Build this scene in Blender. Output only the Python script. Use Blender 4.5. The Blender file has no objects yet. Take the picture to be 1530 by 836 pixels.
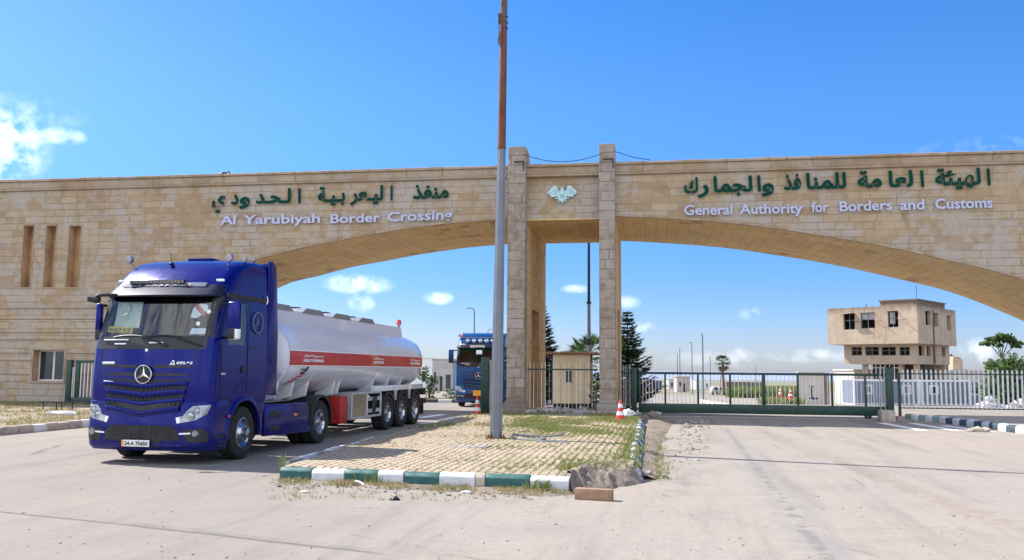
import bpy, bmesh, math, random
from math import sin, cos, pi, sqrt, radians, atan2, exp
from mathutils import Vector, Matrix, Euler
from mathutils.noise import noise as pnoise
SC = bpy.context.scene
COL = SC.collection

# ------------------------------------------------------------------ camera
FPX, PITCH, ROLL, CAMH = 1297.0, 0.1030, 0.0081, 1.736
cam = bpy.data.cameras.new("camera")
cam.sensor_width = 36.0
cam.lens = FPX / 1530 * 36
cam.clip_start, cam.clip_end = 0.1, 40000
cam_ob = bpy.data.objects.new("camera", cam)
COL.objects.link(cam_ob)
_up0 = Vector((0, -sin(PITCH), cos(PITCH)))
FWD = Vector((0, cos(PITCH), sin(PITCH)))
RIGHT = cos(ROLL) * Vector((1, 0, 0)) + sin(ROLL) * _up0
UP = -sin(ROLL) * Vector((1, 0, 0)) + cos(ROLL) * _up0
EYE = Vector((0, 0, CAMH))
cam_ob.matrix_world = Matrix(((RIGHT.x, UP.x, -FWD.x, EYE.x), (RIGHT.y, UP.y, -FWD.y, EYE.y),
                              (RIGHT.z, UP.z, -FWD.z, EYE.z), (0, 0, 0, 1)))
SC.camera = cam_ob

# ------------------------------------------------------------------ light
SUN_EL, SUN_AZ = 46.0, -65.5          # azimuth clockwise from +Y: the sun stands behind the gate on the left
S_DIR = Vector((sin(radians(SUN_AZ)) * cos(radians(SUN_EL)), cos(radians(SUN_AZ)) * cos(radians(SUN_EL)), sin(radians(SUN_EL))))
SUN_STRENGTH, SKY_STRENGTH, EXPOSURE = 2.4, 0.15, 1.93
sun = bpy.data.lights.new("sun", 'SUN')
sun.energy, sun.angle, sun.color = SUN_STRENGTH, radians(0.55), (1.0, 0.955, 0.88)
sun_ob = bpy.data.objects.new("sun", sun)
COL.objects.link(sun_ob)
sun_ob.rotation_euler = S_DIR.to_track_quat('Z', 'Y').to_euler()
SC.view_settings.view_transform = 'Standard'
SC.view_settings.look = 'None'
SC.view_settings.exposure = EXPOSURE
SC.view_settings.gamma = 1.0
SC.view_settings.use_curve_mapping = False
SC.cycles.max_bounces = 8
SC.cycles.diffuse_bounces = 4
SC.cycles.transparent_max_bounces = 16
SC.cycles.sample_clamp_indirect = 6.0
SC.cycles.use_denoising = True

def pix_ray(u, v):
    a, b = (u - 765) / FPX, (v - 418) / FPX
    return (FWD + a * RIGHT - b * UP)

def G(u, v, z=0.0):
    d = pix_ray(u, v)
    t = (z - CAMH) / d.z
    return EYE + d * t

def AT(u, v, Y):
    d = pix_ray(u, v)
    return EYE + d * (Y / d.y)

# ------------------------------------------------------------------ sky with clouds
def build_world():
    w = bpy.data.worlds.new("World")
    SC.world = w
    w.use_nodes = True
    nt = w.node_tree
    nt.nodes.clear()
    N = nt.nodes.new
    L = nt.links.new
    out = N('ShaderNodeOutputWorld')
    bg = N('ShaderNodeBackground')
    bg.inputs['Strength'].default_value = SKY_STRENGTH
    L(bg.outputs[0], out.inputs[0])
    sky = N('ShaderNodeTexSky')
    sky.sky_type = 'NISHITA'
    sky.sun_disc = False
    sky.sun_elevation = radians(SUN_EL)
    sky.sun_rotation = radians(SUN_AZ)
    sky.altitude = 300
    sky.air_density = 1.0
    sky.dust_density = 0.6
    sky.ozone_density = 2.2
    hs = N('ShaderNodeHueSaturation')
    hs.inputs['Saturation'].default_value = 1.36
    hs.inputs['Value'].default_value = 1.0
    tc = N('ShaderNodeTexCoord')
    sx = N('ShaderNodeSeparateXYZ')
    L(tc.outputs['Generated'], sx.inputs[0])
    el = N('ShaderNodeMapRange')              # the clear air of the photo: a deep sky down to the horizon
    el.interpolation_type = 'SMOOTHERSTEP'
    L(sx.outputs[2], el.inputs[0])
    for i, q in enumerate((-.01, .36, 0.0, 1.0)): el.inputs[i + 1].default_value = q
    tint = N('ShaderNodeMix')
    tint.data_type = 'RGBA'
    L(el.outputs[0], tint.inputs['Factor'])
    tint.inputs['A'].default_value = (.205, .225, .315, 1)
    tint.inputs['B'].default_value = (.365, .352, .39, 1)
    ml = N('ShaderNodeMix')
    ml.data_type = 'RGBA'
    ml.blend_type = 'MULTIPLY'
    ml.inputs['Factor'].default_value = 1.0
    L(sky.outputs[0], ml.inputs['A'])
    L(tint.outputs['Result'], ml.inputs['B'])
    L(ml.outputs['Result'], hs.inputs['Color'])
    nz = N('ShaderNodeTexNoise')
    nz.inputs['Scale'].default_value = 36.0
    nz.inputs['Detail'].default_value = 9.0
    nz.inputs['Roughness'].default_value = 0.60
    L(tc.outputs['Generated'], nz.inputs['Vector'])
    nzl = N('ShaderNodeTexNoise')
    nzl.inputs['Scale'].default_value = 5.0
    nzl.inputs['Detail'].default_value = 5.0
    L(tc.outputs['Generated'], nzl.inputs['Vector'])
    total = None
    # cumulus puffs: direction, half width, half height (in radians), weight
    puffs = [(2, 205, .030, .022, .9), (34, 202, .020, .011, .65), (-70, 215, .06, .03, 1.0), (90, 202, .018, .007, .50), (536, 424, .030, .009, .56), (541, 452, .012, .008, .40), (655, 445, .013, .006, .46),
             (1215, 531, .040, .006, .24), (1125, 469, .012, .006, .26), (1108, 535, .014, .009, .26), (1050, 536, .03, .007, .14), (935, 451, .013, .006, .30), (960, 488, .012, .005, .28),
             (862, 431, .014, .004, .32), (1460, 524, .013, .010, .36), (1470, 216, .045, .007, .12), (40, 165, .04, .012, .22)]
    for u, v, hw, hh, wt in puffs:
        d = pix_ray(u, v).normalized()
        e = Vector((-d.z * d.x, -d.z * d.y, 1 - d.z * d.z)).normalized()
        r = d.cross(e).normalized()
        def dot(vec):
            n = N('ShaderNodeVectorMath')
            n.operation = 'DOT_PRODUCT'
            n.inputs[1].default_value = vec
            L(tc.outputs['Generated'], n.inputs[0])
            return n.outputs['Value']
        def math_(op, a, b):
            n = N('ShaderNodeMath')
            n.operation = op
            for i, q in enumerate((a, b)):
                if isinstance(q, (int, float)):
                    n.inputs[i].default_value = q
                else:
                    L(q, n.inputs[i])
            return n.outputs[0]
        x = math_('DIVIDE', dot(r), hw)
        y = math_('DIVIDE', dot(e), hh)
        # dot(e) at the puff's own direction is zero by construction
        rr = math_('ADD', math_('POWER', math_('ABSOLUTE', x, 0), 2.0), math_('POWER', math_('ABSOLUTE', y, 0), 2.0))
        g = math_('MULTIPLY', math_('MAXIMUM', math_('SUBTRACT', 1.0, math_('MULTIPLY', rr, 0.45)), 0.0), wt)
        fr = math_('GREATER_THAN', dot(d), 0.0)
        g = math_('MULTIPLY', g, fr)
        total = g if total is None else math_('MAXIMUM', total, g)
    # unseen cumulus field, added behind the camera to brighten the shaded gateway front
    back = N('ShaderNodeMapRange')
    L(sx.outputs[1], back.inputs[0])
    for i, q in enumerate((-.05, -.45, 0.0, .95)): back.inputs[i + 1].default_value = q
    low = N('ShaderNodeMapRange')
    L(sx.outputs[2], low.inputs[0])
    for i, q in enumerate((-.02, .06, 0.0, 1.0)): low.inputs[i + 1].default_value = q
    fld = math_('MULTIPLY', math_('MULTIPLY', back.outputs[0], low.outputs[0]), math_('MULTIPLY', math_('SUBTRACT', nzl.outputs[0], .24), 3.4))
    total = math_('MAXIMUM', total, fld)
    nn = math_('MULTIPLY', math_('SUBTRACT', nz.outputs[0], 0.43), 4.2)
    a = math_('MULTIPLY', total, math_('ADD', nn, math_('MULTIPLY', total, 0.45)))
    cl = N('ShaderNodeClamp')
    L(a, cl.inputs[0])
    sm = math_('MULTIPLY', cl.outputs[0], 0.94)
    mix = N('ShaderNodeMix')
    mix.data_type = 'RGBA'
    L(sm, mix.inputs['Factor'])
    L(hs.outputs[0], mix.inputs['A'])
    mix.inputs['B'].default_value = (4.3, 4.35, 4.45, 1)
    L(mix.outputs['Result'], bg.inputs['Color'])
build_world()

# ------------------------------------------------------------------ node helpers
class NG:
    def __init__(s, name):
        s.m = bpy.data.materials.new(name)
        s.m.use_nodes = True
        s.nt = s.m.node_tree
        s.nt.nodes.clear()
        s.out = s.nt.nodes.new('ShaderNodeOutputMaterial')
        s.b = s.nt.nodes.new('ShaderNodeBsdfPrincipled')
        s.L(s.b.outputs[0], s.out.inputs[0])
        s.tc = s.nt.nodes.new('ShaderNodeTexCoord')
    def L(s, a, b):
        s.nt.links.new(a, b)
    def N(s, t):
        return s.nt.nodes.new(t)
    def put(s, sock, v):
        if isinstance(v, (int, float)):
            sock.default_value = v
        elif isinstance(v, (tuple, list, Vector)):
            if sock.type == 'RGBA' and len(v) == 3:
                v = (*v, 1)
            sock.default_value = v
        else:
            s.L(v, sock)
    def math(s, op, a, b=0.0, c=None, clamp=False):
        n = s.N('ShaderNodeMath')
        n.operation = op
        n.use_clamp = clamp
        s.put(n.inputs[0], a)
        s.put(n.inputs[1], b)
        if c is not None:
            s.put(n.inputs[2], c)
        return n.outputs[0]
    def noise(s, scale, detail=4, rough=.55, vec=None, dist=0, out=0):
        n = s.N('ShaderNodeTexNoise')
        n.inputs['Scale'].default_value = scale
        n.inputs['Detail'].default_value = detail
        n.inputs['Roughness'].default_value = rough
        n.inputs['Distortion'].default_value = dist
        s.L(vec if vec is not None else s.tc.outputs['Object'], n.inputs['Vector'])
        return n.outputs[out]
    def ramp(s, fac, lo, hi):
        n = s.N('ShaderNodeMapRange')
        n.interpolation_type = 'SMOOTHSTEP'
        s.put(n.inputs[0], fac)
        n.inputs[1].default_value = lo
        n.inputs[2].default_value = hi
        return n.outputs[0]
    def mix(s, f, a, b, mode='MIX'):
        n = s.N('ShaderNodeMix')
        n.data_type = 'RGBA'
        n.blend_type = mode
        s.put(n.inputs['Factor'], f)
        s.put(n.inputs['A'], a)
        s.put(n.inputs['B'], b)
        return n.outputs['Result']
    def scale(s, vec, v):
        n = s.N('ShaderNodeVectorMath')
        n.operation = 'MULTIPLY'
        s.L(vec, n.inputs[0])
        n.inputs[1].default_value = v
        return n.outputs[0]
    def sep(s, vec):
        n = s.N('ShaderNodeSeparateXYZ')
        s.L(vec, n.inputs[0])
        return n.outputs
    def comb(s, x, y, z=0.0):
        n = s.N('ShaderNodeCombineXYZ')
        for i, q in enumerate((x, y, z)):
            s.put(n.inputs[i], q)
        return n.outputs[0]
    def bump(s, h, strength=.3, dist=.02):
        n = s.N('ShaderNodeBump')
        n.inputs['Strength'].default_value = strength
        n.inputs['Distance'].default_value = dist
        s.put(n.inputs['Height'], h)
        s.L(n.outputs[0], s.b.inputs['Normal'])
    def fin(s, col=None, rough=None, metal=None, coat=None, spec=None):
        if col is not None: s.put(s.b.inputs['Base Color'], col)
        if rough is not None: s.put(s.b.inputs['Roughness'], rough)
        if metal is not None: s.put(s.b.inputs['Metallic'], metal)
        if coat is not None:
            s.put(s.b.inputs['Coat Weight'], coat)
            s.b.inputs['Coat Roughness'].default_value = .04
        if spec is not None: s.put(s.b.inputs['Specular IOR Level'], spec)
        return s.m

def plain(name, col, rough=.5, metal=0, coat=None, var=.22, dirt=None, dirt_amt=.35, scale=3.0, bump=0.0, spec=None):
    g = NG(name)
    n1 = g.noise(scale, 5)
    n2 = g.noise(scale * 14, 3)
    f = g.math('ADD', g.math('MULTIPLY', n1, .7), g.math('MULTIPLY', n2, .3))
    c = g.mix(g.ramp(f, .32, .68), [x * (1 - var) for x in col], [min(1, x * (1 + var)) for x in col])
    if dirt:
        d = g.ramp(g.noise(scale * 1.7, 6, .65), .48, .75)
        c = g.mix(g.math('MULTIPLY', d, dirt_amt), c, dirt)
    r = g.math('ADD', rough - .06, g.math('MULTIPLY', n2, .12))
    if bump:
        g.bump(n2, bump, .01)
    return g.fin(c, r, metal, coat, spec)

# ------------------------------------------------------------------ materials
def stone_mat(name, c1, c2, mort, row=.27, wid=.78, bump=.5, wash=.5, warm=.0):
    g = NG(name)
    uv = g.tc.outputs['UV']
    x, y, _ = g.sep(uv)
    rowi = g.math('FLOOR', g.math('DIVIDE', y, row))
    wn = g.N('ShaderNodeTexWhiteNoise')
    wn.noise_dimensions = '1D'
    g.L(rowi, wn.inputs['W'])
    xs = g.math('ADD', g.math('MULTIPLY', x, g.math('ADD', .72, g.math('MULTIPLY', wn.outputs['Value'], .55))), g.math('MULTIPLY', wn.outputs['Value'], 7.3))
    wob = g.noise(1.1, 2, vec=uv)
    xs2 = g.math('ADD', xs, g.math('MULTIPLY', wob, .35))
    br = g.N('ShaderNodeTexBrick')
    br.offset = .37
    br.inputs['Scale'].default_value = 1
    br.inputs['Mortar Size'].default_value = .017
    br.inputs['Mortar Smooth'].default_value = .35
    br.inputs['Brick Width'].default_value = wid
    br.inputs['Row Height'].default_value = row
    br.inputs['Bias'].default_value = -.1
    br.inputs['Color1'].default_value = (0, 0, 0, 1)
    br.inputs['Color2'].default_value = (1, 1, 1, 1)
    br.inputs['Mortar'].default_value = (.5, .5, .5, 1)
    g.L(g.comb(xs2, y), br.inputs['Vector'])
    blk = g.sep(br.outputs['Color'])[0]
    n_big = g.noise(.42, 4, .6, vec=uv)
    n_mid = g.noise(2.6, 5, .65, vec=uv)
    n_fine = g.noise(22, 4, .7, vec=uv)
    tone = g.math('ADD', g.math('MULTIPLY', blk, .42), g.math('MULTIPLY', n_mid, .58))
    col = g.mix(g.ramp(tone, .2, .78), c1, c2)
    ys = g.math('MULTIPLY', g.ramp(g.noise(1.15, 6, .68, vec=uv, dist=.6), .50, .68), .55)
    col = g.mix(ys, col, [a * .72 for a in c1])
    # grey cement wash in patches
    pw = g.math('MULTIPLY', g.ramp(g.math('ADD', n_big, g.math('MULTIPLY', g.math('SUBTRACT', n_mid, .5), .7)), .42, .60), wash)
    col = g.mix(pw, col, (.41, .365, .315))
    # a few rusty blocks
    rb = g.math('MULTIPLY', g.math('GREATER_THAN', blk, .82), g.math('MULTIPLY', g.ramp(g.noise(.22, 3, vec=uv), .46, .60), .62))
    col = g.mix(rb, col, (.31, .185, .09))
    col = g.mix(g.math('MULTIPLY', g.ramp(n_fine, .46, .74), .42), col, [a * .6 for a in c1])
    # pock marks
    vo = g.N('ShaderNodeTexVoronoi')
    vo.inputs['Scale'].default_value = 1.7
    g.L(uv, vo.inputs['Vector'])
    pk = g.math('MULTIPLY', g.ramp(vo.outputs['Distance'], .07, .03), g.math('GREATER_THAN', g.sep(vo.outputs['Color'])[0], .72))
    col = g.mix(g.math('MULTIPLY', pk, .6), col, (.12, .08, .05))
    # vertical rain streaks
    st = g.noise(1.0, 4, .6, vec=g.comb(g.math('MULTIPLY', x, 3.2), g.math('MULTIPLY', y, .22)))
    col = g.mix(g.math('MULTIPLY', g.ramp(st, .56, .78), .38), col, (.19, .135, .09))
    mf = br.outputs['Fac']
    mfn = g.math('MULTIPLY', mf, g.ramp(g.noise(.8, 3, vec=uv), .34, .58))
    col = g.mix(g.math('MULTIPLY', mfn, .72), col, mort)
    h = g.math('SUBTRACT', g.math('ADD', g.math('MULTIPLY', n_fine, .35), g.math('MULTIPLY', n_mid, .5)), g.math('MULTIPLY', mf, 1.0))
    g.bump(h, bump, .025)
    return g.fin(col, .9, spec=.25)

M = {}
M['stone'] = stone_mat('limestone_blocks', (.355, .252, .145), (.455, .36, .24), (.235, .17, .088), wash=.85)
M['stone_bounce'] = stone_mat('limestone_bounce_lit', (.68, .47, .22), (.76, .56, .30), (.33, .20, .10), row=.42, wid=.6, wash=.1, bump=.35)  # soffits and pier sides: warm ground bounce painted into the stone colour
M['stone_pillar'] = stone_mat('limestone_pillar', (.245, .185, .135), (.37, .305, .245), (.14, .10, .07), row=.36, wid=.9, wash=.6)
M['stone_cap'] = stone_mat('limestone_coping', (.32, .23, .14), (.43, .33, .22), (.20, .135, .08), row=.5, wid=1.1, wash=.45)
M['recess'] = plain('recess_stone', (.46, .30, .16), .9, var=.25, dirt=(.16, .09, .05), scale=1.2, bump=.3)

def paint(name, col, var=.06, rough=.30, metal=.35, dust=.12):
    g = NG(name)
    n = g.noise(1.6, 5, .6)
    c = g.mix(n, [x * (1 - var) for x in col], [x * (1 + var) for x in col])
    x, y, z = g.sep(g.tc.outputs['Object'])
    # road dust lies thickest low on the bodywork
    d = g.math('MULTIPLY', g.ramp(g.math('ADD', z, g.math('MULTIPLY', g.noise(5, 4), .9)), 1.5, .3), dust)
    c = g.mix(d, c, (.33, .29, .25))
    g.bump(g.noise(1.5, 1), .015, .02)
    return g.fin(c, g.math('ADD', rough, g.math('MULTIPLY', g.noise(9, 4), .1)), metal, .14, .26)

M['blue'] = paint('royal_blue_paint', (.0018, .0055, .145), rough=.15, metal=.30, dust=.07)
M['blue_light'] = paint('mid_blue_paint', (.008, .060, .22), metal=.2, rough=.2)
M['navy'] = plain('dark_navy_plastic', (.008, .011, .032), .40, coat=.1, var=.2, spec=.25)
M['black'] = plain('black_plastic', (.014, .014, .016), .5, var=.3, dirt=(.12, .10, .085), dirt_amt=.25)
M['rubber'] = plain('tyre_rubber', (.017, .016, .016), .85, var=.3, dirt=(.16, .135, .11), dirt_amt=.4, scale=5)
M['chrome'] = plain('polished_rim', (.46, .47, .50), .22, 1.0, var=.06)
M['steel'] = plain('dull_steel', (.36, .36, .37), .42, .85, var=.12, dirt=(.2, .15, .1))
M['alu'] = plain('aluminium_panel', (.60, .61, .63), .38, .55, var=.08, dirt=(.3, .26, .22))
M['white_paint'] = plain('white_paint', (.74, .75, .77), .26, .0, coat=.7, var=.04, dirt=(.42, .38, .33), dirt_amt=.2, scale=1.5)
M['tank'] = plain('tank_white_paint', (.60, .61, .66), .22, .12, coat=.9, var=.035, dirt=(.45, .42, .38), dirt_amt=.18, scale=.9)
def tank_mat():
    g = NG('tank_enamel')
    P = g.tc.outputs['Object']
    x, y, z = g.sep(P)
    n = g.noise(1.1, 5, .6, vec=P)
    c = g.mix(n, (.57, .58, .63), (.64, .65, .70))
    st = g.noise(1.0, 5, .65, vec=g.comb(g.math('MULTIPLY', y, 3.0), g.math('MULTIPLY', z, .35)))
    c = g.mix(g.math('MULTIPLY', g.ramp(st, .54, .74), .30), c, (.30, .27, .235))
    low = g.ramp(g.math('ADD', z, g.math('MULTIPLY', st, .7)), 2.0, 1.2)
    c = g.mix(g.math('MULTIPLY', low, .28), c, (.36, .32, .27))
    g.bump(g.noise(1.3, 2, vec=P), .05, .03)
    return g.fin(c, g.math('ADD', .18, g.math('MULTIPLY', g.noise(6, 4), .14)), .04, .5)
M['tank'] = tank_mat()
M['red'] = plain('red_paint', (.48, .022, .026), .35, coat=.4, var=.1)
M['red_dull'] = plain('red_box_plastic', (.42, .018, .015), .45, var=.15, dirt=(.15, .05, .04))
M['white_vinyl'] = plain('white_vinyl', (.78, .78, .78), .4, var=.03)
M['silver'] = plain('silver_badge', (.75, .76, .78), .18, .9, var=.04)
M['lamp_clear'] = plain('clear_headlamp', (.30, .31, .33), .10, .5, coat=1.0, var=.2, scale=14)
M['bar_lens'] = plain('amber_grey_lens', (.16, .13, .09), .25, coat=.6, var=.2)
M['visor_lilac'] = plain('lilac_vinyl', (.15, .16, .23), .6, var=.05, spec=.1)
M['drl'] = plain('white_lamp_bar', (.86, .88, .9), .2, coat=.8, var=.02)
M['amber'] = plain('amber_lens', (.75, .22, .02), .25, coat=.6, var=.1)
M['red_lens'] = plain('red_lens', (.5, .02, .01), .2, coat=.7, var=.1)
M['yellow'] = plain('yellow_plate', (.83, .55, .015), .4, var=.05)
M['orange'] = plain('orange_plate', (.85, .38, .03), .4, var=.05)
M['plate'] = plain('white_plate', (.78, .78, .76), .35, var=.05)
M['ink'] = plain('black_ink', (.012, .012, .013), .5, var=.1)
M['interior'] = plain('cab_interior', (.055, .056, .06), .8, var=.2)
M['sheet'] = plain('pale_green_sheet', (.66, .75, .60), .6, var=.12, scale=6)
M['mirror'] = plain('mirror_glass', (.8, .82, .85), .05, 1.0, var=.02)
M['green_metal'] = plain('dark_green_paint', (.010, .045, .032), .45, var=.25, dirt=(.11, .10, .075), dirt_amt=.28, scale=4)
M['green_sign'] = plain('green_sign_letters', (.001, .050, .034), .7, var=.1, spec=.1)
M['white_sign'] = plain('white_sign_letters', (.47, .49, .64), .5, var=.04, spec=.2)
M['bar_white'] = plain('white_bar_paint', (.80, .80, .79), .5, var=.1, dirt=(.3, .22, .15), dirt_amt=.35, scale=6)
M['bar_grey'] = plain('grey_bar_paint', (.33, .34, .33), .5, var=.2, dirt=(.2, .13, .08), dirt_amt=.4, scale=6)
M['emblem'] = plain('pale_teal_metal', (.40, .58, .58), .35, .3, var=.15, scale=7)
M['concrete'] = plain('raw_concrete', (.33, .30, .265), .9, var=.2, dirt=(.16, .14, .12), scale=2.5, bump=.4)
M['kerb_white'] = plain('kerb_white_paint', (.60, .60, .62), .7, var=.08, dirt=(.34, .31, .28), dirt_amt=.5, scale=6, bump=.3)
M['kerb_green'] = plain('kerb_green_paint', (.012, .095, .085), .6, var=.2, dirt=(.22, .22, .2), dirt_amt=.35, scale=6, bump=.3)
M['kerb_faded'] = plain('kerb_faded_green', (.20, .30, .26), .75, var=.2, dirt=(.4, .38, .34), dirt_amt=.5, scale=6, bump=.3)
M['kerb_dark'] = plain('kerb_dark_paint', (.035, .06, .075), .7, var=.25, dirt=(.25, .24, .22), dirt_amt=.4, scale=6, bump=.3)
M['kerb_bare'] = plain('kerb_bare_stone', (.40, .34, .28), .9, var=.25, dirt=(.20, .16, .13), scale=4, bump=.5)
M['brick'] = plain('old_brick', (.30, .18, .115), .9, var=.2, dirt=(.35, .28, .22), scale=8, bump=.5)
M['pole_grey'] = plain('pole_grey_paint', (.17, .185, .21), .42, .2, var=.12, dirt=(.12, .08, .06), dirt_amt=.25, scale=2)
def rust_mat():
    g = NG('rusty_steel')
    v = g.scale(g.tc.outputs['Object'], (3, 3, .8))
    n = g.noise(2.2, 6, .65, vec=v)
    c = g.mix(g.ramp(n, .35, .65), (.115, .042, .024), (.17, .08, .052))
    c = g.mix(g.math('MULTIPLY', g.ramp(g.noise(1.1, 5, vec=v), .55, .62), .8), c, (.11, .10, .105))
    g.bump(g.noise(30, 3), .3, .01)
    return g.fin(c, .8, .1)
M['rust'] = rust_mat()
M['cone_red'] = plain('cone_red', (.62, .035, .025), .5, var=.12, dirt=(.3, .12, .1), scale=8)
M['cone_white'] = plain('cone_white', (.78, .77, .76), .5, var=.05)
M['bark'] = plain('bark', (.11, .08, .058), .95, var=.35, scale=6, bump=.5)
M['bark_pale'] = plain('pale_bark', (.26, .22, .17), .9, var=.25, scale=6, bump=.4)
def leaf_mat(name, a, b, rough=.55):
    g = NG(name)
    c = g.mix(g.ramp(g.noise(1.4, 3), .35, .65), a, b)
    c = g.mix(g.math('MULTIPLY', g.noise(11, 2), .45), c, [x * 1.5 for x in b])
    m = g.fin(c, rough, spec=.3)
    tr = g.N('ShaderNodeBsdfTranslucent')
    g.put(tr.inputs[0], c)
    mx = g.N('ShaderNodeMixShader')
    mx.inputs[0].default_value = .28
    g.L(g.b.outputs[0], mx.inputs[1])
    g.L(tr.outputs[0], mx.inputs[2])
    g.L(mx.outputs[0], g.out.inputs[0])
    return m
M['needle'] = leaf_mat('conifer_needles', (.040, .075, .048), (.070, .110, .065))
M['leaf'] = leaf_mat('broad_leaves', (.06, .125, .025), (.125, .20, .055))
M['leaf_dark'] = leaf_mat('dark_leaves', (.03, .06, .02), (.06, .095, .03))
M['palm'] = leaf_mat('palm_leaves', (.035, .07, .02), (.07, .115, .035))
M['palm_dry'] = leaf_mat('dry_palm_leaves', (.20, .14, .07), (.28, .20, .11))
M['grass'] = leaf_mat('grass_blades', (.105, .155, .035), (.19, .22, .065), .7)
M['grass_dry'] = leaf_mat('dry_grass_blades', (.27, .21, .10), (.36, .29, .15), .8)
M['cabin'] = plain('cabin_cream_panel', (.76, .71, .55), .5, var=.05, dirt=(.35, .28, .18), dirt_amt=.3, scale=2)
M['roof_brown'] = plain('cabin_roof_edge', (.24, .16, .10), .7, var=.25, scale=3)
M['plaster'] = None
PLASTER_TOP = 8.0
def plaster_mat():
    g = NG('weathered_plaster')
    uv = g.tc.outputs['UV']
    x, y, _ = g.sep(uv)
    n = g.noise(.5, 5, .6, vec=uv)
    c = g.mix(g.ramp(n, .3, .7), (.40, .31, .225), (.48, .385, .29))
    st = g.noise(1.0, 4, .65, vec=g.comb(g.math('MULTIPLY', x, 2.5), g.math('MULTIPLY', y, .25)))
    c = g.mix(g.math('MULTIPLY', g.ramp(st, .53, .76), .42), c, (.18, .13, .09))
    c = g.mix(g.math('MULTIPLY', g.ramp(g.noise(1.6, 6, .7, vec=uv), .50, .66), .35), c, (.24, .16, .10))
    c = g.mix(g.math('MULTIPLY', g.ramp(g.noise(9, 5, .7, vec=uv), .5, .8), .3), c, (.30, .2, .13))
    # soot and lichen run down from the roof edge
    top = g.math('MULTIPLY', g.ramp(g.math('ADD', y, g.math('MULTIPLY', st, 1.6)), PLASTER_TOP + .55, PLASTER_TOP + 1.8), .7)
    c = g.mix(top, c, (.05, .04, .032))
    g.bump(g.noise(12, 5, .7, vec=uv), .25, .02)
    return g.fin(c, .92, spec=.2)
M['plaster'] = plaster_mat()
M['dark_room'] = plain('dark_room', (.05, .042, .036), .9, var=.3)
M['frame_grey'] = plain('grey_window_frame', (.15, .145, .14), .45, var=.12)
M['pvc'] = plain('white_window_frame', (.66, .65, .64), .4, var=.06)
M['prefab_grey'] = plain('prefab_grey_panel', (.17, .205, .26), .5, var=.06, dirt=(.3, .28, .26), dirt_amt=.2)
M['prefab_white'] = plain('prefab_white_frame', (.66, .67, .70), .45, var=.05)
M['wall_cream'] = plain('cream_render', (.54, .49, .42), .85, var=.08, dirt=(.4, .34, .27), scale=.6)
M['wall_pink'] = plain('pinkish_render', (.44, .36, .34), .85, var=.12, scale=.8)
M['wall_grey'] = plain('grey_render', (.40, .39, .38), .85, var=.1, dirt=(.25, .23, .2), scale=.4)
M['ruin'] = plain('ruin_stone', (.24, .18, .14), .9, var=.4, scale=.8, bump=.5)
M['container_pink'] = plain('faded_container', (.37, .24, .30), .6, var=.12)
M['container_blue'] = plain('dark_blue_container', (.05, .07, .13), .6, var=.2)
M['glass_dark'] = plain('dark_window_glass', (.02, .03, .04), .06, coat=1.0, var=.2)
def glass_mat(name, tint, refl=.12):
    g = NG(name)
    t = g.N('ShaderNodeBsdfTransparent')
    t.inputs[0].default_value = (*tint, 1)
    gl = g.N('ShaderNodeBsdfGlossy')
    gl.inputs['Roughness'].default_value = .03
    lw = g.N('ShaderNodeLayerWeight')
    lw.inputs[0].default_value = .35
    f = g.math('ADD', refl, g.math('MULTIPLY', lw.outputs['Fresnel'], .75), clamp=True)
    mx = g.N('ShaderNodeMixShader')
    g.put(mx.inputs[0], f)
    g.L(t.outputs[0], mx.inputs[1])
    g.L(gl.outputs[0], mx.inputs[2])
    g.L(mx.outputs[0], g.out.inputs[0])
    return g.m
M['glass'] = glass_mat('windscreen_glass', (.80, .88, .92), .05)
M['glass_tint'] = glass_mat('side_glass', (.35, .4, .45), .10)

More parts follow.
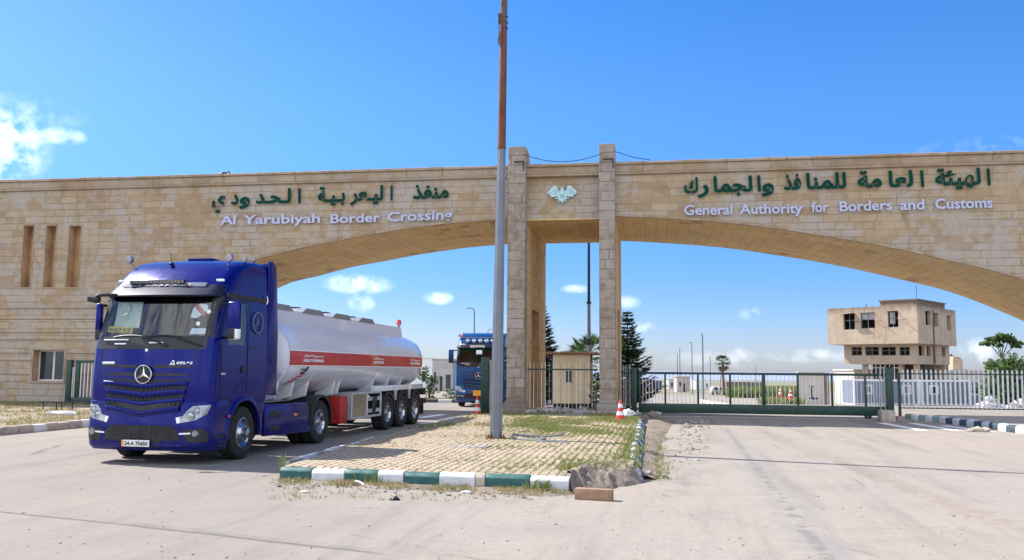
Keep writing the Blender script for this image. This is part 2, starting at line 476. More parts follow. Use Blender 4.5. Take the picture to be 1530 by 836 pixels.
# ------------------------------------------------------------------ mesh builder
class MB:
    def __init__(s):
        s.v, s.f, s.m = [], [], []
        s.T = Matrix.Identity(4)
    def add(s, vs, fs, mat=0):
        k = len(s.v)
        s.v += [s.T @ Vector(p) for p in vs]
        s.f += [tuple(i + k for i in q) for q in fs]
        s.m += [mat] * len(fs)
        return s
    def box(s, c, d, R=None, mat=0, taper=1.0):
        x, y, z = d[0] / 2, d[1] / 2, d[2] / 2
        P = [(-x, -y, -z), (x, -y, -z), (x, y, -z), (-x, y, -z), (-x * taper, -y * taper, z), (x * taper, -y * taper, z), (x * taper, y * taper, z), (-x * taper, y * taper, z)]
        if R is not None:
            P = [R @ Vector(p) for p in P]
        P = [Vector(p) + Vector(c) for p in P]
        return s.add(P, [(0, 3, 2, 1), (4, 5, 6, 7), (0, 1, 5, 4), (1, 2, 6, 5), (2, 3, 7, 6), (3, 0, 4, 7)], mat)
    def box2(s, a, b, mat=0):
        return s.box([(a[i] + b[i]) / 2 for i in range(3)], [abs(b[i] - a[i]) for i in range(3)], mat=mat)
    def loft(s, rings, close=True, caps=(True, True), mat=0):
        n = len(rings[0])
        vs = [p for r in rings for p in r]
        fs = []
        for i in range(len(rings) - 1):
            for j in range(n if close else n - 1):
                a, b = i * n + j, i * n + (j + 1) % n
                fs.append((a, b, b + n, a + n))
        if caps[0]: fs.append(tuple(range(n - 1, -1, -1)))
        if caps[1]: fs.append(tuple((len(rings) - 1) * n + i for i in range(n)))
        return s.add(vs, fs, mat)
    def tube(s, pts, r, n=8, mat=0, caps=(True, True), twist=0):
        pts = [Vector(p) for p in pts]
        rs = r if isinstance(r, (list, tuple)) else [r] * len(pts)
        rings = []
        up = None
        for i, p in enumerate(pts):
            d = (pts[min(i + 1, len(pts) - 1)] - pts[max(i - 1, 0)])
            if d.length < 1e-9: d = Vector((0, 0, 1))
            d.normalize()
            if up is None:
                up = d.orthogonal().normalized()
            else:
                up = (up - d * up.dot(d))
                up = up.normalized() if up.length > 1e-6 else d.orthogonal().normalized()
            q = d.cross(up)
            rings.append([p + rs[i] * (cos(2 * pi * (k + twist) / n) * up + sin(2 * pi * (k + twist) / n) * q) for k in range(n)])
        return s.loft(rings, True, caps, mat)
    def lathe(s, prof, o, axis, n=24, mat=0, closed=False, a0=0.0, a1=2 * pi):
        axis = Vector(axis).normalized()
        u = axis.orthogonal().normalized()
        w = axis.cross(u)
        full = abs(a1 - a0 - 2 * pi) < 1e-6
        m = n if full else n + 1
        rings = [[Vector(o) + axis * h + r * (cos(a0 + (a1 - a0) * k / n) * u + sin(a0 + (a1 - a0) * k / n) * w) for k in range(m)] for r, h in prof]
        if closed: rings.append(rings[0])
        return s.loft(rings, full, (False, False), mat)
    def prism(s, poly, o, ex, ey, en, t, mat=0):
        o, ex, ey, en = Vector(o), Vector(ex), Vector(ey), Vector(en)
        A = [o + ex * x + ey * y for x, y in poly]
        B = [p + en * t for p in A]
        return s.loft([A, B], True, (True, True), mat)
    def blob(s, c, r, n=2, seed=0, amp=.25, mat=0, squash=(1, 1, 1)):
        bm = bmesh.new()
        bmesh.ops.create_icosphere(bm, subdivisions=n, radius=1)
        vs = []
        for v in bm.verts:
            k = 1 + amp * pnoise(v.co * 1.7 + Vector((seed * 3.1, seed * 1.7, seed)))
            vs.append(Vector((v.co.x * squash[0], v.co.y * squash[1], v.co.z * squash[2])) * r * k + Vector(c))
        bm.verts.index_update()
        fs = [tuple(v.index for v in f.verts) for f in bm.faces]
        bm.free()
        return s.add(vs, fs, mat)
    def build(s, name, mats, parent=None, bevel=0.0, seg=2, smooth=35, keep=False, loc=None, normals=True, weld=False):
        me = bpy.data.meshes.new(name)
        bm = bmesh.new()
        bv = [bm.verts.new(p) for p in s.v]
        for q, mi in zip(s.f, s.m):
            if len(set(q)) < 3: continue
            try:
                f = bm.faces.new([bv[i] for i in q])
                f.material_index = mi
            except ValueError:
                pass
        loose = [v for v in bm.verts if not v.link_faces]
        if loose: bmesh.ops.delete(bm, geom=loose, context='VERTS')
        if weld:
            bmesh.ops.remove_doubles(bm, verts=bm.verts, dist=1e-5)
        if normals:
            bmesh.ops.recalc_face_normals(bm, faces=bm.faces)
        if bevel:
            bmesh.ops.remove_doubles(bm, verts=bm.verts, dist=1e-6)
            ed = [e for e in bm.edges if len(e.link_faces) == 2 and e.calc_face_angle(0) > radians(30)]
            if ed:
                bmesh.ops.bevel(bm, geom=ed, offset=bevel, offset_type='OFFSET', segments=seg, profile=.5, affect='EDGES', clamp_overlap=True)
        uvl = bm.loops.layers.uv.new('UVMap')
        bm.normal_update()
        for f in bm.faces:
            n = f.normal
            ax, ay, az = abs(n.x), abs(n.y), abs(n.z)
            for lp in f.loops:
                p = lp.vert.co
                if az > .75 and az >= ax and az >= ay: lp[uvl].uv = (p.y, p.x)
                elif ax > ay: lp[uvl].uv = (p.y + 3.3, p.z)
                else: lp[uvl].uv = (p.x, p.z)
            if smooth: f.smooth = True
        bm.to_mesh(me)
        bm.free()
        if smooth:
            me.set_sharp_from_angle(angle=radians(smooth))
        for q in (mats if isinstance(mats, (list, tuple)) else [mats]):
            me.materials.append(M[q] if isinstance(q, str) else q)
        o = bpy.data.objects.new(name, me)
        COL.objects.link(o)
        if parent is not None: o.parent = parent
        if loc is not None: o.location = loc
        return o

def thing(name, label, cat, loc=(0, 0, 0), rz=0.0, group=None):
    o = bpy.data.objects.new(name, None)
    o.empty_display_size = .2
    COL.objects.link(o)
    o.location = loc
    o.rotation_euler = (0, 0, rz)
    o['label'], o['category'] = label, cat
    if group: o['group'] = group
    return o

def tag(o, label, cat, group=None):
    o['label'], o['category'] = label, cat
    if group: o['group'] = group
    return o

def struct(o, kind='structure'):
    o['kind'] = kind
    return o

def copy_tree(o, parent=None):
    c = o.copy()
    COL.objects.link(c)
    c.parent = parent
    for ch in list(o.children):
        copy_tree(ch, c)
    return c

# text -> triangulated geometry; each glyph sits on its own depth so that joined letters never share a plane
def text_geo(body, size=1.0, bold=0.0, depth=.02, spacing=1.0, shear=0.0):
    cu = bpy.data.curves.new('lettering', 'FONT')
    cu.body, cu.size, cu.offset, cu.extrude, cu.space_character, cu.shear = body, size, bold, depth / 2, spacing, shear
    cu.resolution_u = 3
    tm = bpy.data.materials.get('text_slot') or bpy.data.materials.new('text_slot')
    for i in range(3): cu.materials.append(tm)
    for i, ch in enumerate(cu.body_format): ch.material_index = i % 3
    ob = bpy.data.objects.new('lettering', cu)
    COL.objects.link(ob)
    dg = bpy.context.evaluated_depsgraph_get()
    me = bpy.data.meshes.new_from_object(ob.evaluated_get(dg))
    off = {}
    for p in me.polygons:
        for vi in p.vertices: off[vi] = p.material_index
    vs = [Vector((v.co.x, v.co.y, v.co.z + .0025 * off.get(v.index, 0))) for v in me.vertices]
    fs = [tuple(p.vertices) for p in me.polygons]
    bpy.data.meshes.remove(me)
    bpy.data.objects.remove(ob)
    bpy.data.curves.remove(cu)
    return vs, fs

def add_text(mb, body, o, ex, ey, en, width=None, size=1.0, bold=0.0, depth=.02, mat=0, spacing=1.0, center=False, shear=0.0, height=None):
    vs, fs = text_geo(body, size, bold, depth, spacing, shear)
    if not vs: return
    x0, x1 = min(v.x for v in vs), max(v.x for v in vs)
    k = width / (x1 - x0) if width else 1.0
    ky = 1.0
    if height:
        y0, y1 = min(v.y for v in vs), max(v.y for v in vs)
        ky = height / (y1 - y0)
    o, ex, ey, en = Vector(o), Vector(ex), Vector(ey), Vector(en)
    sh = (x1 - x0) * k / 2 if center else 0
    mb.add([o + ex * ((v.x - x0) * k - sh) + ey * (v.y * ky) + en * v.z for v in vs], fs, mat)

# ------------------------------------------------------------------ ground
def land(Y):
    t = [(-1e5, 0), (44, 0), (62, -.55), (82, -1.3), (155, -1.65), (220, -3.0), (400, -4.6), (1500, -12.5), (1e6, -12.5)]
    for (a, za), (b, zb) in zip(t, t[1:]):
        if Y <= b:
            k = (Y - a) / (b - a)
            return za + (zb - za) * k
    return t[-1][1]

FX0, FY0, FYAW, GH, GD = -0.14, 32.15, 0.1594, 9.40, 6.17     # the gateway: origin, yaw, height, depth
fc, fs_ = cos(FYAW), sin(FYAW)
def F2W(x, y, z=0): return Vector((FX0 + x * fc + y * fs_, FY0 - x * fs_ + y * fc, z))
def W2F(p):
    dx, dy = p.x - FX0, p.y - FY0
    return Vector((dx * fc - dy * fs_, dx * fs_ + dy * fc, p.z))
def FP(u, v, y=0.0):
    d = pix_ray(u, v)
    e = W2F(EYE)
    dl = Vector((d.x * fc - d.y * fs_, d.x * fs_ + d.y * fc, d.z))
    return e + dl * ((y - e.y) / dl.y)

def ground_mat():
    g = NG('dusty_concrete_yard')
    P = g.tc.outputs['Object']
    x, y, z = g.sep(P)
    nb = g.noise(.11, 5, .6, vec=P)
    nm = g.noise(.8, 6, .65, vec=P)
    nf = g.noise(9, 5, .7, vec=P)
    ns = g.noise(75, 3, .7, vec=P)
    # along the road direction the surface is dragged into long pale and dark tracks
    ca, sa = cos(.185), sin(.185)
    al = g.math('ADD', g.math('MULTIPLY', x, sa), g.math('MULTIPLY', y, ca))
    ac = g.math('SUBTRACT', g.math('MULTIPLY', x, ca), g.math('MULTIPLY', y, sa))
    tr = g.noise(1.0, 6, .65, vec=g.comb(g.math('MULTIPLY', ac, 1.3), g.math('MULTIPLY', al, .10)))
    tr2 = g.noise(1.0, 5, .6, vec=g.comb(g.math('MULTIPLY', ac, 5.0), g.math('MULTIPLY', al, .3)))
    pink, grey, sand = (.318, .283, .242), (.265, .238, .205), (.35, .295, .232)
    left = g.ramp(g.math('ADD', x, g.math('MULTIPLY', g.math('SUBTRACT', nb, .5), 9)), 0.5, -4.5)
    c = g.mix(left, pink, grey)
    c = g.mix(g.math('MULTIPLY', g.ramp(nb, .45, .66), .55), c, sand)
    c = g.mix(g.math('MULTIPLY', g.ramp(tr, .48, .68), .52), c, (.19, .17, .152))
    c = g.mix(g.math('MULTIPLY', g.ramp(tr, .46, .30), .35), c, (.33, .28, .235))
    c = g.mix(g.math('MULTIPLY', g.ramp(tr2, .52, .72), .20), c, (.17, .152, .135))
    c = g.mix(g.math('MULTIPLY', g.ramp(nm, .46, .72), .30), c, (.18, .155, .133))
    c = g.mix(g.math('MULTIPLY', g.ramp(nf, .42, .70), .22), c, (.15, .132, .118))
    c = g.mix(g.math('MULTIPLY', g.ramp(ns, .38, .72), .36), c, (.125, .11, .10))
    # pits and stones
    for sc, th, am in ((5.5, .055, .75), (17, .10, .45)):
        vo = g.N('ShaderNodeTexVoronoi')
        vo.inputs['Scale'].default_value = sc
        g.L(P, vo.inputs['Vector'])
        rnd = g.sep(vo.outputs['Color'])
        pk = g.math('MULTIPLY', g.ramp(vo.outputs['Distance'], th, th * .55), g.math('GREATER_THAN', rnd[0], .62))
        c = g.mix(g.math('MULTIPLY', pk, am), c, (.075, .064, .056))
    vc = g.N('ShaderNodeTexVoronoi')
    vc.feature = 'DISTANCE_TO_EDGE'
    vc.inputs['Scale'].default_value = .34
    dv = g.N('ShaderNodeVectorMath')
    dv.operation = 'ADD'
    g.L(P, dv.inputs[0])
    g.L(g.scale(g.noise(1.1, 5, .7, vec=P, out=1), (.9, .9, 0)), dv.inputs[1])
    g.L(dv.outputs[0], vc.inputs['Vector'])
    ck = g.math('MULTIPLY', g.ramp(vc.outputs['Distance'], .006, .002), g.ramp(g.noise(.45, 3, .6, vec=P), .50, .62))
    c = g.mix(g.math('MULTIPLY', ck, .6), c, (.12, .105, .09))
    oil = g.math('MULTIPLY', g.ramp(g.noise(.55, 6, .72, vec=P), .60, .74), .42)
    c = g.mix(oil, c, (.16, .142, .125))
    def line(p0, p1, w, amp, col, amt, patch=(.42, .6), seed=0, halo=0.0):
        nonlocal c
        d = Vector((p1.x - p0.x, p1.y - p0.y, 0))
        ln = d.length
        d.normalize()
        n = Vector((-d.y, d.x, 0))
        def dt(v):
            q = g.N('ShaderNodeVectorMath')
            q.operation = 'DOT_PRODUCT'
            g.L(P, q.inputs[0])
            q.inputs[1].default_value = v
            return q.outputs['Value']
        wob = g.math('MULTIPLY', g.math('SUBTRACT', g.noise(1.2 + seed * .17, 5, .65, vec=P), .5), amp)
        dist = g.math('ABSOLUTE', g.math('ADD', g.math('SUBTRACT', dt(n), n.dot(p0)), wob))
        t = g.math('SUBTRACT', dt(d), d.dot(p0))
        m = g.ramp(dist, w, w * .35)
        m = g.math('MULTIPLY', m, g.math('MULTIPLY', g.ramp(t, -.2, .3), g.ramp(t, ln + .3, ln - .3)))
        m = g.math('MULTIPLY', m, g.ramp(g.noise(2.3, 4, .7, vec=P), *patch))
        c = g.mix(g.math('MULTIPLY', m, amt), c, col)
    dk, md = (.10, .087, .077), (.165, .146, .128)
    # the tarred seam across the lower left and the broken seam running up the right lane
    line(G(-60, 758), G(180, 783), .045, .10, dk, .75, (.25, .42), 1)
    line(G(180, 783), G(560, 826), .05, .12, dk, .75, (.25, .42), 2)
    line(G(180, 781), G(560, 824), .16, .25, md, .45, (.35, .6), 3)
    line(G(1085, 640), G(1250, 850), .10, .22, dk, .7, (.42, .55), 4)
    line(G(1085, 640), G(1250, 850), .36, .4, (.22, .214, .205), .65, (.38, .6), 5)
    line(G(1130, 640), G(1530, 795), .30, .5, (.21, .155, .112), .45, (.36, .6), 6)
    line(G(1010, 745), G(1060, 640), .45, .8, md, .45, (.45, .65), 7)
    line(G(975, 655), G(1030, 655), .6, 1.2, dk, .65, (.45, .62), 8)
    line(G(975, 678), G(1045, 668), .35, .9, dk, .6, (.45, .62), 9)
    # green land beyond the yards
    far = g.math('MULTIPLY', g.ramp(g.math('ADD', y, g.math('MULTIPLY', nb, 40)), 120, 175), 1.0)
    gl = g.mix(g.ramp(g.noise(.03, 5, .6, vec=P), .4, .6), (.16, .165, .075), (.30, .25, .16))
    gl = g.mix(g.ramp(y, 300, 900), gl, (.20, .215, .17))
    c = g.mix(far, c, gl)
    h = g.math('ADD', g.math('MULTIPLY', nf, .5), g.math('ADD', g.math('MULTIPLY', ns, .25), g.math('MULTIPLY', nm, .6)))
    g.bump(h, .45, .03)
    return g.fin(c, .92, spec=.2)
M['ground'] = ground_mat()

def build_ground():
    ys = [-60, -20, -5, 0, 5, 10, 15, 20, 25, 30, 36, 44, 50, 56, 62, 70, 82, 95, 110, 130, 155, 185, 220, 300, 400, 700, 1100, 1500]
    xs = [-1500, -700, -300, -120, -60, -30, -15, -8, -4, 0, 4, 8, 15, 30, 60, 120, 300, 700, 1500]
    mb = MB()
    vs = [(x, y, land(y)) for y in ys for x in xs]
    n = len(xs)
    mb.add(vs, [(j * n + i, j * n + i + 1, (j + 1) * n + i + 1, (j + 1) * n + i) for j in range(len(ys) - 1) for i in range(n - 1)])
    struct(mb.build('ground', 'ground', smooth=60))
    g = NG('distant_haze_blue')
    M['sea'] = g.fin((.27, .31, .40), .6, spec=.1)  # haze over the far plain, painted as a flat blue sheet
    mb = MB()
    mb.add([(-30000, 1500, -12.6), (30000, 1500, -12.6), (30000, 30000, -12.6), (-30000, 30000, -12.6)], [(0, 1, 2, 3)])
    struct(mb.build('sea', 'sea', smooth=0))  # flat sheet standing in for the blue far haze
build_ground()

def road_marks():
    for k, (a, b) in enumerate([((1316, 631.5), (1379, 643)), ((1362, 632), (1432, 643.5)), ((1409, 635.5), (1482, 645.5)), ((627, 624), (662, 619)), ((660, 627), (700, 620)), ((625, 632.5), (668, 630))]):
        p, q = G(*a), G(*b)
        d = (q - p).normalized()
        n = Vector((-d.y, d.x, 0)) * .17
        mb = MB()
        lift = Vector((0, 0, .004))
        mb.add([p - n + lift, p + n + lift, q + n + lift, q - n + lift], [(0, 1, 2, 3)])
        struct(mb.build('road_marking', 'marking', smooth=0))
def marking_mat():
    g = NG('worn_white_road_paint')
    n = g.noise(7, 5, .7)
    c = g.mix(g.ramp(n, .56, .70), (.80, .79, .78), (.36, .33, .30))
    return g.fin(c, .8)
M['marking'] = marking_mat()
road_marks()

# ------------------------------------------------------------------ the gateway
GATE = thing('border_gateway', 'huge tan limestone double arched border gateway spanning both roads, with two tall pillars', 'gateway', (FX0, FY0, 0), -FYAW)

def holed_wall(mb, x0, x1, z0, z1, holes, y=0.0, depth=.35, mat=0, rmat=1, back=True):
    xs = sorted({x0, x1, *[h[0] for h in holes], *[h[1] for h in holes]})
    zs = sorted({z0, z1, *[h[2] for h in holes], *[h[3] for h in holes]})
    for i in range(len(xs) - 1):
        for j in range(len(zs) - 1):
            cx, cz = (xs[i] + xs[i + 1]) / 2, (zs[j] + zs[j + 1]) / 2
            if any(h[0] < cx < h[1] and h[2] < cz < h[3] for h in holes): continue
            mb.add([(xs[i], y, zs[j]), (xs[i + 1], y, zs[j]), (xs[i + 1], y, zs[j + 1]), (xs[i], y, zs[j + 1])], [(0, 1, 2, 3)], mat)
    for h in holes:
        a, b, c, d = h[:4]
        yb = y + depth
        mb.add([(a, y, c), (b, y, c), (b, y, d), (a, y, d), (a, yb, c), (b, yb, c), (b, yb, d), (a, yb, d)],
               [(0, 1, 5, 4), (1, 2, 6, 5), (2, 3, 7, 6), (3, 0, 4, 7)], rmat)
        if back: mb.add([(a, yb, c), (b, yb, c), (b, yb, d), (a, yb, d)], [(0, 1, 2, 3)], rmat)

def catmull(pts, n=7):
    out = []
    P = [pts[0]] + list(pts) + [pts[-1]]
    for i in range(1, len(P) - 2):
        for k in range(n):
            t = k / n
            p = [P[i - 1], P[i], P[i + 1], P[i + 2]]
            out.append(tuple(.5 * (2 * p[1][a] + (p[2][a] - p[0][a]) * t + (2 * p[0][a] - 5 * p[1][a] + 4 * p[2][a] - p[3][a]) * t * t + (3 * p[1][a] - p[0][a] - 3 * p[2][a] + p[3][a]) * t ** 3) for a in (0, 1)))
    out.append(tuple(pts[-1]))
    return out

PW0, PW1, RP0, RP1 = 0.0, .66, 3.39, 3.97
ZC = GH - .47                                  # underside of the coping
SOF = 7.36
def build_gateway():
    lp = [FP(u, v) for u, v in [(386, 387), (446, 371), (493.5, 362), (561, 349), (640, 337), (700, 331), (738, 328)]]
    left = [(-15.6, .0), (-15.4, 1.6), (-14.6, 3.3), (-13.0, 4.75), (-11.4, 5.6)] + [(p.x, p.z) for p in lp if p.x > -10.9] + [(PW0, lp[-1].z + .05)]
    rp = [FP(u, v) for u, v in [(927, 323), (1000, 326.5), (1100, 334), (1200, 347.5), (1300, 364), (1400, 385), (1530, 418)]]
    right = [(RP1, rp[0].z + .01)] + [(p.x, p.z) for p in rp[1:]] + [(21.0, 3.4), (23.6, 1.9), (25.0, 0.0)]
    lc, rc = catmull(left), catmull(right)
    def arch(pts, name):
        fr, so, bk = MB(), MB(), MB()
        for (xa, za), (xb, zb) in zip(pts, pts[1:]):
            if xb - xa < 1e-4: continue
            fr.add([(xa, 0, za), (xb, 0, zb), (xb, 0, ZC), (xa, 0, ZC)], [(0, 1, 2, 3)])
            bk.add([(xa, GD, za), (xb, GD, zb), (xb, GD, ZC), (xa, GD, ZC)], [(3, 2, 1, 0)])
            so.add([(xa, .012, za), (xb, .012, zb), (xb, GD - .012, zb), (xa, GD - .012, za)], [(3, 2, 1, 0)])
        fr.build('arch_wall', 'stone', GATE, smooth=0, normals=False)
        bk.build('arch_back_wall', 'stone', GATE, smooth=0, normals=False)
        o = so.build('soffit', 'stone_bounce', GATE, smooth=50, normals=False)
        # a thin stone lip follows the arris of the arch
        lip = MB()
        rings = [[(x, -.035, z), (x, -.035, z + .09), (x, .05, z + .09), (x, .05, z - .012)] for x, z in pts]
        lip.loft(rings, True, (True, True))
        lip.build('arch_lip', 'stone_cap', GATE, smooth=30)
    arch(lc, 'left')
    arch(rc, 'right')
    # solid block at the left, with three tall slit recesses and one window
    xl = -27.0
    holes = []
    for (ua, ub) in ((36.5, 49), (70.5, 83), (105, 120)):
        a, b = FP(ua - 7 + 3, 400), FP(ub - 2, 400)
        zt, zb = FP(ub, 337).z, FP(ua, 429).z
        holes.append((a.x, b.x, zb, zt))
    wt = FP(0, 461).z
    mb = MB()
    holed_wall(mb, xl, left[0][0], wt, ZC, holes, 0, .42)
    mb.add([(xl, GD, 0), (left[0][0], GD, 0), (left[0][0], GD, ZC), (xl, GD, ZC)], [(3, 2, 1, 0)])
    mb.build('upper_wall', ['stone', 'recess'], GATE, smooth=0)
    # slit frames stand a little proud
    for a, b, zb, zt in holes:
        f = MB()
        for c, d in (((a - .05, -.02, zb - .05), (a, .03, zt + .05)), ((b, -.02, zb - .05), (b + .05, .03, zt + .05)), ((a - .05, -.022, zt), (b + .05, .03, zt + .05)), ((a - .05, -.022, zb - .05), (b + .05, .03, zb))):
            f.box2(c, d)
        f.build('slit_surround', 'stone_cap', GATE, smooth=0, bevel=.006)
    # rusticated lower courses: real bands with open joints between them
    wx0, wx1 = FP(49, 560).x, FP(95, 560).x
    wz0, wz1 = FP(72, 569).z, FP(72, 522.5).z
    lines = [wt, FP(0, 477).z, FP(0, 497).z, FP(0, 507.5).z, FP(0, 527.5).z, FP(0, 538.5).z, FP(0, 559).z, FP(0, 569.5).z, -.05]
    co = MB()
    for k in range(len(lines) - 1):
        zt, zb = lines[k] - (.014 if k else 0), lines[k + 1] + (.014 if k < len(lines) - 2 else 0)
        spans = [(xl, left[0][0])]
        if zb < wz1 and zt > wz0:
            spans = [(xl, wx0), (wx1, left[0][0])]
            if zt > wz1: co.box2((wx0, -.03, wz1), (wx1, .2, zt))
            if zb < wz0: co.box2((wx0, -.03, zb), (wx1, .2, wz0))
        for a, b in spans: co.box2((a, -.03, zb), (b, .2, zt))
    co.build('rusticated_courses', 'stone', GATE, smooth=0, bevel=.012, seg=1)
    bk = MB()
    for a, b in ((xl, wx0), (wx1, left[0][0])): bk.box2((a, .02, -.05), (b, .25, wt - .01))
    bk.box2((wx0, .02, wz1), (wx1, .25, wt - .01))
    bk.box2((wx0, .02, -.05), (wx1, .25, wz0))
    bk.build('wall_core', 'recess', GATE, smooth=0)
    # string course over the bands
    sc_ = MB()
    sc_.box2((xl, -.075, wt + .0), (left[0][0], .02, wt + .075))
    sc_.build('string_course', 'stone_cap', GATE, smooth=0, bevel=.012)
    # window: deep reveal, white frame, two panes
    rv = MB()
    t = .06
    rv.box2((wx0, .0, wz0), (wx0 + .002, .5, wz1)); rv.box2((wx1 - .002, .0, wz0), (wx1, .5, wz1))
    rv.box2((wx0, .0, wz1 - .002), (wx1, .5, wz1)); rv.box2((wx0, .0, wz0), (wx1, .5, wz0 + .002))
    w = rv.build('window', 'recess', GATE, smooth=0)
    fr = MB()
    yw = .30
    for a, b in ((wx0, wx0 + t), (wx1 - t, wx1), ((wx0 + wx1) / 2 - t * .7, (wx0 + wx1) / 2 + t * .7)): fr.box2((a, yw, wz0), (b, yw + .06, wz1))
    for a, b in ((wz0, wz0 + t), (wz1 - t, wz1)): fr.box2((wx0 + t, yw + .003, a), (wx1 - t, yw + .057, b))
    fr.build('window_frame', 'pvc', w, smooth=0, bevel=.006)
    for a, b in ((wx0 + t, (wx0 + wx1) / 2 - t * .7), ((wx0 + wx1) / 2 + t * .7, wx1 - t)):
        p = MB()
        p.box2((a, yw + .025, wz0 + t), (b, yw + .035, wz1 - t))
        p.build('pane', 'glass_dark', w, smooth=0)
    ws = MB()
    ws.box2((wx0 - .12, -.07, wz1), (wx1 + .12, -.0, wz1 + .09))
    ws.box2((wx0 - .09, -.055, wz0), (wx0 - .0, -.0, wz1)); ws.box2((wx1, -.055, wz0), (wx1 + .09, -.0, wz1))
    ws.box2((wx0 - .12, -.085, wz0 - .07), (wx1 + .12, .30, wz0))
    ws.build('window_surround', 'stone_cap', w, smooth=0, bevel=.008)
    # middle bay
    mb = MB()
    mb.box2((PW1, .12, SOF), (RP0, .5, ZC))
    m2 = MB()
    m2.box2((PW1, GD - .4, SOF), (RP0, GD - .02, ZC))
    m2.build('lintel_back_wall', 'stone', GATE, smooth=0)
    mb.build('lintel_wall', 'stone', GATE, smooth=0)
    mb = MB()
    mb.box2((PW1, .125, SOF - .05), (RP0, GD - .03, SOF - .004))
    mb.build('lintel_soffit', 'stone_bounce', GATE, smooth=0)
    # piers run the whole depth; the front end stands proud as a pillar
    zt = 10.06
    def pier(x0, x1, niche, name):
        mb = MB()
        ny0, ny1, nz0, nz1 = niche
        xi, d = (x1, -1) if niche[4:] == () else (x1, -1)
        y0, y1 = .42, GD - .01
        ys = sorted({y0, ny0, ny1, y1})
        zs = sorted({0, nz0, nz1, ZC})
        for i in range(3):
            for j in range(3):
                if i == 1 and j == 1: continue
                mb.add([(x1, ys[i], zs[j]), (x1, ys[i + 1], zs[j]), (x1, ys[i + 1], zs[j + 1]), (x1, ys[i], zs[j + 1])], [(0, 1, 2, 3)])
        q = x1 - .34
        P = [(x1, ny0, nz0), (x1, ny1, nz0), (x1, ny1, nz1), (x1, ny0, nz1), (q, ny0, nz0), (q, ny1, nz0), (q, ny1, nz1), (q, ny0, nz1)]
        mb.add(P, [(0, 1, 5, 4), (1, 2, 6, 5), (2, 3, 7, 6), (3, 0, 4, 7), (4, 5, 6, 7)], 1)
        mb.add([(x0, y0, 0), (x0, y1, 0), (x0, y1, ZC), (x0, y0, ZC)], [(3, 2, 1, 0)])
        mb.add([(x0, y1, 0), (x1, y1, 0), (x1, y1, ZC), (x0, y1, ZC)], [(3, 2, 1, 0)])
        mb.build('pier_wall', ['stone_bounce', 'recess'], GATE, smooth=0)
        pf = MB()
        pf.box2((x0, -.26, .62), (x1, .425, zt))
        p = pf.build('pillar', 'stone_pillar', GATE, smooth=0, bevel=.022, seg=2)
        b = MB()
        b.box2((x0 - .1, -.40, -.1), (x1 + .06, .5, .55))
        b.box2((x0 - .05, -.33, .55), (x1 + .03, .45, .625))
        b.build('pillar_base', 'stone_pillar', p, smooth=0, bevel=.03)
        c = MB()
        c.prism([(.427, GH - .02), (.427, zt - .012), (.75, zt - .012), (1.5, GH - .02)], (x0 + .012, 0, 0), (0, 1, 0), (0, 0, 1), (1, 0, 0), x1 - x0 - .024)
        c.build('pillar_buttress', 'stone_cap', p, smooth=0, bevel=.01)
        k = MB()
        k.tube([(x1 - .06, -.262, zt - .62), (x1 - .06, -.40, zt - .62), (x1 - .42, -.40, zt - .62)], .03, 6)
        k.tube([(x1 - .06, -.40, zt - .62), (x1 - .06, -.40, zt - .95)], .025, 6)
        k.build('iron_bracket', 'black', p)
    n0, n1 = 1.75, 3.9
    pier(PW0, PW1, (n0, n1, .55, 4.1), 'l')
    pier(RP0, RP1, (n0, n1, .55, 4.1), 'r')
    # coping in three courses, with the odd displaced stone
    cp = MB()
    for a, b in ((xl, PW0), (PW1, RP0), (RP1, 27.5)):
        x = a
        rnd = random.Random(int(a * 10) + 77)
        while x < b - .01:
            w_ = min(rnd.uniform(.7, 1.25), b - x)
            if b - x - w_ < .35: w_ = b - x
            e = rnd.uniform(-.012, .012)
            cp.box2((x + .004, -.10 + e * .6, GH - .10), (x + w_ - .004, GD + .1, GH + e))
            x += w_
        cp.box2((a, -.035, GH - .385), (b, GD + .035, GH - .103))
        cp.box2((a, -.085, ZC), (b, GD + .085, GH - .388))
    cp.build('coping', 'stone_cap', GATE, smooth=0, bevel=.012, seg=1)
build_gateway()

# ------------------------------------------------------------------ lettering on the gateway
def sign(name, label, words, mat, proud, latin=False, bold=.022, size=.76, depth=.06):
    u, v = words[0][0][1], words[0][0][3]
    o0 = FP(words[0][0][1], words[0][0][3])
    root = thing(name, label, 'sign lettering', F2W(o0.x, -.02, o0.z), -FYAW)
    for chunks in words:
        mb = MB()
        for ch in chunks:
            txt, ua, ub, vb = ch[:4]
            a, b = FP(ua, vb), FP(ub, vb if len(ch) < 5 else ch[4])
            add_text(mb, txt, (a.x - o0.x, -proud, a.z - o0.z), (1, 0, (b.z - a.z) / max(.01, b.x - a.x) if len(ch) > 4 else 0), (0, 0, 1), (0, -1, 0), width=b.x - a.x, size=ch[5] if len(ch) > 5 else size, bold=bold, depth=depth)
        mb.build('word', mat, root, smooth=0, normals=False)
    return root
TW = '\u0640'
sign('arabic_sign', 'green raised Arabic lettering reading Al Yarubiyah Border Crossing on the left arch', [
    [('\ufeac\ufed4\ufee8\ufee3', 617.5, 671, 296.6)],
    [('\ufe8d', 584, 587.3, 299), ('\ufeae\ufecc' + TW + '\ufef4\ufedf', 524, 573, 299.6), ('\ufe94' + TW + '\ufef4' + TW + '\ufe92'.replace('\ufe92', '\ufe91'), 475.8, 516, 301.3)],
    [('\ufe8d', 446, 450, 303), ('\ufeaa' + TW + '\ufea4' + TW + '\ufedf', 383, 435, 303.6), ('\ufeed', 358.5, 374, 304.8), ('\ufea9', 346, 357, 305), ('\ufef1', 318, 337.5, 305.5)]],
    'green_sign', .05, depth=.03)
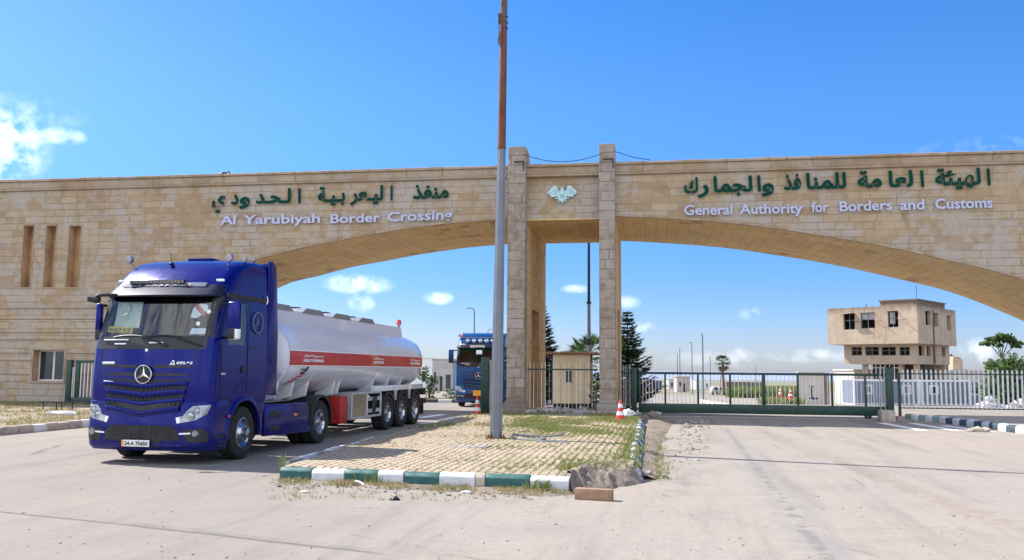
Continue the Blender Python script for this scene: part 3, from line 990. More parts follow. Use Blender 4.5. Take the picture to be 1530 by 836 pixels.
sign('arabic_sign', 'green raised Arabic lettering naming the General Authority on the right arch', [
    [('\ufe8d', 1474.3, 1479, 276), ('\ufe94\ufe8c\ufef4\ufeec\ufedf', 1397, 1464.7, 276.6)],
    [('\ufe8d', 1375, 1380, 278.6), ('\ufe8e\ufecc\ufedf', 1327.5, 1363.5, 279), ('\ufe94\ufee3', 1281, 1317, 279.8)],
    [('\ufe8e\ufee8\ufee4\ufee0\ufedf', 1204.5, 1264, 282), ('\ufeac\ufed3', 1170.5, 1196.6, 283)],
    [('\ufeed', 1137.5, 1156, 285.6), ('\ufe8d', 1131.5, 1136.6, 285.3), ('\ufe8e\ufee4\ufea0\ufedf', 1066, 1124, 286.8), ('\ufead', 1042, 1059, 287.8), ('\ufed9', 1022, 1043, 288)]],
    'green_sign', .05, depth=.03)
sign('english_sign', 'white raised letters reading Al Yarubiyah Border Crossing on the left arch', [
    [('Al', 330.5, 353.5, 335.8, 334.9)], [('Yarubiyah', 364.6, 479.5, 335, 332.6)], [('Border', 495, 569, 333.4, 331.4)], [('Crossing', 580, 677, 330.9, 327.3)]],
    'white_sign', .06, bold=.010, depth=.035, size=.50)
sign('english_sign', 'white raised letters reading General Authority for Borders and Customs on the right arch', [
    [('General', 1022, 1094, 321.2, 320.2)], [('Authority', 1105, 1198.6, 320, 318.2)], [('for', 1212, 1237, 317, 316.4)], [('Borders', 1253.8, 1332, 316, 313.6)], [('and', 1344, 1380, 313.8, 312.8)], [('Customs', 1396.5, 1482, 312.2, 310.2)]],
    'white_sign', .06, bold=.010, depth=.035, size=.50)

def eagle():
    c = FP(840, 288, .06)
    # half outline (x, y) in units of the emblem's half width, head at the top
    half = [(0, .36), (.06, .35), (.10, .30), (.08, .22), (.13, .12), (.24, .16), (.30, .28), (.34, .46), (.48, .48), (.62, .43), (.74, .30), (.86, .16), (1.0, .02),
            (.93, .02), (.97, -.06), (.86, -.04), (.90, -.14), (.78, -.10), (.80, -.21), (.70, -.17), (.74, -.31), (.58, -.26), (.44, -.28), (.30, -.20),
            (.28, -.26), (.40, -.36), (.50, -.36), (.36, -.42), (.30, -.40), (.24, -.33), (.22, -.38), (.33, -.58), (.24, -.54), (.17, -.42), (.15, -.48), (.20, -.66), (.12, -.58), (.07, -.48), (.05, -.56), (.05, -.70), (0, -.73)]
    k = .57
    poly = [(x * k, y * k) for x, y in half] + [(-x * k, y * k) for x, y in reversed(half[1:-1])]
    mb = MB()
    mb.prism(poly, (0, 0, 0), (1, 0, 0), (0, 0, 1), (0, 1, 0), .06)
    o = mb.build('eagle_emblem', 'emblem', None, smooth=0, bevel=0)
    o.location = F2W(c.x, .02, c.z)
    o.rotation_euler = (0, 0, -FYAW)
    tag(o, 'pale teal metal spread-winged eagle emblem on the wall between the pillars', 'emblem')
    # feather ribs
    rb = MB()
    for s in (-1, 1):
        for a in range(7):
            t = a / 6
            rb.tube([(s * (.26 + .34 * t) * k, -.006, (.30 - .08 * t) * k), (s * (.34 + .52 * t) * k, -.006, (-.16 + .12 * t) * k)], .008, 5)
    for a in (-.1, -.04, .04, .1): rb.tube([(a * .5, -.006, -.1), (a * 1.2, -.006, -.34)], .007, 5)
    rb.blob((0, -.02, .0), .09, 2, 3, .1, squash=(1, .35, 1.7))
    rb.build('feathers', 'emblem', o)
eagle()
def wires():
    a, b = F2W(PW1 - .06, -.4, 9.45), F2W(RP1 - .3, -.4, 9.45)
    pts = []
    for k in range(13):
        t = k / 12
        p = a.lerp(b, t)
        p.z = 9.72 - .33 * (1 - (2 * t - 1) ** 2)
        pts.append(p)
    mb = MB()
    mb.tube(pts, .014, 5)
    tag(mb.build('hanging_cable', 'black'), 'thin black cable sagging between the two pillar tops', 'cable')
    a, b = F2W(RP1, -.4, 9.72), F2W(RP1 + 1.3, -.12, GH + .02)
    mb = MB()
    mb.tube([a, a.lerp(b, .5) - Vector((0, 0, .05)), b], .014, 5)
    tag(mb.build('hanging_cable', 'black'), 'short black cable running from the right pillar down to the coping', 'cable')
wires()
def coping_wire():
    p = FP(334, 262)
    mb = MB()
    mb.tube([(-.2, 0, 0), (-.12, 0, .06), (.0, 0, .07), (.14, 0, .12), (.2, 0, .05), (.22, 0, -.02)], .03, 6)
    mb.blob((-.02, 0, .05), .07, 2, 5, .4, squash=(1.6, 1, .7))
    o = mb.build('cable_bundle', 'black')
    o.location = F2W(p.x, .1, GH + .01)
    tag(o, 'small black knot of cable lying on the coping of the left arch', 'cable')
coping_wire()

# ------------------------------------------------------------------ trucks
def lerp_tbl(tbl, z):
    if z <= tbl[0][0]: return tbl[0][1:]
    for a, b in zip(tbl, tbl[1:]):
        if z <= b[0]:
            k = (z - a[0]) / (b[0] - a[0])
            return tuple(a[i] + (b[i] - a[i]) * k for i in range(1, 5))
    return tbl[-1][1:]
KD = 1.5
def ysurf(tbl, x, z):
    yf, w, r, b = lerp_tbl(tbl, z)
    ax, xs = abs(x), w - r
    y = yf + b * (min(ax, xs) / xs) ** 2
    if ax > xs:
        t = min(1, (ax - xs) / r)
        y += KD * r * (1 - sqrt(max(0, 1 - t * t)))
    return y
NC, NF = 6, 10
def contour(tbl, z, yend, sides):
    yf, w, r, b = lerp_tbl(tbl, z)
    yc = yf + b + KD * r
    pts = []
    for t in reversed(sides): pts.append((-w, yc + (yend - yc) * t, z))
    for k in range(1, NC): 
        a = pi / 2 * k / NC
        pts.append((-(w - r) - r * cos(a), yc - KD * r * sin(a), z))
    for k in range(NF + 1):
        x = -(w - r) + 2 * (w - r) * k / NF
        pts.append((x, yf + b * (x / (w - r)) ** 2, z))
    for k in range(NC - 1, 0, -1):
        a = pi / 2 * k / NC
        pts.append(((w - r) + r * cos(a), yc - KD * r * sin(a), z))
    for t in sides: pts.append((w, yc + (yend - yc) * t, z))
    return pts

def patch(mb, tbl, poly, off, thick=.02, mat=0, step=.07):
    bm = bmesh.new()
    vs = [bm.verts.new((x, 0, z)) for x, z in poly]
    bm.faces.new(vs)
    bmesh.ops.triangulate(bm, faces=bm.faces[:])
    x0, x1 = min(p[0] for p in poly), max(p[0] for p in poly)
    z0, z1 = min(p[1] for p in poly), max(p[1] for p in poly)
    for ax, lo, hi in (((1, 0, 0), x0, x1), ((0, 0, 1), z0, z1)):
        k = math.ceil(lo / step + .01)
        while k * step < hi - .005:
            bmesh.ops.bisect_plane(bm, geom=bm.verts[:] + bm.edges[:] + bm.faces[:], plane_co=Vector(ax) * (k * step), plane_no=ax)
            k += 1
    bmesh.ops.remove_doubles(bm, verts=bm.verts, dist=1e-4)
    bm.verts.index_update()
    n = len(bm.verts)
    fr = [(v.co.x, ysurf(tbl, v.co.x, v.co.z) - off, v.co.z) for v in bm.verts]
    bkv = [(x, y + thick, z) for x, y, z in fr]
    fs = [tuple(v.index for v in f.verts) for f in bm.faces]
    fb = [tuple(i + n for i in reversed(f)) for f in fs]
    sd = []
    for e in bm.edges:
        if len(e.link_faces) == 1:
            a, b = e.verts[0].index, e.verts[1].index
            sd.append((a, b, b + n, a + n))
    bm.free()
    mb.add(fr + bkv, fs + fb + sd, mat)

CAB = [(1.10, .06, 1.235, .20, .09), (1.5, .06, 1.235, .20, .09), (2.06, .10, 1.23, .19, .10), (2.30, .17, 1.225, .18, .10), (3.04, .42, 1.20, .16, .12), (3.14, .46, 1.20, .17, .12),
       (3.34, .60, 1.19, .20, .13), (3.50, .78, 1.185, .20, .13), (3.64, .96, 1.18, .22, .12), (3.74, 1.14, 1.165, .24, .12), (3.81, 1.36, 1.12, .27, .10), (3.845, 1.58, 1.04, .32, .08)]
BUM = [(.25, .10, 1.20, .22, .10), (.33, .035, 1.24, .24, .10), (.45, .02, 1.245, .24, .10), (.72, .0, 1.245, .24, .10), (.80, .015, 1.245, .24, .10), (1.12, .05, 1.24, .22, .09), (1.14, .08, 1.235, .21, .09)]

def star_badge(mb, o, r, en, mat=0, ring=True, w=.16):
    o, en = Vector(o), Vector(en).normalized()
    ex = Vector((0, 0, 1)).cross(en)
    ex = ex.normalized() if ex.length > .1 else Vector((1, 0, 0))
    ey = en.cross(ex)
    if ring:
        n, m = 36, 6
        rings = []
        for k in range(n):
            a = 2 * pi * k / n
            c = ex * cos(a) + ey * sin(a)
            rings.append([o + c * (r + r * .07 * cos(2 * pi * j / m)) + en * (r * .07 * sin(2 * pi * j / m) + .01) for j in range(m)])
        rings.append(rings[0])
        mb.loft(rings, True, (False, False), mat)
    for k in range(3):
        a = pi / 2 + 2 * pi * k / 3
        d, q = ex * cos(a) + ey * sin(a), ex * -sin(a) + ey * cos(a)
        mb.add([o + d * r * .98 + en * .008, o + q * r * w + d * r * .06 + en * .006, o + en * .03, o - q * r * w + d * r * .06 + en * .006], [(0, 1, 2), (0, 2, 3)], mat)

def tube_ring(mb, o, ax, r, t, mat=0, n=28, m=6):
    ax = Vector(ax).normalized(); u = ax.orthogonal().normalized(); w = ax.cross(u)
    rings = []
    for k in range(n):
        a = 2 * pi * k / n
        c = u * cos(a) + w * sin(a)
        rings.append([Vector(o) + c * (r + t * cos(2 * pi * j / m)) + ax * (t * sin(2 * pi * j / m)) for j in range(m)])
    rings.append(rings[0])
    mb.loft(rings, True, (False, False), mat)

def make_wheel(parent, x, y, side, w=.31, R=.505, steer=0.0, front=False, dual=False, detail=True):
    n = 40 if detail else 20
    ax = Vector((side, 0, 0))
    tb = MB()
    def tyre(xc):
        prof = [(.29, -w * .40), (.31, -w * .46), (R - .10, -w * .52), (R - .035, -w * .49), (R - .008, -w * .40), (R, -w * .33)]
        tread = []
        for k in range(4):
            a, b = -w * .33 + w * .66 * (k + .12) / 4, -w * .33 + w * .66 * (k + .88) / 4
            tread += [(R, a), (R, b)] + ([(R - .014, b + .004), (R - .014, b + w * .03)] if k < 3 else [])
        prof = prof + tread + [(r_, -h) for r_, h in reversed(prof)]
        tb.lathe(prof, (xc, 0, 0), ax, n)
    tyre(0)
    if dual: tyre(-side * (w + .05))
    o = tb.build('wheel', 'rubber', parent, smooth=30)
    o.location = (x, y, R - .012)
    o.rotation_euler = (0, 0, steer)
    rb = MB()
    h0 = w * .40
    if front:
        prof = [(.292, h0 - .02), (.292, h0 + .015), (.272, h0 + .02), (.255, h0 - .01), (.235, h0 - .035), (.19, h0 + .005), (.165, h0 + .03), (.155, h0 + .045), (.10, h0 + .05), (.095, h0 + .12), (.05, h0 + .135), (.0, h0 + .135)]
    else:
        prof = [(.292, h0 - .02), (.292, h0 + .015), (.275, h0 + .018), (.258, h0 - .02), (.245, h0 - .11), (.20, h0 - .15), (.165, h0 - .155), (.155, h0 - .12), (.13, h0 - .02), (.10, h0 - .0), (.05, h0 + .012), (.0, h0 + .012)]
    rb.lathe(prof, (0, 0, 0), ax, 36 if detail else 18)
    rim = rb.build('rim', 'chrome', o, smooth=40)
    if detail:
        hb = MB()
        hn = h0 + .045 if front else h0 - .155
        for k in range(10):
            a = 2 * pi * k / 10
            hb.tube([(side * (hn - .01), .128 * cos(a) * (1.0 if front else 1.4), .128 * sin(a) * (1.0 if front else 1.4)), (side * (hn + .035), .128 * cos(a) * (1.0 if front else 1.4), .128 * sin(a) * (1.0 if front else 1.4))], .015, 6)
        for k in range(10):
            a = 2 * pi * (k + .5) / 10
            r0, hh = (.212, h0 - .012) if front else (.222, h0 - .128)
            hb.lathe([(.022, .004), (.0, .006)], (side * hh, r0 * cos(a), r0 * sin(a)), ax, 8, mat=1)
        hb.build('wheel_nut_ring', ['steel', 'ink'], o, smooth=30)
    return o

def mudguard(parent, x0, x1, y, zc, R, a0, a1, mat='black', t=.02, lip=.05):
    mb = MB()
    n = 18
    rings = []
    for k in range(n + 1):
        a = a0 + (a1 - a0) * k / n
        c, s = cos(a), sin(a)
        rings.append([(x0, y + R * c, zc + R * s), (x1, y + R * c, zc + R * s), (x1, y + (R - lip) * c, zc + (R - lip) * s), (x1 - (t if x1 > x0 else -t), y + (R - lip) * c, zc + (R - lip) * s), (x1 - (t if x1 > x0 else -t), y + (R - t) * c, zc + (R - t) * s), (x0, y + (R - t) * c, zc + (R - t) * s)])
    mb.loft(rings, True, (True, True))
    return mb.build('mudguard', mat, parent, smooth=40)

def make_tractor(root, body, near=True):
    T = root
    SD = [0, .06, .14, .48, .54, .75, 1.0]
    YE = 2.30
    zs = [1.10, 1.3, 1.5, 1.8, 2.06, 2.16, 2.30, 2.5, 2.75, 2.97, 3.04, 3.14, 3.24, 3.34, 3.42, 3.50, 3.57, 3.64, 3.69, 3.74, 3.78, 3.81, 3.83, 3.845]
    rings = [contour(CAB, z, YE, SD) for z in zs]
    ns = len(SD)
    front0, front1 = ns + NC - 1, ns + NC - 1 + NF          # columns of the flat front
    n = len(rings[0])
    sh, ws, sw, cw = MB(), MB(), MB(), MB()
    allv = [p for r in rings for p in r]
    fsh, fws, fsw, fcw = [], [], [], []
    for i in range(len(zs) - 1):
        zc = (zs[i] + zs[i + 1]) / 2
        for j in range(n - 1):
            q = (i * n + j, i * n + j + 1, (i + 1) * n + j + 1, (i + 1) * n + j)
            isf = front0 - 1 <= j < front1 + 1
            # side window columns: between SD[2] and SD[3]
            jl, jr = ns - 1 - 3, n - ns + 2
            if isf and 2.30 < zc < 3.04: fws.append(q)
            elif isf and 2.06 < zc < 2.30: fcw.append(q)
            elif (j == jl or j == jr) and 2.16 < zc < 2.97: fsw.append((q, j == jr))
            else: fsh.append(q)
    m = len(allv)
    top = tuple((len(zs) - 1) * n + j for j in range(n))
    bot = tuple(range(n - 1, -1, -1))
    back = []
    for i in range(len(zs) - 1): back.append((i * n + n - 1, i * n, (i + 1) * n, (i + 1) * n + n - 1))
    sh.add(allv, fsh + [top, bot] + back)
    cab = sh.build('cab', body, T, smooth=42, weld=True)
    cw.add([Vector(p) for p in allv], fcw)
    cw.build('wiper_cowl', 'black', cab, smooth=50, weld=True)
    ws.add([Vector(p) + Vector((0, -.004, 0)) for p in allv], fws)
    ws.build('windscreen', 'glass', cab, smooth=60, weld=True)
    for right in (True, False):
        w = MB()
        w.add(allv, [q for q, r in fsw if r == right])
        w.build('side_window', 'glass_tint', cab, smooth=60, weld=True)
    # black surround of the windscreen
    for xa, xb, za, zb in ((-1.2, -1.03, 2.28, 3.08), (1.03, 1.2, 2.28, 3.08)):
        sr = MB()
        patch(sr, CAB, [(xa, za), (xb, za), (xb * .985, zb), (xa * .985, zb)], .008, .006)
        sr.build('windscreen_pillar', 'black', cab, smooth=50)
    # interior
    it = MB()
    it.box2((-1.12, .62, 1.9), (1.12, .95, 2.27))
    it.box2((.35, .75, 2.2), (.95, .99, 2.42))
    it.box2((-1.15, .60, 1.70), (1.15, 2.26, 1.78))
    it.box2((-1.15, 2.20, 1.78), (1.15, 2.262, 3.18))
    it.box2((-1.12, .70, 3.14), (1.12, 2.2, 3.17))
    it.build('dashboard', 'interior', cab, smooth=0, bevel=.03)
    for sx in (-.62, .62):
        s = MB()
        s.box((sx, 1.35, 2.02), (.5, .5, .14)); s.box((sx, 1.62, 2.38), (.48, .14, .68)); s.box((sx, 1.62, 2.80), (.28, .1, .18))
        s.build('seat', 'interior', cab, bevel=.04)
    sw_ = MB()
    tube_ring(sw_, (.62, .98, 2.36), (0, -.75, .66), .23, .018)
    sw_.build('steering_wheel', 'black', cab)
    # bumper
    bz = [.25, .29, .33, .45, .72, .80, 1.0, 1.12, 1.14]
    bs = [0, .5, 1.0]
    br = [contour(BUM, z, .84 if z < 1.1 else .80, bs) for z in bz]
    bb = MB()
    bb.loft(br, False, (True, True))
    bum = bb.build('bumper', body, T, smooth=40, weld=True)
    d = MB()
    patch(d, BUM, [(-.60, .70), (.60, .70), (.70, .60), (.74, .44), (-.74, .44), (-.70, .60)], .006, .02)
    patch(d, BUM, [(-.40, .46), (.40, .46), (.38, .31), (-.38, .31)], .010, .02)
    for s in (-1, 1):
        patch(d, BUM, [(s * .80, .63), (s * 1.14, .65), (s * 1.20, .55), (s * 1.19, .42), (s * .86, .42)], .006, .02)
    d.build('lower_intake', 'black', bum, smooth=0)
    d = MB()
    for zz in (.50, .555, .61, .665):
        patch(d, BUM, [(-.58, zz), (.58, zz), (.58, zz + .02), (-.58, zz + .02)], .02, .018)
    for xx in (-.2, .2): patch(d, BUM, [(xx - .02, .48), (xx + .02, .48), (xx + .02, .69), (xx - .02, .69)], .022, .02)
    patch(d, BUM, [(-.21, .47), (.0, .47), (.0, .69), (-.21, .69)], .016, .015)
    d.build('intake_bars', 'black', bum, smooth=0)
    lp = MB()
    patch(lp, BUM, [(-.78, .335), (.78, .335), (.80, .39), (-.80, .39)], .018, .03)
    lp.build('bumper_lip', body, bum, smooth=40)
    for s in (-1, 1):
        h = MB()
        poly = [(s * .66, .84), (s * .69, .74), (s * 1.02, .80), (s * 1.17, .90), (s * 1.205, 1.07), (s * .95, 1.045), (s * .86, .97), (s * .82, .88)]
        if s < 0: poly = poly[::-1]
        patch(h, BUM, poly, .012, .03)
        hl = h.build('headlight', 'lamp_clear', bum, smooth=50)
        k = MB()
        for xx, zz, rr in ((.92, .88, .075), (1.03, .965, .055)):
            yy = ysurf(BUM, xx, zz) - .018
            tube_ring(k, (s * xx, yy, zz), (0, 1, 0), rr, .010)
            k.blob((s * xx, yy + .01, zz), rr * .75, 2, 1, 0, squash=(1, .35, 1))
        k.build('lamp_lens', 'chrome', hl)
        k = MB()
        patch(k, BUM, [(s * .665, .845), (s * .692, .742), (s * .75, .752), (s * .73, .85)][::s], .016, .02)
        k.build('indicator', 'drl', hl, smooth=0)
        k = MB()
        patch(k, BUM, [(s * .74, .545), (s * .94, .555), (s * .94, .585), (s * .74, .575)][::s], .022, .02)
        k.build('daylight_bar', 'drl', bum, smooth=0)
        k = MB()
        yy = ysurf(BUM, 1.02, .565)
        k.lathe([(.0, -.03), (.05, -.03), (.062, -.01), (.062, .03)], (s * 1.02, yy, .565), (0, 1, 0), 18)
        k.build('fog_lamp', 'lamp_clear', bum)
    # number plate
    if near:
        p = MB()
        p.box((-.05, -.028, .385), (.54, .014, .115))
        pl = p.build('number_plate', 'plate', bum, smooth=0, bevel=.006)
        k = MB()
        k.box((-.298, -.037, .385), (.04, .004, .112))
        k.build('plate_strip', 'orange', pl, smooth=0)
        k = MB()
        add_text(k, '24-A 75650', (-.265, -.036, .352), (1, 0, 0), (0, 0, 1), (0, -1, 0), width=.46, bold=.03, depth=.003, height=.072)
        k.build('plate_lettering', 'ink', pl, smooth=0, normals=False)
    else:
        p = MB()
        p.box((.05, -.03, .72), (.60, .014, .28))
        pl = p.build('number_plate', 'orange', bum, smooth=0, bevel=.006)
    # grille: dark backing, V shaped slats in body colour, thin slots either side of the badge
    gr = MB()
    patch(gr, CAB, [(-.84, 1.50), (.84, 1.50), (.80, 1.36), (.74, 1.14), (-.74, 1.14), (-.80, 1.36)], .012, .02)
    patch(gr, BUM, [(-.745, 1.135), (.745, 1.135), (.70, 1.02), (.42, .93), (.0, .86), (-.42, .93), (-.70, 1.02)], .034, .04)
    for zz, hw in ((1.745, .86), (1.60, .84)):
        for s in (-1, 1):
            patch(gr, CAB, [(s * .17, zz - .03), (s * hw, zz - .015), (s * hw, zz + .02), (s * .17, zz + .03)][::s], .008, .015)
    gri = gr.build('grille', 'black', T, smooth=0)
    def slat(zt, hw, dz, th, off=.05, vd=.09):
        k = MB()
        m_ = 14
        rr = []
        for i in range(m_ + 1):
            x = -hw + 2 * hw * i / m_
            zz = zt - vd * max(0.0, 1 - abs(x) / hw) ** 1.3
            tb = CAB if zz > 1.12 else BUM
            y = ysurf(CAB if zz > 1.135 else BUM, x, zz) - off
            rr.append([(x, y + .0, zz + th * .15), (x, y - .012, zz), (x, y - .008, zz - th * .5), (x, y + .03, zz - th), (x, y + .05, zz - th * .9), (x, y + .05, zz + th * .15)])
        k.loft(rr, True, (True, True))
        k.build('grille_slat', body, gri, smooth=50)
    slat(1.47, .83, 0, .085, .028, .05)
    slat(1.335, .80, 0, .10, .034, .07)
    slat(1.175, .77, 0, .10, .038, .08)
    slat(1.03, .72, 0, .085, .055, .10)
    ms = MB()
    for zz in (1.40, 1.245, 1.09):
        for k_ in range(-9, 10): ms.box((k_ * .08, .03, zz - .07 * (1 - abs(k_) / 9)), (.006, .02, .06))
    ms.build('grille_mesh', 'ink', gri, smooth=0)
    bd = MB()
    yb = ysurf(CAB, 0, 1.6) - .03
    bd.lathe([(.0, -.012), (.165, -.006), (.168, .03)], (0, yb, 1.60), (0, 1, 0), 32)
    bg = bd.build('badge', 'ink', gri)
    bs_ = MB()
    star_badge(bs_, (0, yb - .006, 1.60), .160, (0, -1, 0), w=.17)
    bs_.build('star', 'silver', bg, smooth=20)
    kb = MB()
    kb.lathe([(.0, -.02), (.03, -.015), (.034, .02)], (0, ysurf(CAB, 0, 2.03), 2.03), (0, 1, 0), 16)
    kb.build('badge_small', 'silver', cab)
    # seams of the bonnet and doors
    sm = MB()
    for s in (-1, 1):
        patch(sm, CAB, [(s * .945, 1.52), (s * .957, 1.52), (s * .985, 2.05), (s * .973, 2.05)][::s], .004, .006)
    patch(sm, CAB, [(-.96, 1.512), (.96, 1.512), (.96, 1.524), (-.96, 1.524)], .004, .006)
    patch(sm, CAB, [(-.97, 2.052), (.97, 2.052), (.97, 2.068), (-.97, 2.068)], .004, .006)
    for s in (-1, 1):
        sx = s * 1.238
        for a, b in (((.50, 1.12), (.50, 2.15)), ((1.50, 1.12), (1.50, 3.02)), ((1.04, 1.30), (1.50, 1.62))):
            d = Vector((0, b[0] - a[0], b[1] - a[1]))
            L_ = d.length
            sm.box((sx, (a[0] + b[0]) / 2, (a[1] + b[1]) / 2), (.008, .012, L_), R=Euler((-atan2(d.y, d.z), 0, 0)).to_matrix())
        sm.box((sx, 1.85, 2.12), (.008, .55, .012))
    sm.build('panel_seam', 'ink', cab, smooth=0)
    # side trim strip and window rubber
    for s in (-1, 1):
        tr = MB()
        tr.box2((s * 1.196, .66, 3.03), (s * 1.232, 2.30, 3.12))
        tr.box2((s * 1.205, .64, 2.965), (s * 1.240, 1.45, 2.995))
        tr.build('side_trim', 'black', cab, bevel=.008)
        cl = MB()
        cl.tube([(s * 1.24, 2.19, 3.18), (s * 1.25, 2.215, 3.09), (s * 1.24, 2.19, 3.01)], .014, 6)
        cl.build('trim_clip', 'silver', cab)
        hd = MB()
        hd.box((s * 1.245, 1.34, 1.70), (.03, .15, .13))
        hd.build('door_handle', 'black', cab, bevel=.012)
        gh = MB()
        gh.box((s * 1.24, .60, 1.62), (.02, .16, .035))
        gh.build('door_lettering', 'silver', cab, bevel=.006)
    # visor over the windscreen
    vz = MB()
    rr = []
    for i in range(25):
        x = -1.16 + 2.32 * i / 24
        y0, y1 = ysurf(CAB, x, 3.05), ysurf(CAB, x, 3.28)
        e = .06 * (abs(x) / 1.16) ** 6
        rr.append([(x, y0 - .20 + e * 2, 3.02 + e * .4), (x, y0 - .215 + e * 2, 3.05 + e * .4), (x, y1 - .10 + e, 3.235), (x, y1 - .03, 3.27), (x, y1 + .03, 3.26), (x, y0 - .02, 3.06)])
    vz.loft(rr, True, (True, True))
    vis = vz.build('sun_visor', 'navy', cab, smooth=40)
    if near:
        st = MB()
        rr = []
        for i in range(25):
            x = -.84 + 1.68 * i / 24
            y1 = ysurf(CAB, x, 3.28)
            rr.append([(x, y1 - .128, 3.225), (x, y1 - .060, 3.305), (x, y1 - .02, 3.29), (x, y1 - .09, 3.21)])
        st.loft(rr, True, (True, True))
        st.build('visor_strip', 'visor_lilac', vis, smooth=40)
        tx = MB()
        for i, chh in enumerate('GIGASPACE'):
            x = -.58 + i * .135 
            y1 = ysurf(CAB, x, 3.28)
            add_text(tx, chh, (x, y1 - .129, 3.236), (1, 0, 0), (0, .66, .75), (0, -.75, .66), width=.085, bold=.03, depth=.004, height=.062)
        tx.build('visor_lettering', 'ink', vis, smooth=0, normals=False)
        lb = MB()
        yl = ysurf(CAB, 0, 3.3) - .06
        lb.box((-.13, yl, 3.315), (1.14, .07, .075))
        lbo = lb.build('light_bar', 'black', cab, bevel=.01)
        ln = MB()
        for k in range(16): ln.box((-.13 - .53 + k * .0706, yl - .037, 3.315), (.056, .008, .05))
        ln.build('light_bar_lens', 'bar_lens', lbo, smooth=0)
        an = MB()
        an.blob((-.18, 1.02, 3.72), .05, 2, 1, .1, squash=(1, 1.2, .7))
        an.tube([(-.18, 1.02, 3.72), (-.19, .98, 3.93)], .006, 6)
        an.build('antenna', 'ink', cab)
        for q, lab in (((-1.21, 1.20, 3.84), 1), ((.98, 1.12, 3.83), 1), ((1.10, 1.5, 3.83), .6), ((1.04, 2.0, 3.90), .5)):
            r_ = .075 * lab
            rl = MB()
            rl.lathe([(.0, -.05), (r_ * .9, -.045), (r_, -.02), (r_, .02), (r_ * .6, .06), (0, .07)], q, (0, 1, .05), 20)
            rl.tube([(q[0], q[1], q[2] - r_ * .8), (q[0] * .95, q[1] + .04, q[2] - r_ - .03), (q[0] * .93, q[1] + .05, q[2] - r_ - .09)], .016, 6)
            o = rl.build('roof_lamp', 'steel', cab)
        for s, mk in ((-1, 'drl'), (1, 'drl')):
            mk_ = MB()
            mk_.box((s * 1.02, ysurf(CAB, 1.02, 3.36) - .01, 3.36), (.16, .04, .05))
            mk_.build('marker_lamp', mk, cab, bevel=.012)
        hb = MB()
        hb.box((.1, 1.75, 3.87), (.55, .4, .05))
        hb.build('roof_hatch', body, cab, bevel=.02)
    # mirrors
    def mirror(s, x0, x1, y, z0, z1, turn):
        R = Euler((0, 0, turn)).to_matrix()
        mb = MB()
        mb.box(((x0 + x1) / 2 * s, y, (z0 + z1) / 2 + .08), (abs(x1 - x0), .13, (z1 - z0) * .80), R=R)
        mo = mb.build('mirror', body, cab, bevel=.045, seg=3)
        m2 = MB()
        m2.box(((x0 + x1) / 2 * s, y, z0 + .10), (abs(x1 - x0) * .96, .12, .24), R=R)
        m2.build('wide_angle_housing', 'white_vinyl' if s > 0 and near else 'black', mo, bevel=.045, seg=3)  # white on the near housing is a reflection painted as solid colour
        m4 = MB()
        m4.box(((x0 + x1) / 2 * s - .03 * s, y - .012, z0 + .09), (abs(x1 - x0) * .7, .12, .2), R=R)
        m4.build('mirror_base', 'black', mo, bevel=.03)
        m3 = MB()
        c = R @ Vector((0, .066, 0))
        m3.box(((x0 + x1) / 2 * s + c.x, y + c.y, (z0 + z1) / 2 + .08), (abs(x1 - x0) * .84, .006, (z1 - z0) * .7), R=R)
        m3.build('mirror_glass', 'mirror', mo)
        a = MB()
        a.tube([(1.19 * s, y + .15, z1 - .02), ((x0 + x1) / 2 * s, y + .04, z1 - .02)], .028, 8)
        a.tube([(1.21 * s, y + .15, z0 + .02), ((x0 + x1) / 2 * s, y + .04, z0 + .02)], .028, 8)
        a.build('mirror_arm', 'black', mo)
    mirror(1, 1.36, 1.62, .46, 2.26, 2.92, -.12)
    if near:
        mirror(-1, 1.17, 1.28, .40, 2.24, 2.90, .25)
        fm = MB()
        fm.tube([(-.80, .30, 3.05), (-.86, .16, 3.05), (-1.00, .04, 3.03), (-1.10, .03, 2.97)], .032, 8)
        fm.box((-1.08, .03, 2.96), (.20, .13, .10), R=Euler((.3, .25, .1)).to_matrix())
        fm.build('front_mirror', 'black', cab, bevel=.02)
    else:
        mirror(-1, 1.36, 1.62, .46, 2.26, 2.92, .12)
    # wipers
    wp = MB()
    for x0, x1 in ((-.75, -.02), (-.05, .62)):
        pts = []
        for k in range(9):
            t = k / 8
            x = x0 + (x1 - x0) * t
            z = 2.27 + .035 * sin(t * pi)
            pts.append((x, ysurf(CAB, x, z) - .03, z))
        wp.tube(pts, .012, 6)
        pts = []
        for k in range(7):
            t = k / 6
            x = x1 + .42 + (-.42) * t - .1 * t
            z = 2.12 + .16 * t
            pts.append((x, ysurf(CAB, min(x, 1.0), z) - .035, z))
        wp.tube(pts, .016, 6)
    wp.build('wiper', 'ink', cab)
    wl = MB()
    for x0, x1, zz in ((-.96, -.42, 2.215), (.02, .3, 2.16), (-.7, -.45, 2.14)):
        patch(wl, CAB, [(x0, zz), (x1, zz), (x1, zz + .022), (x0, zz + .022)], .02, .015)
    wl.build('cowl_strip', 'white_vinyl', cab, smooth=0)
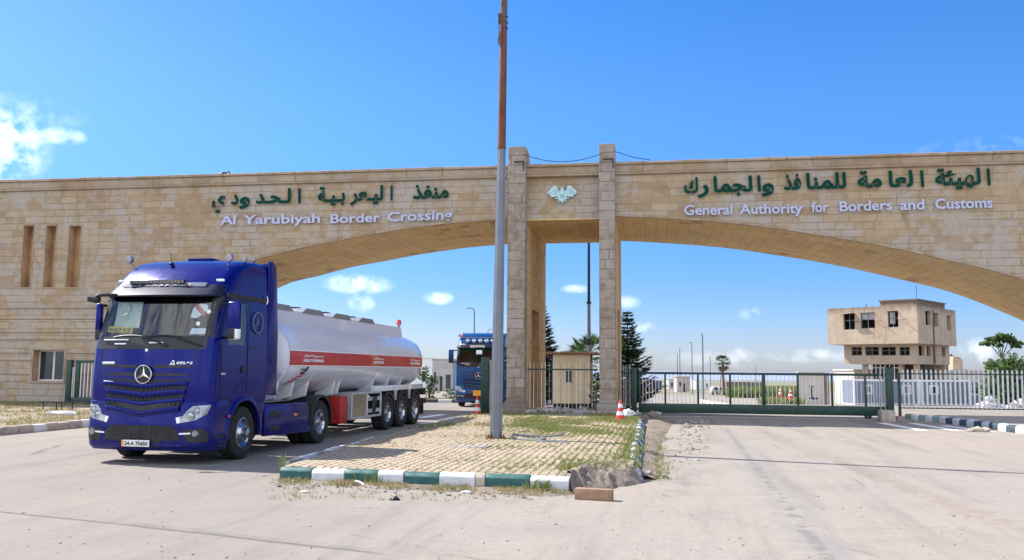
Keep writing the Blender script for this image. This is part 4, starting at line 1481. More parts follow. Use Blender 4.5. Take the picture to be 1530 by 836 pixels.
    # fenders with wheel arches, steps
    for s in (-1, 1):
        fd = MB()
        yc, zc, R = 1.44, .50, .60
        arc = [(yc + R * cos(a), zc + R * sin(a)) for a in [pi * (1 - k / 20) for k in range(21)]]
        poly = [(.80, .28), (.84 - .02, zc)] + [(y, z) for y, z in arc] + [(2.12, zc), (2.26, .95), (2.27, 1.115), (.74, 1.115), (.74, .28)]
        fd.prism(poly, (s * 1.07, 0, 0), (0, 1, 0), (0, 0, 1), (s, 0, 0), .165)
        fo = fd.build('fender', body, T, smooth=30)
        lipm = MB()
        rr = []
        for k in range(25):
            a = pi * (1.04 - 1.08 * k / 24)
            rr.append([(s * 1.232, yc + R * cos(a), zc + R * sin(a)), (s * 1.272, yc + (R + .012) * cos(a), zc + (R + .012) * sin(a)), (s * 1.272, yc + (R + .085) * cos(a), zc + (R + .085) * sin(a)), (s * 1.232, yc + (R + .12) * cos(a), zc + (R + .12) * sin(a))])
        lipm.loft(rr, True, (True, True))
        lipm.build('arch_lip', body, fo, smooth=50)
        ins = MB()
        rr = []
        for k in range(17):
            a = pi * (1.05 - 1.1 * k / 16)
            rr.append([(s * .72, yc + .585 * cos(a), zc + .585 * sin(a)), (s * 1.20, yc + .585 * cos(a), zc + .585 * sin(a))])
        ins.loft(rr, False, (False, False))
        ins.build('arch_liner', 'ink', fo, smooth=50)
        sp = MB()
        sp.box2((s * 1.236, .50, .46), (s * 1.25, .78, .52)); sp.box2((s * 1.236, .50, .30), (s * 1.252, .78, .34))
        sp.build('step', 'black', fo, bevel=.006)
        ml = MB()
        ml.box((s * 1.275, .80, .84), (.03, .09, .05))
        ml.build('side_marker', 'amber' if s < 0 else 'red_lens', fo, bevel=.01)
        # side deflector behind the cab
        dfl = MB()
        dfl.prism([(2.315, 1.20), (2.83, 1.16), (2.80, 2.4), (2.68, 3.55), (2.62, 3.84), (2.45, 3.92), (2.315, 3.90)], (s * 1.17, 0, 0), (0, 1, 0), (0, 0, 1), (s, 0, 0), .05)
        dfl.build('side_deflector', body, T, smooth=30, bevel=.015)
    rdf = MB()
    rdf.box2((-1.15, 2.32, 3.30), (1.15, 2.40, 3.86))
    rdf.build('roof_deflector', body, T, bevel=.02)
    # wheels
    for s in (-1, 1):
        make_wheel(T, s * 1.08, 1.44, s, steer=.06, front=True, detail=near)
        make_wheel(T, s * 1.06, 5.14, s, dual=True, detail=near)
        mudguard(T, s * .50, s * 1.25, 5.14, .5, .62, -.1, pi * 1.03)
        # skirt over the fuel tank
        sk = MB()
        sk.prism([(2.34, .36), (4.55, .30), (4.62, .42), (4.50, .70), (4.36, .97), (2.34, .99)], (s * 1.13, 0, 0), (0, 1, 0), (0, 0, 1), (s, 0, 0), .10)
        so = sk.build('side_skirt', body, T, bevel=.03, seg=3)
        sl = MB()
        sl.box((s * 1.232, 2.75, .79), (.02, .42, .13)); sl.box((s * 1.232, 2.75, .50), (.02, .42, .13))
        sl.build('skirt_step', 'black', so, bevel=.01)
        am = MB()
        am.box((s * 1.234, 3.75, .73), (.02, .16, .06))
        am.build('side_marker', 'amber', so, bevel=.01)
    ch = MB()
    for s in (-1, 1): ch.box2((s * .38, 2.2, .78), (s * .46, 6.0, 1.03))
    ch.box2((-.4, 5.9, .80), (.4, 6.0, 1.0))
    ch.box2((-1.10, 2.4, .38), (-.48, 4.4, .93)); ch.box2((.48, 2.4, .38), (1.10, 4.4, .93))
    ch.box2((-.46, 1.0, .55), (.46, 2.3, 1.06))
    ch.tube([(-1.05, 1.44, .49), (1.05, 1.44, .49)], .08, 10); ch.tube([(-1.05, 5.14, .49), (1.05, 5.14, .49)], .11, 10)
    ch.build('chassis', 'ink', T, smooth=30)
    fw = MB()
    fw.box((0, 4.75, 1.12), (.95, 1.0, .1)); fw.box((0, 4.75, 1.05), (.7, .5, .14))
    fw.build('fifth_wheel', 'black', T, bevel=.02)
    pf = MB()
    pf.box2((-.9, 2.45, 1.00), (.9, 4.1, 1.035))
    pf.build('catwalk', 'steel', T, bevel=.01)
    ho = MB()
    for k, xx in enumerate((-.35, -.2, .1, .3)):
        ho.tube([(xx, 2.42, 1.6), (xx * 1.1, 2.7, 1.22), (xx, 3.1, 1.24), (xx * .5, 3.5, 1.55)], .022, 6)
    ho.build('air_hose', 'black', T)
    return cab, vis

def sticker_disc(mb, x, z, r, tbl=CAB, off=.012, mat=0):
    mb.add([(x + r * cos(2 * pi * k / 16), ysurf(tbl, x, z) - off, z + r * sin(2 * pi * k / 16)) for k in range(16)], [tuple(range(16))], mat)

TRUCK = thing('tractor_truck', 'large royal blue tractor truck facing the viewer, coupled to the white tanker', 'truck', (-6.60, 15.633, 0), -.1902)
def near_truck():
    cab, vis = make_tractor(TRUCK, 'blue', True)
    # lettering on the bonnet and door
    t = MB()
    for chh, xx, ww, hh, zz in (('A', .47, .11, .085, 1.79), ('C', .595, .055, .05, 1.795), ('T', .657, .05, .05, 1.795), ('R', .715, .055, .05, 1.795), ('O', .778, .055, .05, 1.795), ('S', .840, .05, .05, 1.795)):
        y = ysurf(CAB, xx, zz)
        sl = (ysurf(CAB, xx + .05, zz) - y) / .05
        add_text(t, chh, (xx, y - .012, zz), (1, sl, 0), (.25, .25 * sl, 1), (0, -1, 0), width=ww, size=.1, bold=.025, depth=.012, height=hh)
    t.build('bonnet_lettering', 'silver', cab, smooth=0, normals=False)
    t = MB()
    y = ysurf(CAB, -.8, 1.80) - .014
    t.box((-.78, y, 1.80), (.27, .012, .05), R=Euler((0, 0, -.08)).to_matrix())
    t.build('bonnet_emblem', 'silver', cab, bevel=.012)
    # ring and star sticker on the sleeper side
    for s in (-1, 1):
        t = MB()
        star_badge(t, (s * 1.236, 1.86, 2.62), .20, (s, 0, 0), w=.06)
        t.build('star_sticker', 'visor_lilac', cab, smooth=20)
    # things seen through the windscreen belong to the cab
    t = MB()
    t.box((-.74, .36, 2.415), (.52, .012, .115), R=Euler((-.25, .03, -.05)).to_matrix())
    o = t.build('dashboard_plate', 'yellow', cab, smooth=0)
    t = MB()
    add_text(t, 'WX17 YCZ', (-.97, .354, 2.385), (1, -.05, -.03), (0, .25, 1), (0, -1, .25), width=.46, bold=.03, depth=.003, height=.07)
    t.build('plate_lettering', 'ink', o, smooth=0, normals=False)
    t = MB()
    t.box((-.70, .53, 2.70), (.52, .01, .50), R=Euler((-.2, 0, 0)).to_matrix())
    t.build('sun_sheet', 'sheet', cab, smooth=0)
    t = MB()
    patch(t, CAB, [(.68, 2.64), (.80, 2.62), (.97, 2.78), (.95, 2.88), (.80, 2.90), (.70, 2.82)], -.008, .003, 0)
    patch(t, CAB, [(.70, 2.86), (.78, 2.89), (.96, 2.71), (.90, 2.66)], -.006, .003, 1)
    t.build('pass_sticker', ['white_vinyl', 'red'], cab, smooth=0)
    t = MB()
    sticker_disc(t, 1.0, 2.745, .045, off=.010)
    sticker_disc(t, .86, 2.52, .045, off=.010)
    patch(t, CAB, [(.74, 2.33), (1.02, 2.33), (1.03, 2.44), (.76, 2.44)], -.006, .003)
    t.build('white_sticker', 'white_vinyl', cab, smooth=0)
near_truck()

# ------------------------------------------------------------------ tanker trailer
TANKER = thing('tank_trailer', 'long white oval fuel tank trailer with a red stripe behind the royal blue truck', 'tank trailer', (-6.60, 15.633, 0), -.1902)
TA, TB, TZ = 1.235, .87, 1.97
def tank_ring(y, k, n=56, zo=0):
    e = 2.35
    out = []
    for j in range(n):
        a = 2 * pi * j / n
        c, s = cos(a), sin(a)
        out.append((TA * k * math.copysign(abs(c) ** (2 / e), c), y, TZ + TB * k * math.copysign(abs(s) ** (2 / e), s)))
    return out
def tank_x(z):
    e = 2.35
    return TA * (1 - min(1, abs((z - TZ) / TB)) ** e) ** (1 / e)
def build_tanker():
    T = TANKER
    Y0, Y1 = 3.36, 13.15
    mb = MB()
    rings = []
    for d, k in ((.36, .02), (.345, .25), (.31, .5), (.24, .72), (.15, .87), (.06, .965), (.015, .993)): rings.append(tank_ring(Y0 - d, k))
    for i in range(15): rings.append(tank_ring(Y0 + (Y1 - Y0) * i / 14, 1))
    for d, k in ((.03, .99), (.12, .95), (.26, .86), (.40, .72), (.50, .5), (.55, .25), (.565, .02)): rings.append(tank_ring(Y1 + d, k))
    mb.loft(rings, True, (True, True))
    tank = mb.build('tank', 'tank', T, smooth=35)
    bd = MB()
    for y in (Y0 + .02, Y1 - .0): 
        for r_ in ((.0,), ):
            R1 = [Vector(p) for p in tank_ring(y - .02, 1.004)]
            R2 = [Vector(p) for p in tank_ring(y + .02, 1.004)]
            bd.loft([R1, R2], True, (False, False))
    for k in range(1, 6): 
        y = Y0 + (Y1 - Y0) * k / 6
        bd.loft([tank_ring(y - .008, 1.0015), tank_ring(y, 1.003), tank_ring(y + .008, 1.0015)], True, (False, False))
    bd.build('weld_band', 'tank', tank, smooth=40)
    for s in (-1, 1):
        st = MB()
        rr = []
        za, zb = 1.80, 2.11
        for i in range(15):
            y = Y0 + .0 + (Y1 - Y0) * i / 14
            col = []
            for j in range(6):
                z = za + (zb - za) * j / 5
                col.append((s * (tank_x(z) + .006), y, z))
            rr.append(col)
        st.loft(rr, False, (False, False))
        so = st.build('red_stripe', 'red', tank, smooth=50)
        ed = MB()
        for z in (za - .012, zb + .012):
            ed.loft([[(s * (tank_x(z + d) + .005), Y0 + (Y1 - Y0) * i / 14, z + d) for d in (-.012, .012)] for i in range(15)], False, (False, False))
        ed.build('stripe_edge', 'white_vinyl', so, smooth=50)
        tx = MB()
        AR1 = '\ufedd\ufe8e\ufecc\ufe98\ufeb7\ufefb\ufe8d \ufeca\ufef3\ufeae\ufeb3 \ufeae\ufec4\ufea7'
        AR2 = '\ufeb0\ufea8\ufe98\ufedf\ufe8d \ufea9\ufeed\ufee7\ufef2\ufee3'
        for yy, a, b, wd in ((4.05, AR1, 'HIGHLY FLAMMABLE', 1.12), (8.55, AR2, 'NO SMOKING', .85), (11.9, AR1, 'HIGHLY FLAMMABLE', 1.0)):
            ey = Vector((0, 1, 0)) * s
            o_ = yy if s > 0 else yy + wd
            add_text(tx, a, (s * (tank_x(1.99) + .012), o_, 1.99), ey, (0, 0, 1), (s, 0, 0), width=wd, bold=.02, depth=.004, height=.085)
            add_text(tx, b, (s * (tank_x(1.87) + .012), o_, 1.875), ey, (0, 0, 1), (s, 0, 0), width=wd, bold=.03, depth=.004, height=.07)
        tx.build('stripe_lettering', 'white_vinyl', so, smooth=0, normals=False)
        # slanting company flash under the stripe: red bars with a black curl
        lg = MB()
        def P(y, z): return (s * (tank_x(z) + .008), y, z)
        for k in range(5):
            a, b = k / 5, (k + .62) / 5
            def q(t, e): return P(3.50 + .62 * t + e, 1.37 + .27 * t)
            lg.add([q(a, 0), q(b, 0), q(b, .27), q(a, .27)], [(0, 1, 2, 3)], 0)
        pts = [P(4.02, 1.62), P(4.16, 1.64), P(4.28, 1.69), P(4.34, 1.76)]
        lg.tube([Vector(p) + Vector((s * .006, 0, 0)) for p in pts], .022, 5, mat=1)
        lg.tube([Vector(P(4.0, 1.70)) + Vector((s * .006, 0, 0)), Vector(P(4.22, 1.72)) + Vector((s * .006, 0, 0))], .012, 5, mat=1)
        lg.build('flash_emblem', ['red', 'ink'], tank, smooth=0)
        # slanting cradle plates
        for k, y in enumerate((3.25, 4.0, 4.78, 6.35, 6.68, 9.15, 10.4, 11.6)):
            pr = MB()
            pts = [(s * (tank_x(1.62) + .012), 1.62), (s * (tank_x(1.42) + .012), 1.42), (s * .98, 1.10), (s * .55, .98), (s * .50, 1.10), (s * (tank_x(1.2) - .02), 1.20), (s * (tank_x(1.42) - .05), 1.44), (s * (tank_x(1.6) - .03), 1.62)]
            pr.prism(pts, (0, y - .04, 0), (1, 0, 0), (0, 0, 1), (0, 1, 0), .08)
            pr.build('cradle_plate', 'white_paint', T, smooth=0, bevel=.006, seg=1)
    # walkway coaming with lids
    cm = MB()
    cm.prism([(-.66, 2.68), (-.60, 3.07), (-.55, 3.07), (-.58, 2.80), (.58, 2.80), (.55, 3.07), (.60, 3.07), (.66, 2.68)], (0, 3.30, 0), (1, 0, 0), (0, 0, 1), (0, 1, 0), 9.55)
    cm.box2((-.58, 3.30, 2.7), (.58, 3.34, 3.07)); cm.box2((-.58, 12.80, 2.7), (.58, 12.85, 3.05))
    cm.build('walkway', 'tank', T, smooth=0, bevel=.006, seg=1)
    for y in (4.05, 5.85, 7.7, 9.6):
        hb = MB()
        hb.prism([(-.70, 0), (-.42, .135), (.42, .135), (.62, .03), (.62, 0)], (-.62, y + .1, 3.04), (0, 1, 0), (0, 0, 1), (1, 0, 0), 1.24)
        h = hb.build('hatch_cover', 'steel', T, smooth=0, bevel=.01)
        lid = MB()
        lid.lathe([(.0, .08), (.24, .06), (.28, .02), (.28, -.05)], (0, y + .1, 3.17), (0, 0, 1), 20)
        lid.build('manhole_lid', 'black', h)
    bc = MB()
    bc.tube([(.5, 12.9, 3.0), (.5, 12.92, 3.16)], .03, 8)
    bc.lathe([(.0, .18), (.05, .17), (.075, .12), (.08, .0), (.0, 0)], (.5, 12.92, 3.15), (0, 0, 1), 14, mat=1)
    bc.build('beacon', ['ink', 'red_lens'], T)
    # frame
    fr = MB()
    for s in (-1, 1):
        fr.box2((s * .44, 3.3, .98), (s * .54, 13.6, 1.16))
    fr.box2((-.6, 3.2, 1.06), (.6, 5.6, 1.16))
    for y in (6.4, 8.2, 9.95, 11.26, 12.57, 13.5): fr.box2((-.5, y - .06, .92), (.5, y + .06, 1.1))
    for y in (9.95, 11.26, 12.57): fr.tube([(-1.0, y, .49), (1.0, y, .49)], .075, 10)
    fr.build('frame', 'ink', T, smooth=30)
    for s in (-1, 1):
        rl = MB()
        rl.box2((s * 1.02, 8.96, 1.11), (s * 1.225, 13.35, 1.26))
        rl.build('side_rail', 'white_paint', T, bevel=.012)
        for y in (9.95, 11.26, 12.57):
            make_wheel(T, s * 1.04, y, s, w=.37)
            mudguard(T, s * .78, s * 1.23, y, .5, .585, .12, pi * .9, lip=.07)
        for y in (10.6, 11.92):
            br = MB()
            br.prism([(-.14, 1.12), (.14, 1.12), (.05, .82), (-.05, .82)], (s * 1.19, y, 0), (0, 1, 0), (0, 0, 1), (s, 0, 0), .03)
            br.build('guard_bracket', 'alu', T)
        lg = MB()
        lg.box2((s * .55, 6.1, .35), (s * .68, 6.25, 1.05)); lg.box2((s * .48, 6.06, .28), (s * .75, 6.30, .35))
        lg.build('landing_leg', 'ink', T, bevel=.01)
        # aluminium side locker with open pipe bay
        lk = MB()
        a, b, z0, z1 = 7.05, 9.32, .43, 1.12
        x0, x1 = .70, 1.235
        e = .06
        for p, q in (((a, z0), (b, z0 + e)), ((a, z1 - e), (b, z1)), ((a, z0), (a + e, z1)), ((b - e, z0), (b, z1)), (((a + b) / 2 - .02, z0), ((a + b) / 2 + .05, z1))):
            lk.box2((s * (x1 - .05), p[0], p[1]), (s * x1, q[0], q[1]))
        lk.box2((s * x0, a, z0), (s * (x1 - .05), a + .03, z1)); lk.box2((s * x0, a + .03, z1 - .03), (s * (x1 - .05), b, z1 - .002)); lk.box2((s * x0, a + .03, z0 + .002), (s * (x0 + .03), b, z1 - .03))
        lo = lk.build('side_locker', 'alu', T, smooth=0, bevel=.008, seg=1)
        dr = MB()
        dr.box2((s * (x1 - .04), a + e, z0 + e), (s * (x1 - .015), (a + b) / 2 - .02, z1 - e))
        dr.build('locker_door', 'chrome', lo, smooth=0)
        pb = MB()
        for z in (.60, .92): pb.box2((s * (x1 - .10), (a + b) / 2 + .08, z - .05), (s * (x1 - .05), b - .02, z + .05))
        pb.build('bay_rail', 'alu', lo)
        va = MB()
        va.tube([(s * 1.1, 8.8, .5), (s * 1.16, 8.8, .70), (s * 1.16, 8.85, .98)], .11, 12); va.lathe([(0, .0), (.14, .0), (.14, .06), (.0, .06)], (s * 1.14, 8.8, .78), (s, 0, 0), 16)
        va.build('valve', 'black', lo)
    rb = MB()
    rb.box((1.0, 6.72, .70), (.36, .42, .68))
    r_ = rb.build('extinguisher_box', 'red_dull', T, bevel=.04, seg=3)
    rr = MB()
    rr.box((1.0, 6.50, .70), (.30, .02, .56)); rr.box((1.0, 6.485, .42), (.1, .03, .05))
    rr.build('box_lid', 'red_dull', r_, bevel=.01)
    spw = MB()
    spw.tube([(.35, 7.05, .95), (.95, 7.0, .95)], .03, 8)
    spw.blob((1.05, 7.02, .9), .09, 2, 4, .4)
    spw.build('hose_coupling', 'steel', T)
    be = MB()
    be.box2((-1.2, 13.72, .62), (1.2, 13.84, .76)); be.box2((-1.15, 13.5, .9), (1.2, 13.78, 1.12))
    for s in (-1, 1): be.box2((s * .9, 13.3, .76), (s * .98, 13.78, .9)); be.box2((s * .85, 13.45, .28), (s * 1.22, 13.47, .80))
    be.build('rear_bumper', 'ink', T, bevel=.01)
    for s in (-1, 1):
        lt = MB()
        lt.box((s * 1.05, 13.86, .72), (.32, .05, .13))
        lt.build('rear_lamp', 'red_lens', T, bevel=.02)
build_tanker()

# ------------------------------------------------------------------ second truck, coming through the left gate
def far_truck():
    p = G(716, 606)
    R = thing('tractor_truck', 'mid blue tractor truck with roof spotlights under the left arch, partly behind the street pole', 'truck', (p.x, 40.4, 0), -.12)
    R.scale = (.92, .92, .905)
    cab, vis = make_tractor(R, 'blue_light', False)
    for k in range(5):
        x = -.66 + k * .33
        l = MB()
        l.lathe([(.0, -.05), (.10, -.04), (.12, 0), (.10, .05), (0, .07)], (x, .62, 3.40), (0, 1, 0), 16)
        l.build('roof_spotlight', 'chrome', cab)
    b = MB()
    b.tube([(-1.1, .95, 3.25), (-1.1, .60, 3.18), (-1.0, .54, 3.20), (1.0, .54, 3.20), (1.1, .60, 3.18), (1.1, .95, 3.25)], .035, 8)
    b.tube([(-1.0, .66, 3.56), (1.0, .66, 3.56)], .03, 8)
    b.build('light_rail', 'steel', cab)
    for s, m in ((-.95, 'red_lens'), (-1.15, 'chrome')):
        bc = MB()
        bc.lathe([(0, .14), (.06, .12), (.08, 0), (0, 0)], (s, 1.0, 3.62), (0, 0, 1), 12)
        bc.build('beacon', m, cab)
    gs = MB()
    patch(gs, CAB, [(-1.12, 2.88), (1.12, 2.88), (1.10, 3.06), (-1.10, 3.06)], .02, .01)
    patch(gs, CAB, [(-1.12, 2.40), (-.98, 2.88), (-1.12, 2.88)], .02, .01)
    gs.build('green_sun_strip', 'green_sign', cab, smooth=0)
    wb = MB()
    wb.box((-.1, .24, 3.10), (.75, .04, .14))
    wb.build('white_board', 'white_vinyl', cab)
    em = MB()
    em.box((-.02, .33, 2.80), (.3, .02, .22))
    em.build('windscreen_emblem', 'silver', cab)
    t = thing('tank_trailer', 'pale trailer coupled behind the mid blue truck, mostly hidden by the pole and pillar', 'trailer', (p.x, 40.4, 0), -.12)
    mb = MB()
    mb.box2((-1.15, 3.2, 1.1), (1.15, 11.5, 1.35))
    bed = mb.build('trailer_bed', 'steel', t, bevel=.02)
    mb = MB()
    rings = []
    for y, k in ((3.2, .05), (3.3, .8), (3.5, 1), (11, 1), (11.3, .8), (11.4, .05)): rings.append([(1.12 * k * cos(2 * pi * j / 32), y, 1.95 + .7 * k * sin(2 * pi * j / 32)) for j in range(32)])
    mb.loft(rings, True, (True, True))
    mb.build('tank', 'tank', t)
    for s in (-1, 1):
        for y in (8.4, 9.7, 11.0): make_wheel(t, s * 1.0, y, s, detail=False)
far_truck()

# ------------------------------------------------------------------ planted island between the two roads
ISL_A = -.172                                    # the island follows the road direction
ISL = G(424, 697, .2)
ia, ib = cos(ISL_A), sin(ISL_A)
def to_isl(p): 
    dx, dy = p.x - ISL.x, p.y - ISL.y
    return Vector((dx * ia + dy * ib, -dx * ib + dy * ia, p.z))
def from_isl(x, y, z): return Vector((ISL.x + x * ia - y * ib, ISL.y + x * ib + y * ia, z))

def paver_mat():
    g = NG('grass_joint_pavers')
    P = g.tc.outputs['Object']
    x, y, z = g.sep(P)
    wob = g.noise(1.5, 3, vec=P)
    wx = g.math('ADD', x, g.math('MULTIPLY', g.math('SUBTRACT', wob, .5), .06))
    zig = g.math('MULTIPLY', g.math('PINGPONG', y, .125), .22)
    br = g.N('ShaderNodeTexBrick')
    br.offset = .5
    br.inputs['Scale'].default_value = 1
    br.inputs['Mortar Size'].default_value = .017
    br.inputs['Mortar Smooth'].default_value = .4
    br.inputs['Brick Width'].default_value = .25
    br.inputs['Row Height'].default_value = .135
    br.inputs['Color1'].default_value = (0, 0, 0, 1)
    br.inputs['Color2'].default_value = (1, 1, 1, 1)
    g.L(g.comb(y, g.math('ADD', wx, zig)), br.inputs['Vector'])
    nb, nm, nf = g.noise(.45, 5, .6, vec=P), g.noise(3, 5, .65, vec=P), g.noise(40, 4, .7, vec=P)
    c = g.mix(g.sep(br.outputs['Color'])[0], (.36, .285, .215), (.46, .375, .285))
    c = g.mix(g.math('MULTIPLY', g.ramp(nm, .42, .68), .55), c, (.43, .35, .265))
    c = g.mix(g.math('MULTIPLY', g.ramp(nf, .42, .72), .35), c, (.21, .165, .125))
    soil = g.mix(g.ramp(nm, .35, .65), (.105, .10, .04), (.19, .15, .095))
    c = g.mix(g.math('MULTIPLY', br.outputs['Fac'], .92), c, soil)
    cover = g.math('MULTIPLY', g.ramp(nb, .50, .66), .6)
    c = g.mix(cover, c, g.mix(nf, (.22, .20, .115), (.36, .30, .205)))
    # reddish spill of rust round the foot of the pole
    h = g.math('SUBTRACT', g.math('MULTIPLY', nf, .3), g.math('MULTIPLY', br.outputs['Fac'], 1.0))
    g.bump(h, .8, .03)
    return g.fin(c, .95, spec=.15)
M['paver'] = paver_mat()
def soil_mat():
    g = NG('dry_soil')
    n, f = g.noise(2.2, 6, .65), g.noise(28, 4, .7)
    c = g.mix(g.ramp(n, .35, .66), (.19, .155, .12), (.33, .275, .215))
    c = g.mix(g.math('MULTIPLY', g.ramp(f, .45, .7), .5), c, (.08, .066, .052))
    g.bump(g.math('ADD', f, n), .8, .04)
    return g.fin(c, .95, spec=.15)
M['soil'] = soil_mat()

ISL_B, ISL_K0, ISL_K1 = G(850, 713, .2), G(940, 699, .2), G(956, 634, .2)
ISL_FR, ISL_FL, ISL_L1 = F2W(4.75, -.55, .2), F2W(-.9, -2.6, .2), G(560, 653, .2)
ISL_POLY = [ISL, ISL_B, G(880, 700, .2), ISL_K0, ISL_K1, ISL_FR, F2W(-.1, -.55, .2), ISL_FL, ISL_L1]
def inside(poly, x, y):
    r = False
    n = len(poly)
    for i in range(n):
        a, b = poly[i], poly[i - 1]
        if (a.y > y) != (b.y > y) and x < (b.x - a.x) * (y - a.y) / (b.y - a.y) + a.x: r = not r
    return r
def build_island():
    loc = [to_isl(p) for p in ISL_POLY]
    mb = MB()
    top = [Vector((p.x, p.y, 0)) for p in loc]
    mb.add(top, [tuple(range(len(top)))], 0)
    bm = bmesh.new()
    f = bm.faces.new([bm.verts.new(p) for p in top])
    bmesh.ops.triangulate(bm, faces=[f])
    for k in range(-4, 16):
        bmesh.ops.bisect_plane(bm, geom=bm.verts[:] + bm.edges[:] + bm.faces[:], plane_co=(k * .5, 0, 0), plane_no=(1, 0, 0))
    for k in range(-2, 44):
        bmesh.ops.bisect_plane(bm, geom=bm.verts[:] + bm.edges[:] + bm.faces[:], plane_co=(0, k * .5, 0), plane_no=(0, 1, 0))
    bm.verts.index_update()
    bnd = {v.index for v in bm.verts if v.is_boundary}
    vs = []
    for v in bm.verts:
        k = 0 if v.index in bnd else .028 * pnoise(Vector((v.co.x * .8, v.co.y * .8, 3))) + .012
        vs.append(Vector((v.co.x, v.co.y, k)))
    m2 = MB()
    m2.add(vs, [tuple(v.index for v in f.verts) for f in bm.faces])
    bm.free()
    n = len(top)
    m2.add(top + [p + Vector((0, 0, -.21)) for p in top], [(i, (i + 1) % n, n + (i + 1) % n, n + i) for i in range(n)], 1)
    o = m2.build('island_paving', ['paver', 'soil'], smooth=50)
    o.location = (ISL.x, ISL.y, .2)
    o.rotation_euler = (0, 0, ISL_A)
    struct(o)
    # rubble strip of broken footing between the pillars
    mb = MB()
    mb.box2((PW1 + .07, -.35, .02), (RP0 - .11, 1.3, .30))
    o = mb.build('footing_slab', 'concrete', smooth=0, bevel=.04)
    o.location, o.rotation_euler = (FX0, FY0, 0), (0, 0, -FYAW)
    struct(o)
build_island()

def kerb_run(label, p0, p1, stones, h=.21, w=.16, tilt=0.0, side=1, z0=0.0, seed=1, cat='kerb'):
    """stones: list of (material, fraction end along the run); one part per stone"""
    rnd = random.Random(seed)
    d = Vector((p1.x - p0.x, p1.y - p0.y, 0))
    L_ = d.length
    rz = atan2(d.y, d.x)
    T = thing('kerb', label, cat, (p0.x, p0.y, z0), rz)
    a = 0.0
    for m, b in stones:
        mb = MB()
        x0, x1 = a * L_ + .004, b * L_ - .004
        j = rnd.uniform(-.012, .012)
        zz = rnd.uniform(-.012, .012)
        R = Euler((tilt + rnd.uniform(-.02, .02), rnd.uniform(-.008, .008), rnd.uniform(-.012, .012))).to_matrix()
        # splayed front edge at the top
        prof = [(0, -.06), (0, h - .05), (.045, h), (w, h), (w, -.06)]
        n = 5
        c = Vector(((x0 + x1) / 2, 0, 0))
        segs = max(2, int((x1 - x0) / .12))
        rings = []
        for i in range(segs + 1):
            x = x0 + (x1 - x0) * i / segs
            rings.append([c + R @ (Vector((x, side * (q[0] + j + .006 * pnoise(Vector((x * 6, q[1] * 9, seed)))), q[1] + zz + .007 * pnoise(Vector((x * 5, q[0] * 9, seed + 4))))) - c) for q in prof])
        mb.loft(rings, True, (True, True))
        o = mb.build('kerb_stone', m, T, smooth=25, bevel=.012, seg=2)
        o['label'] = {'kerb_white': 'white painted kerb stone', 'kerb_green': 'dark green painted kerb stone', 'kerb_bare': 'bare weathered kerb stone', 'kerb_faded': 'faded pale green kerb stone', 'kerb_dark': 'dark painted kerb stone'}[m]
        a = b
    return T
def fr_px(u0, u1, cuts): return [(m, (u - u0) / (u1 - u0)) for m, u in cuts]
P0, P1 = G(417, 719), G(850, 737)
kerb_run('green and white painted kerb along the front edge of the paved island', P0, P1,
         fr_px(417, 850, [('kerb_green', 468.6), ('kerb_white', 520), ('kerb_green', 571.6), ('kerb_white', 611), ('kerb_green', 664.6), ('kerb_white', 717), ('kerb_bare', 731), ('kerb_green', 795), ('kerb_white', 850)]), h=.215, seed=3)
q0, q1 = G(962, 716), G(967, 637)
kerb_run('leaning green and white striped kerb on the right edge of the paved island', q0, q1,
         [('kerb_white' if k % 2 == 0 else 'kerb_green', (k + 1) / 21) for k in range(21)], h=.33, w=.16, tilt=-.62, side=1, seed=5)
q2 = to_isl(ISL)
la, lb = G(418, 706), ISL_L1 + Vector((-.12, 0, -.2))
kerb_run('low whitewashed kerb along the left edge of the island beside the tanker', lb, la, [(('kerb_white', 'kerb_bare', 'kerb_bare', 'kerb_white')[k % 4], (k + 1) / 15) for k in range(15)], h=.20, w=.15, side=1, seed=8)
kerb_run('bare kerb continuing up the left edge of the island to the left pillar', ISL_FL + Vector((-.12, 0, -.2)), lb, [('kerb_bare', (k + 1) / 14) for k in range(14)], h=.19, w=.15, side=1, seed=9)

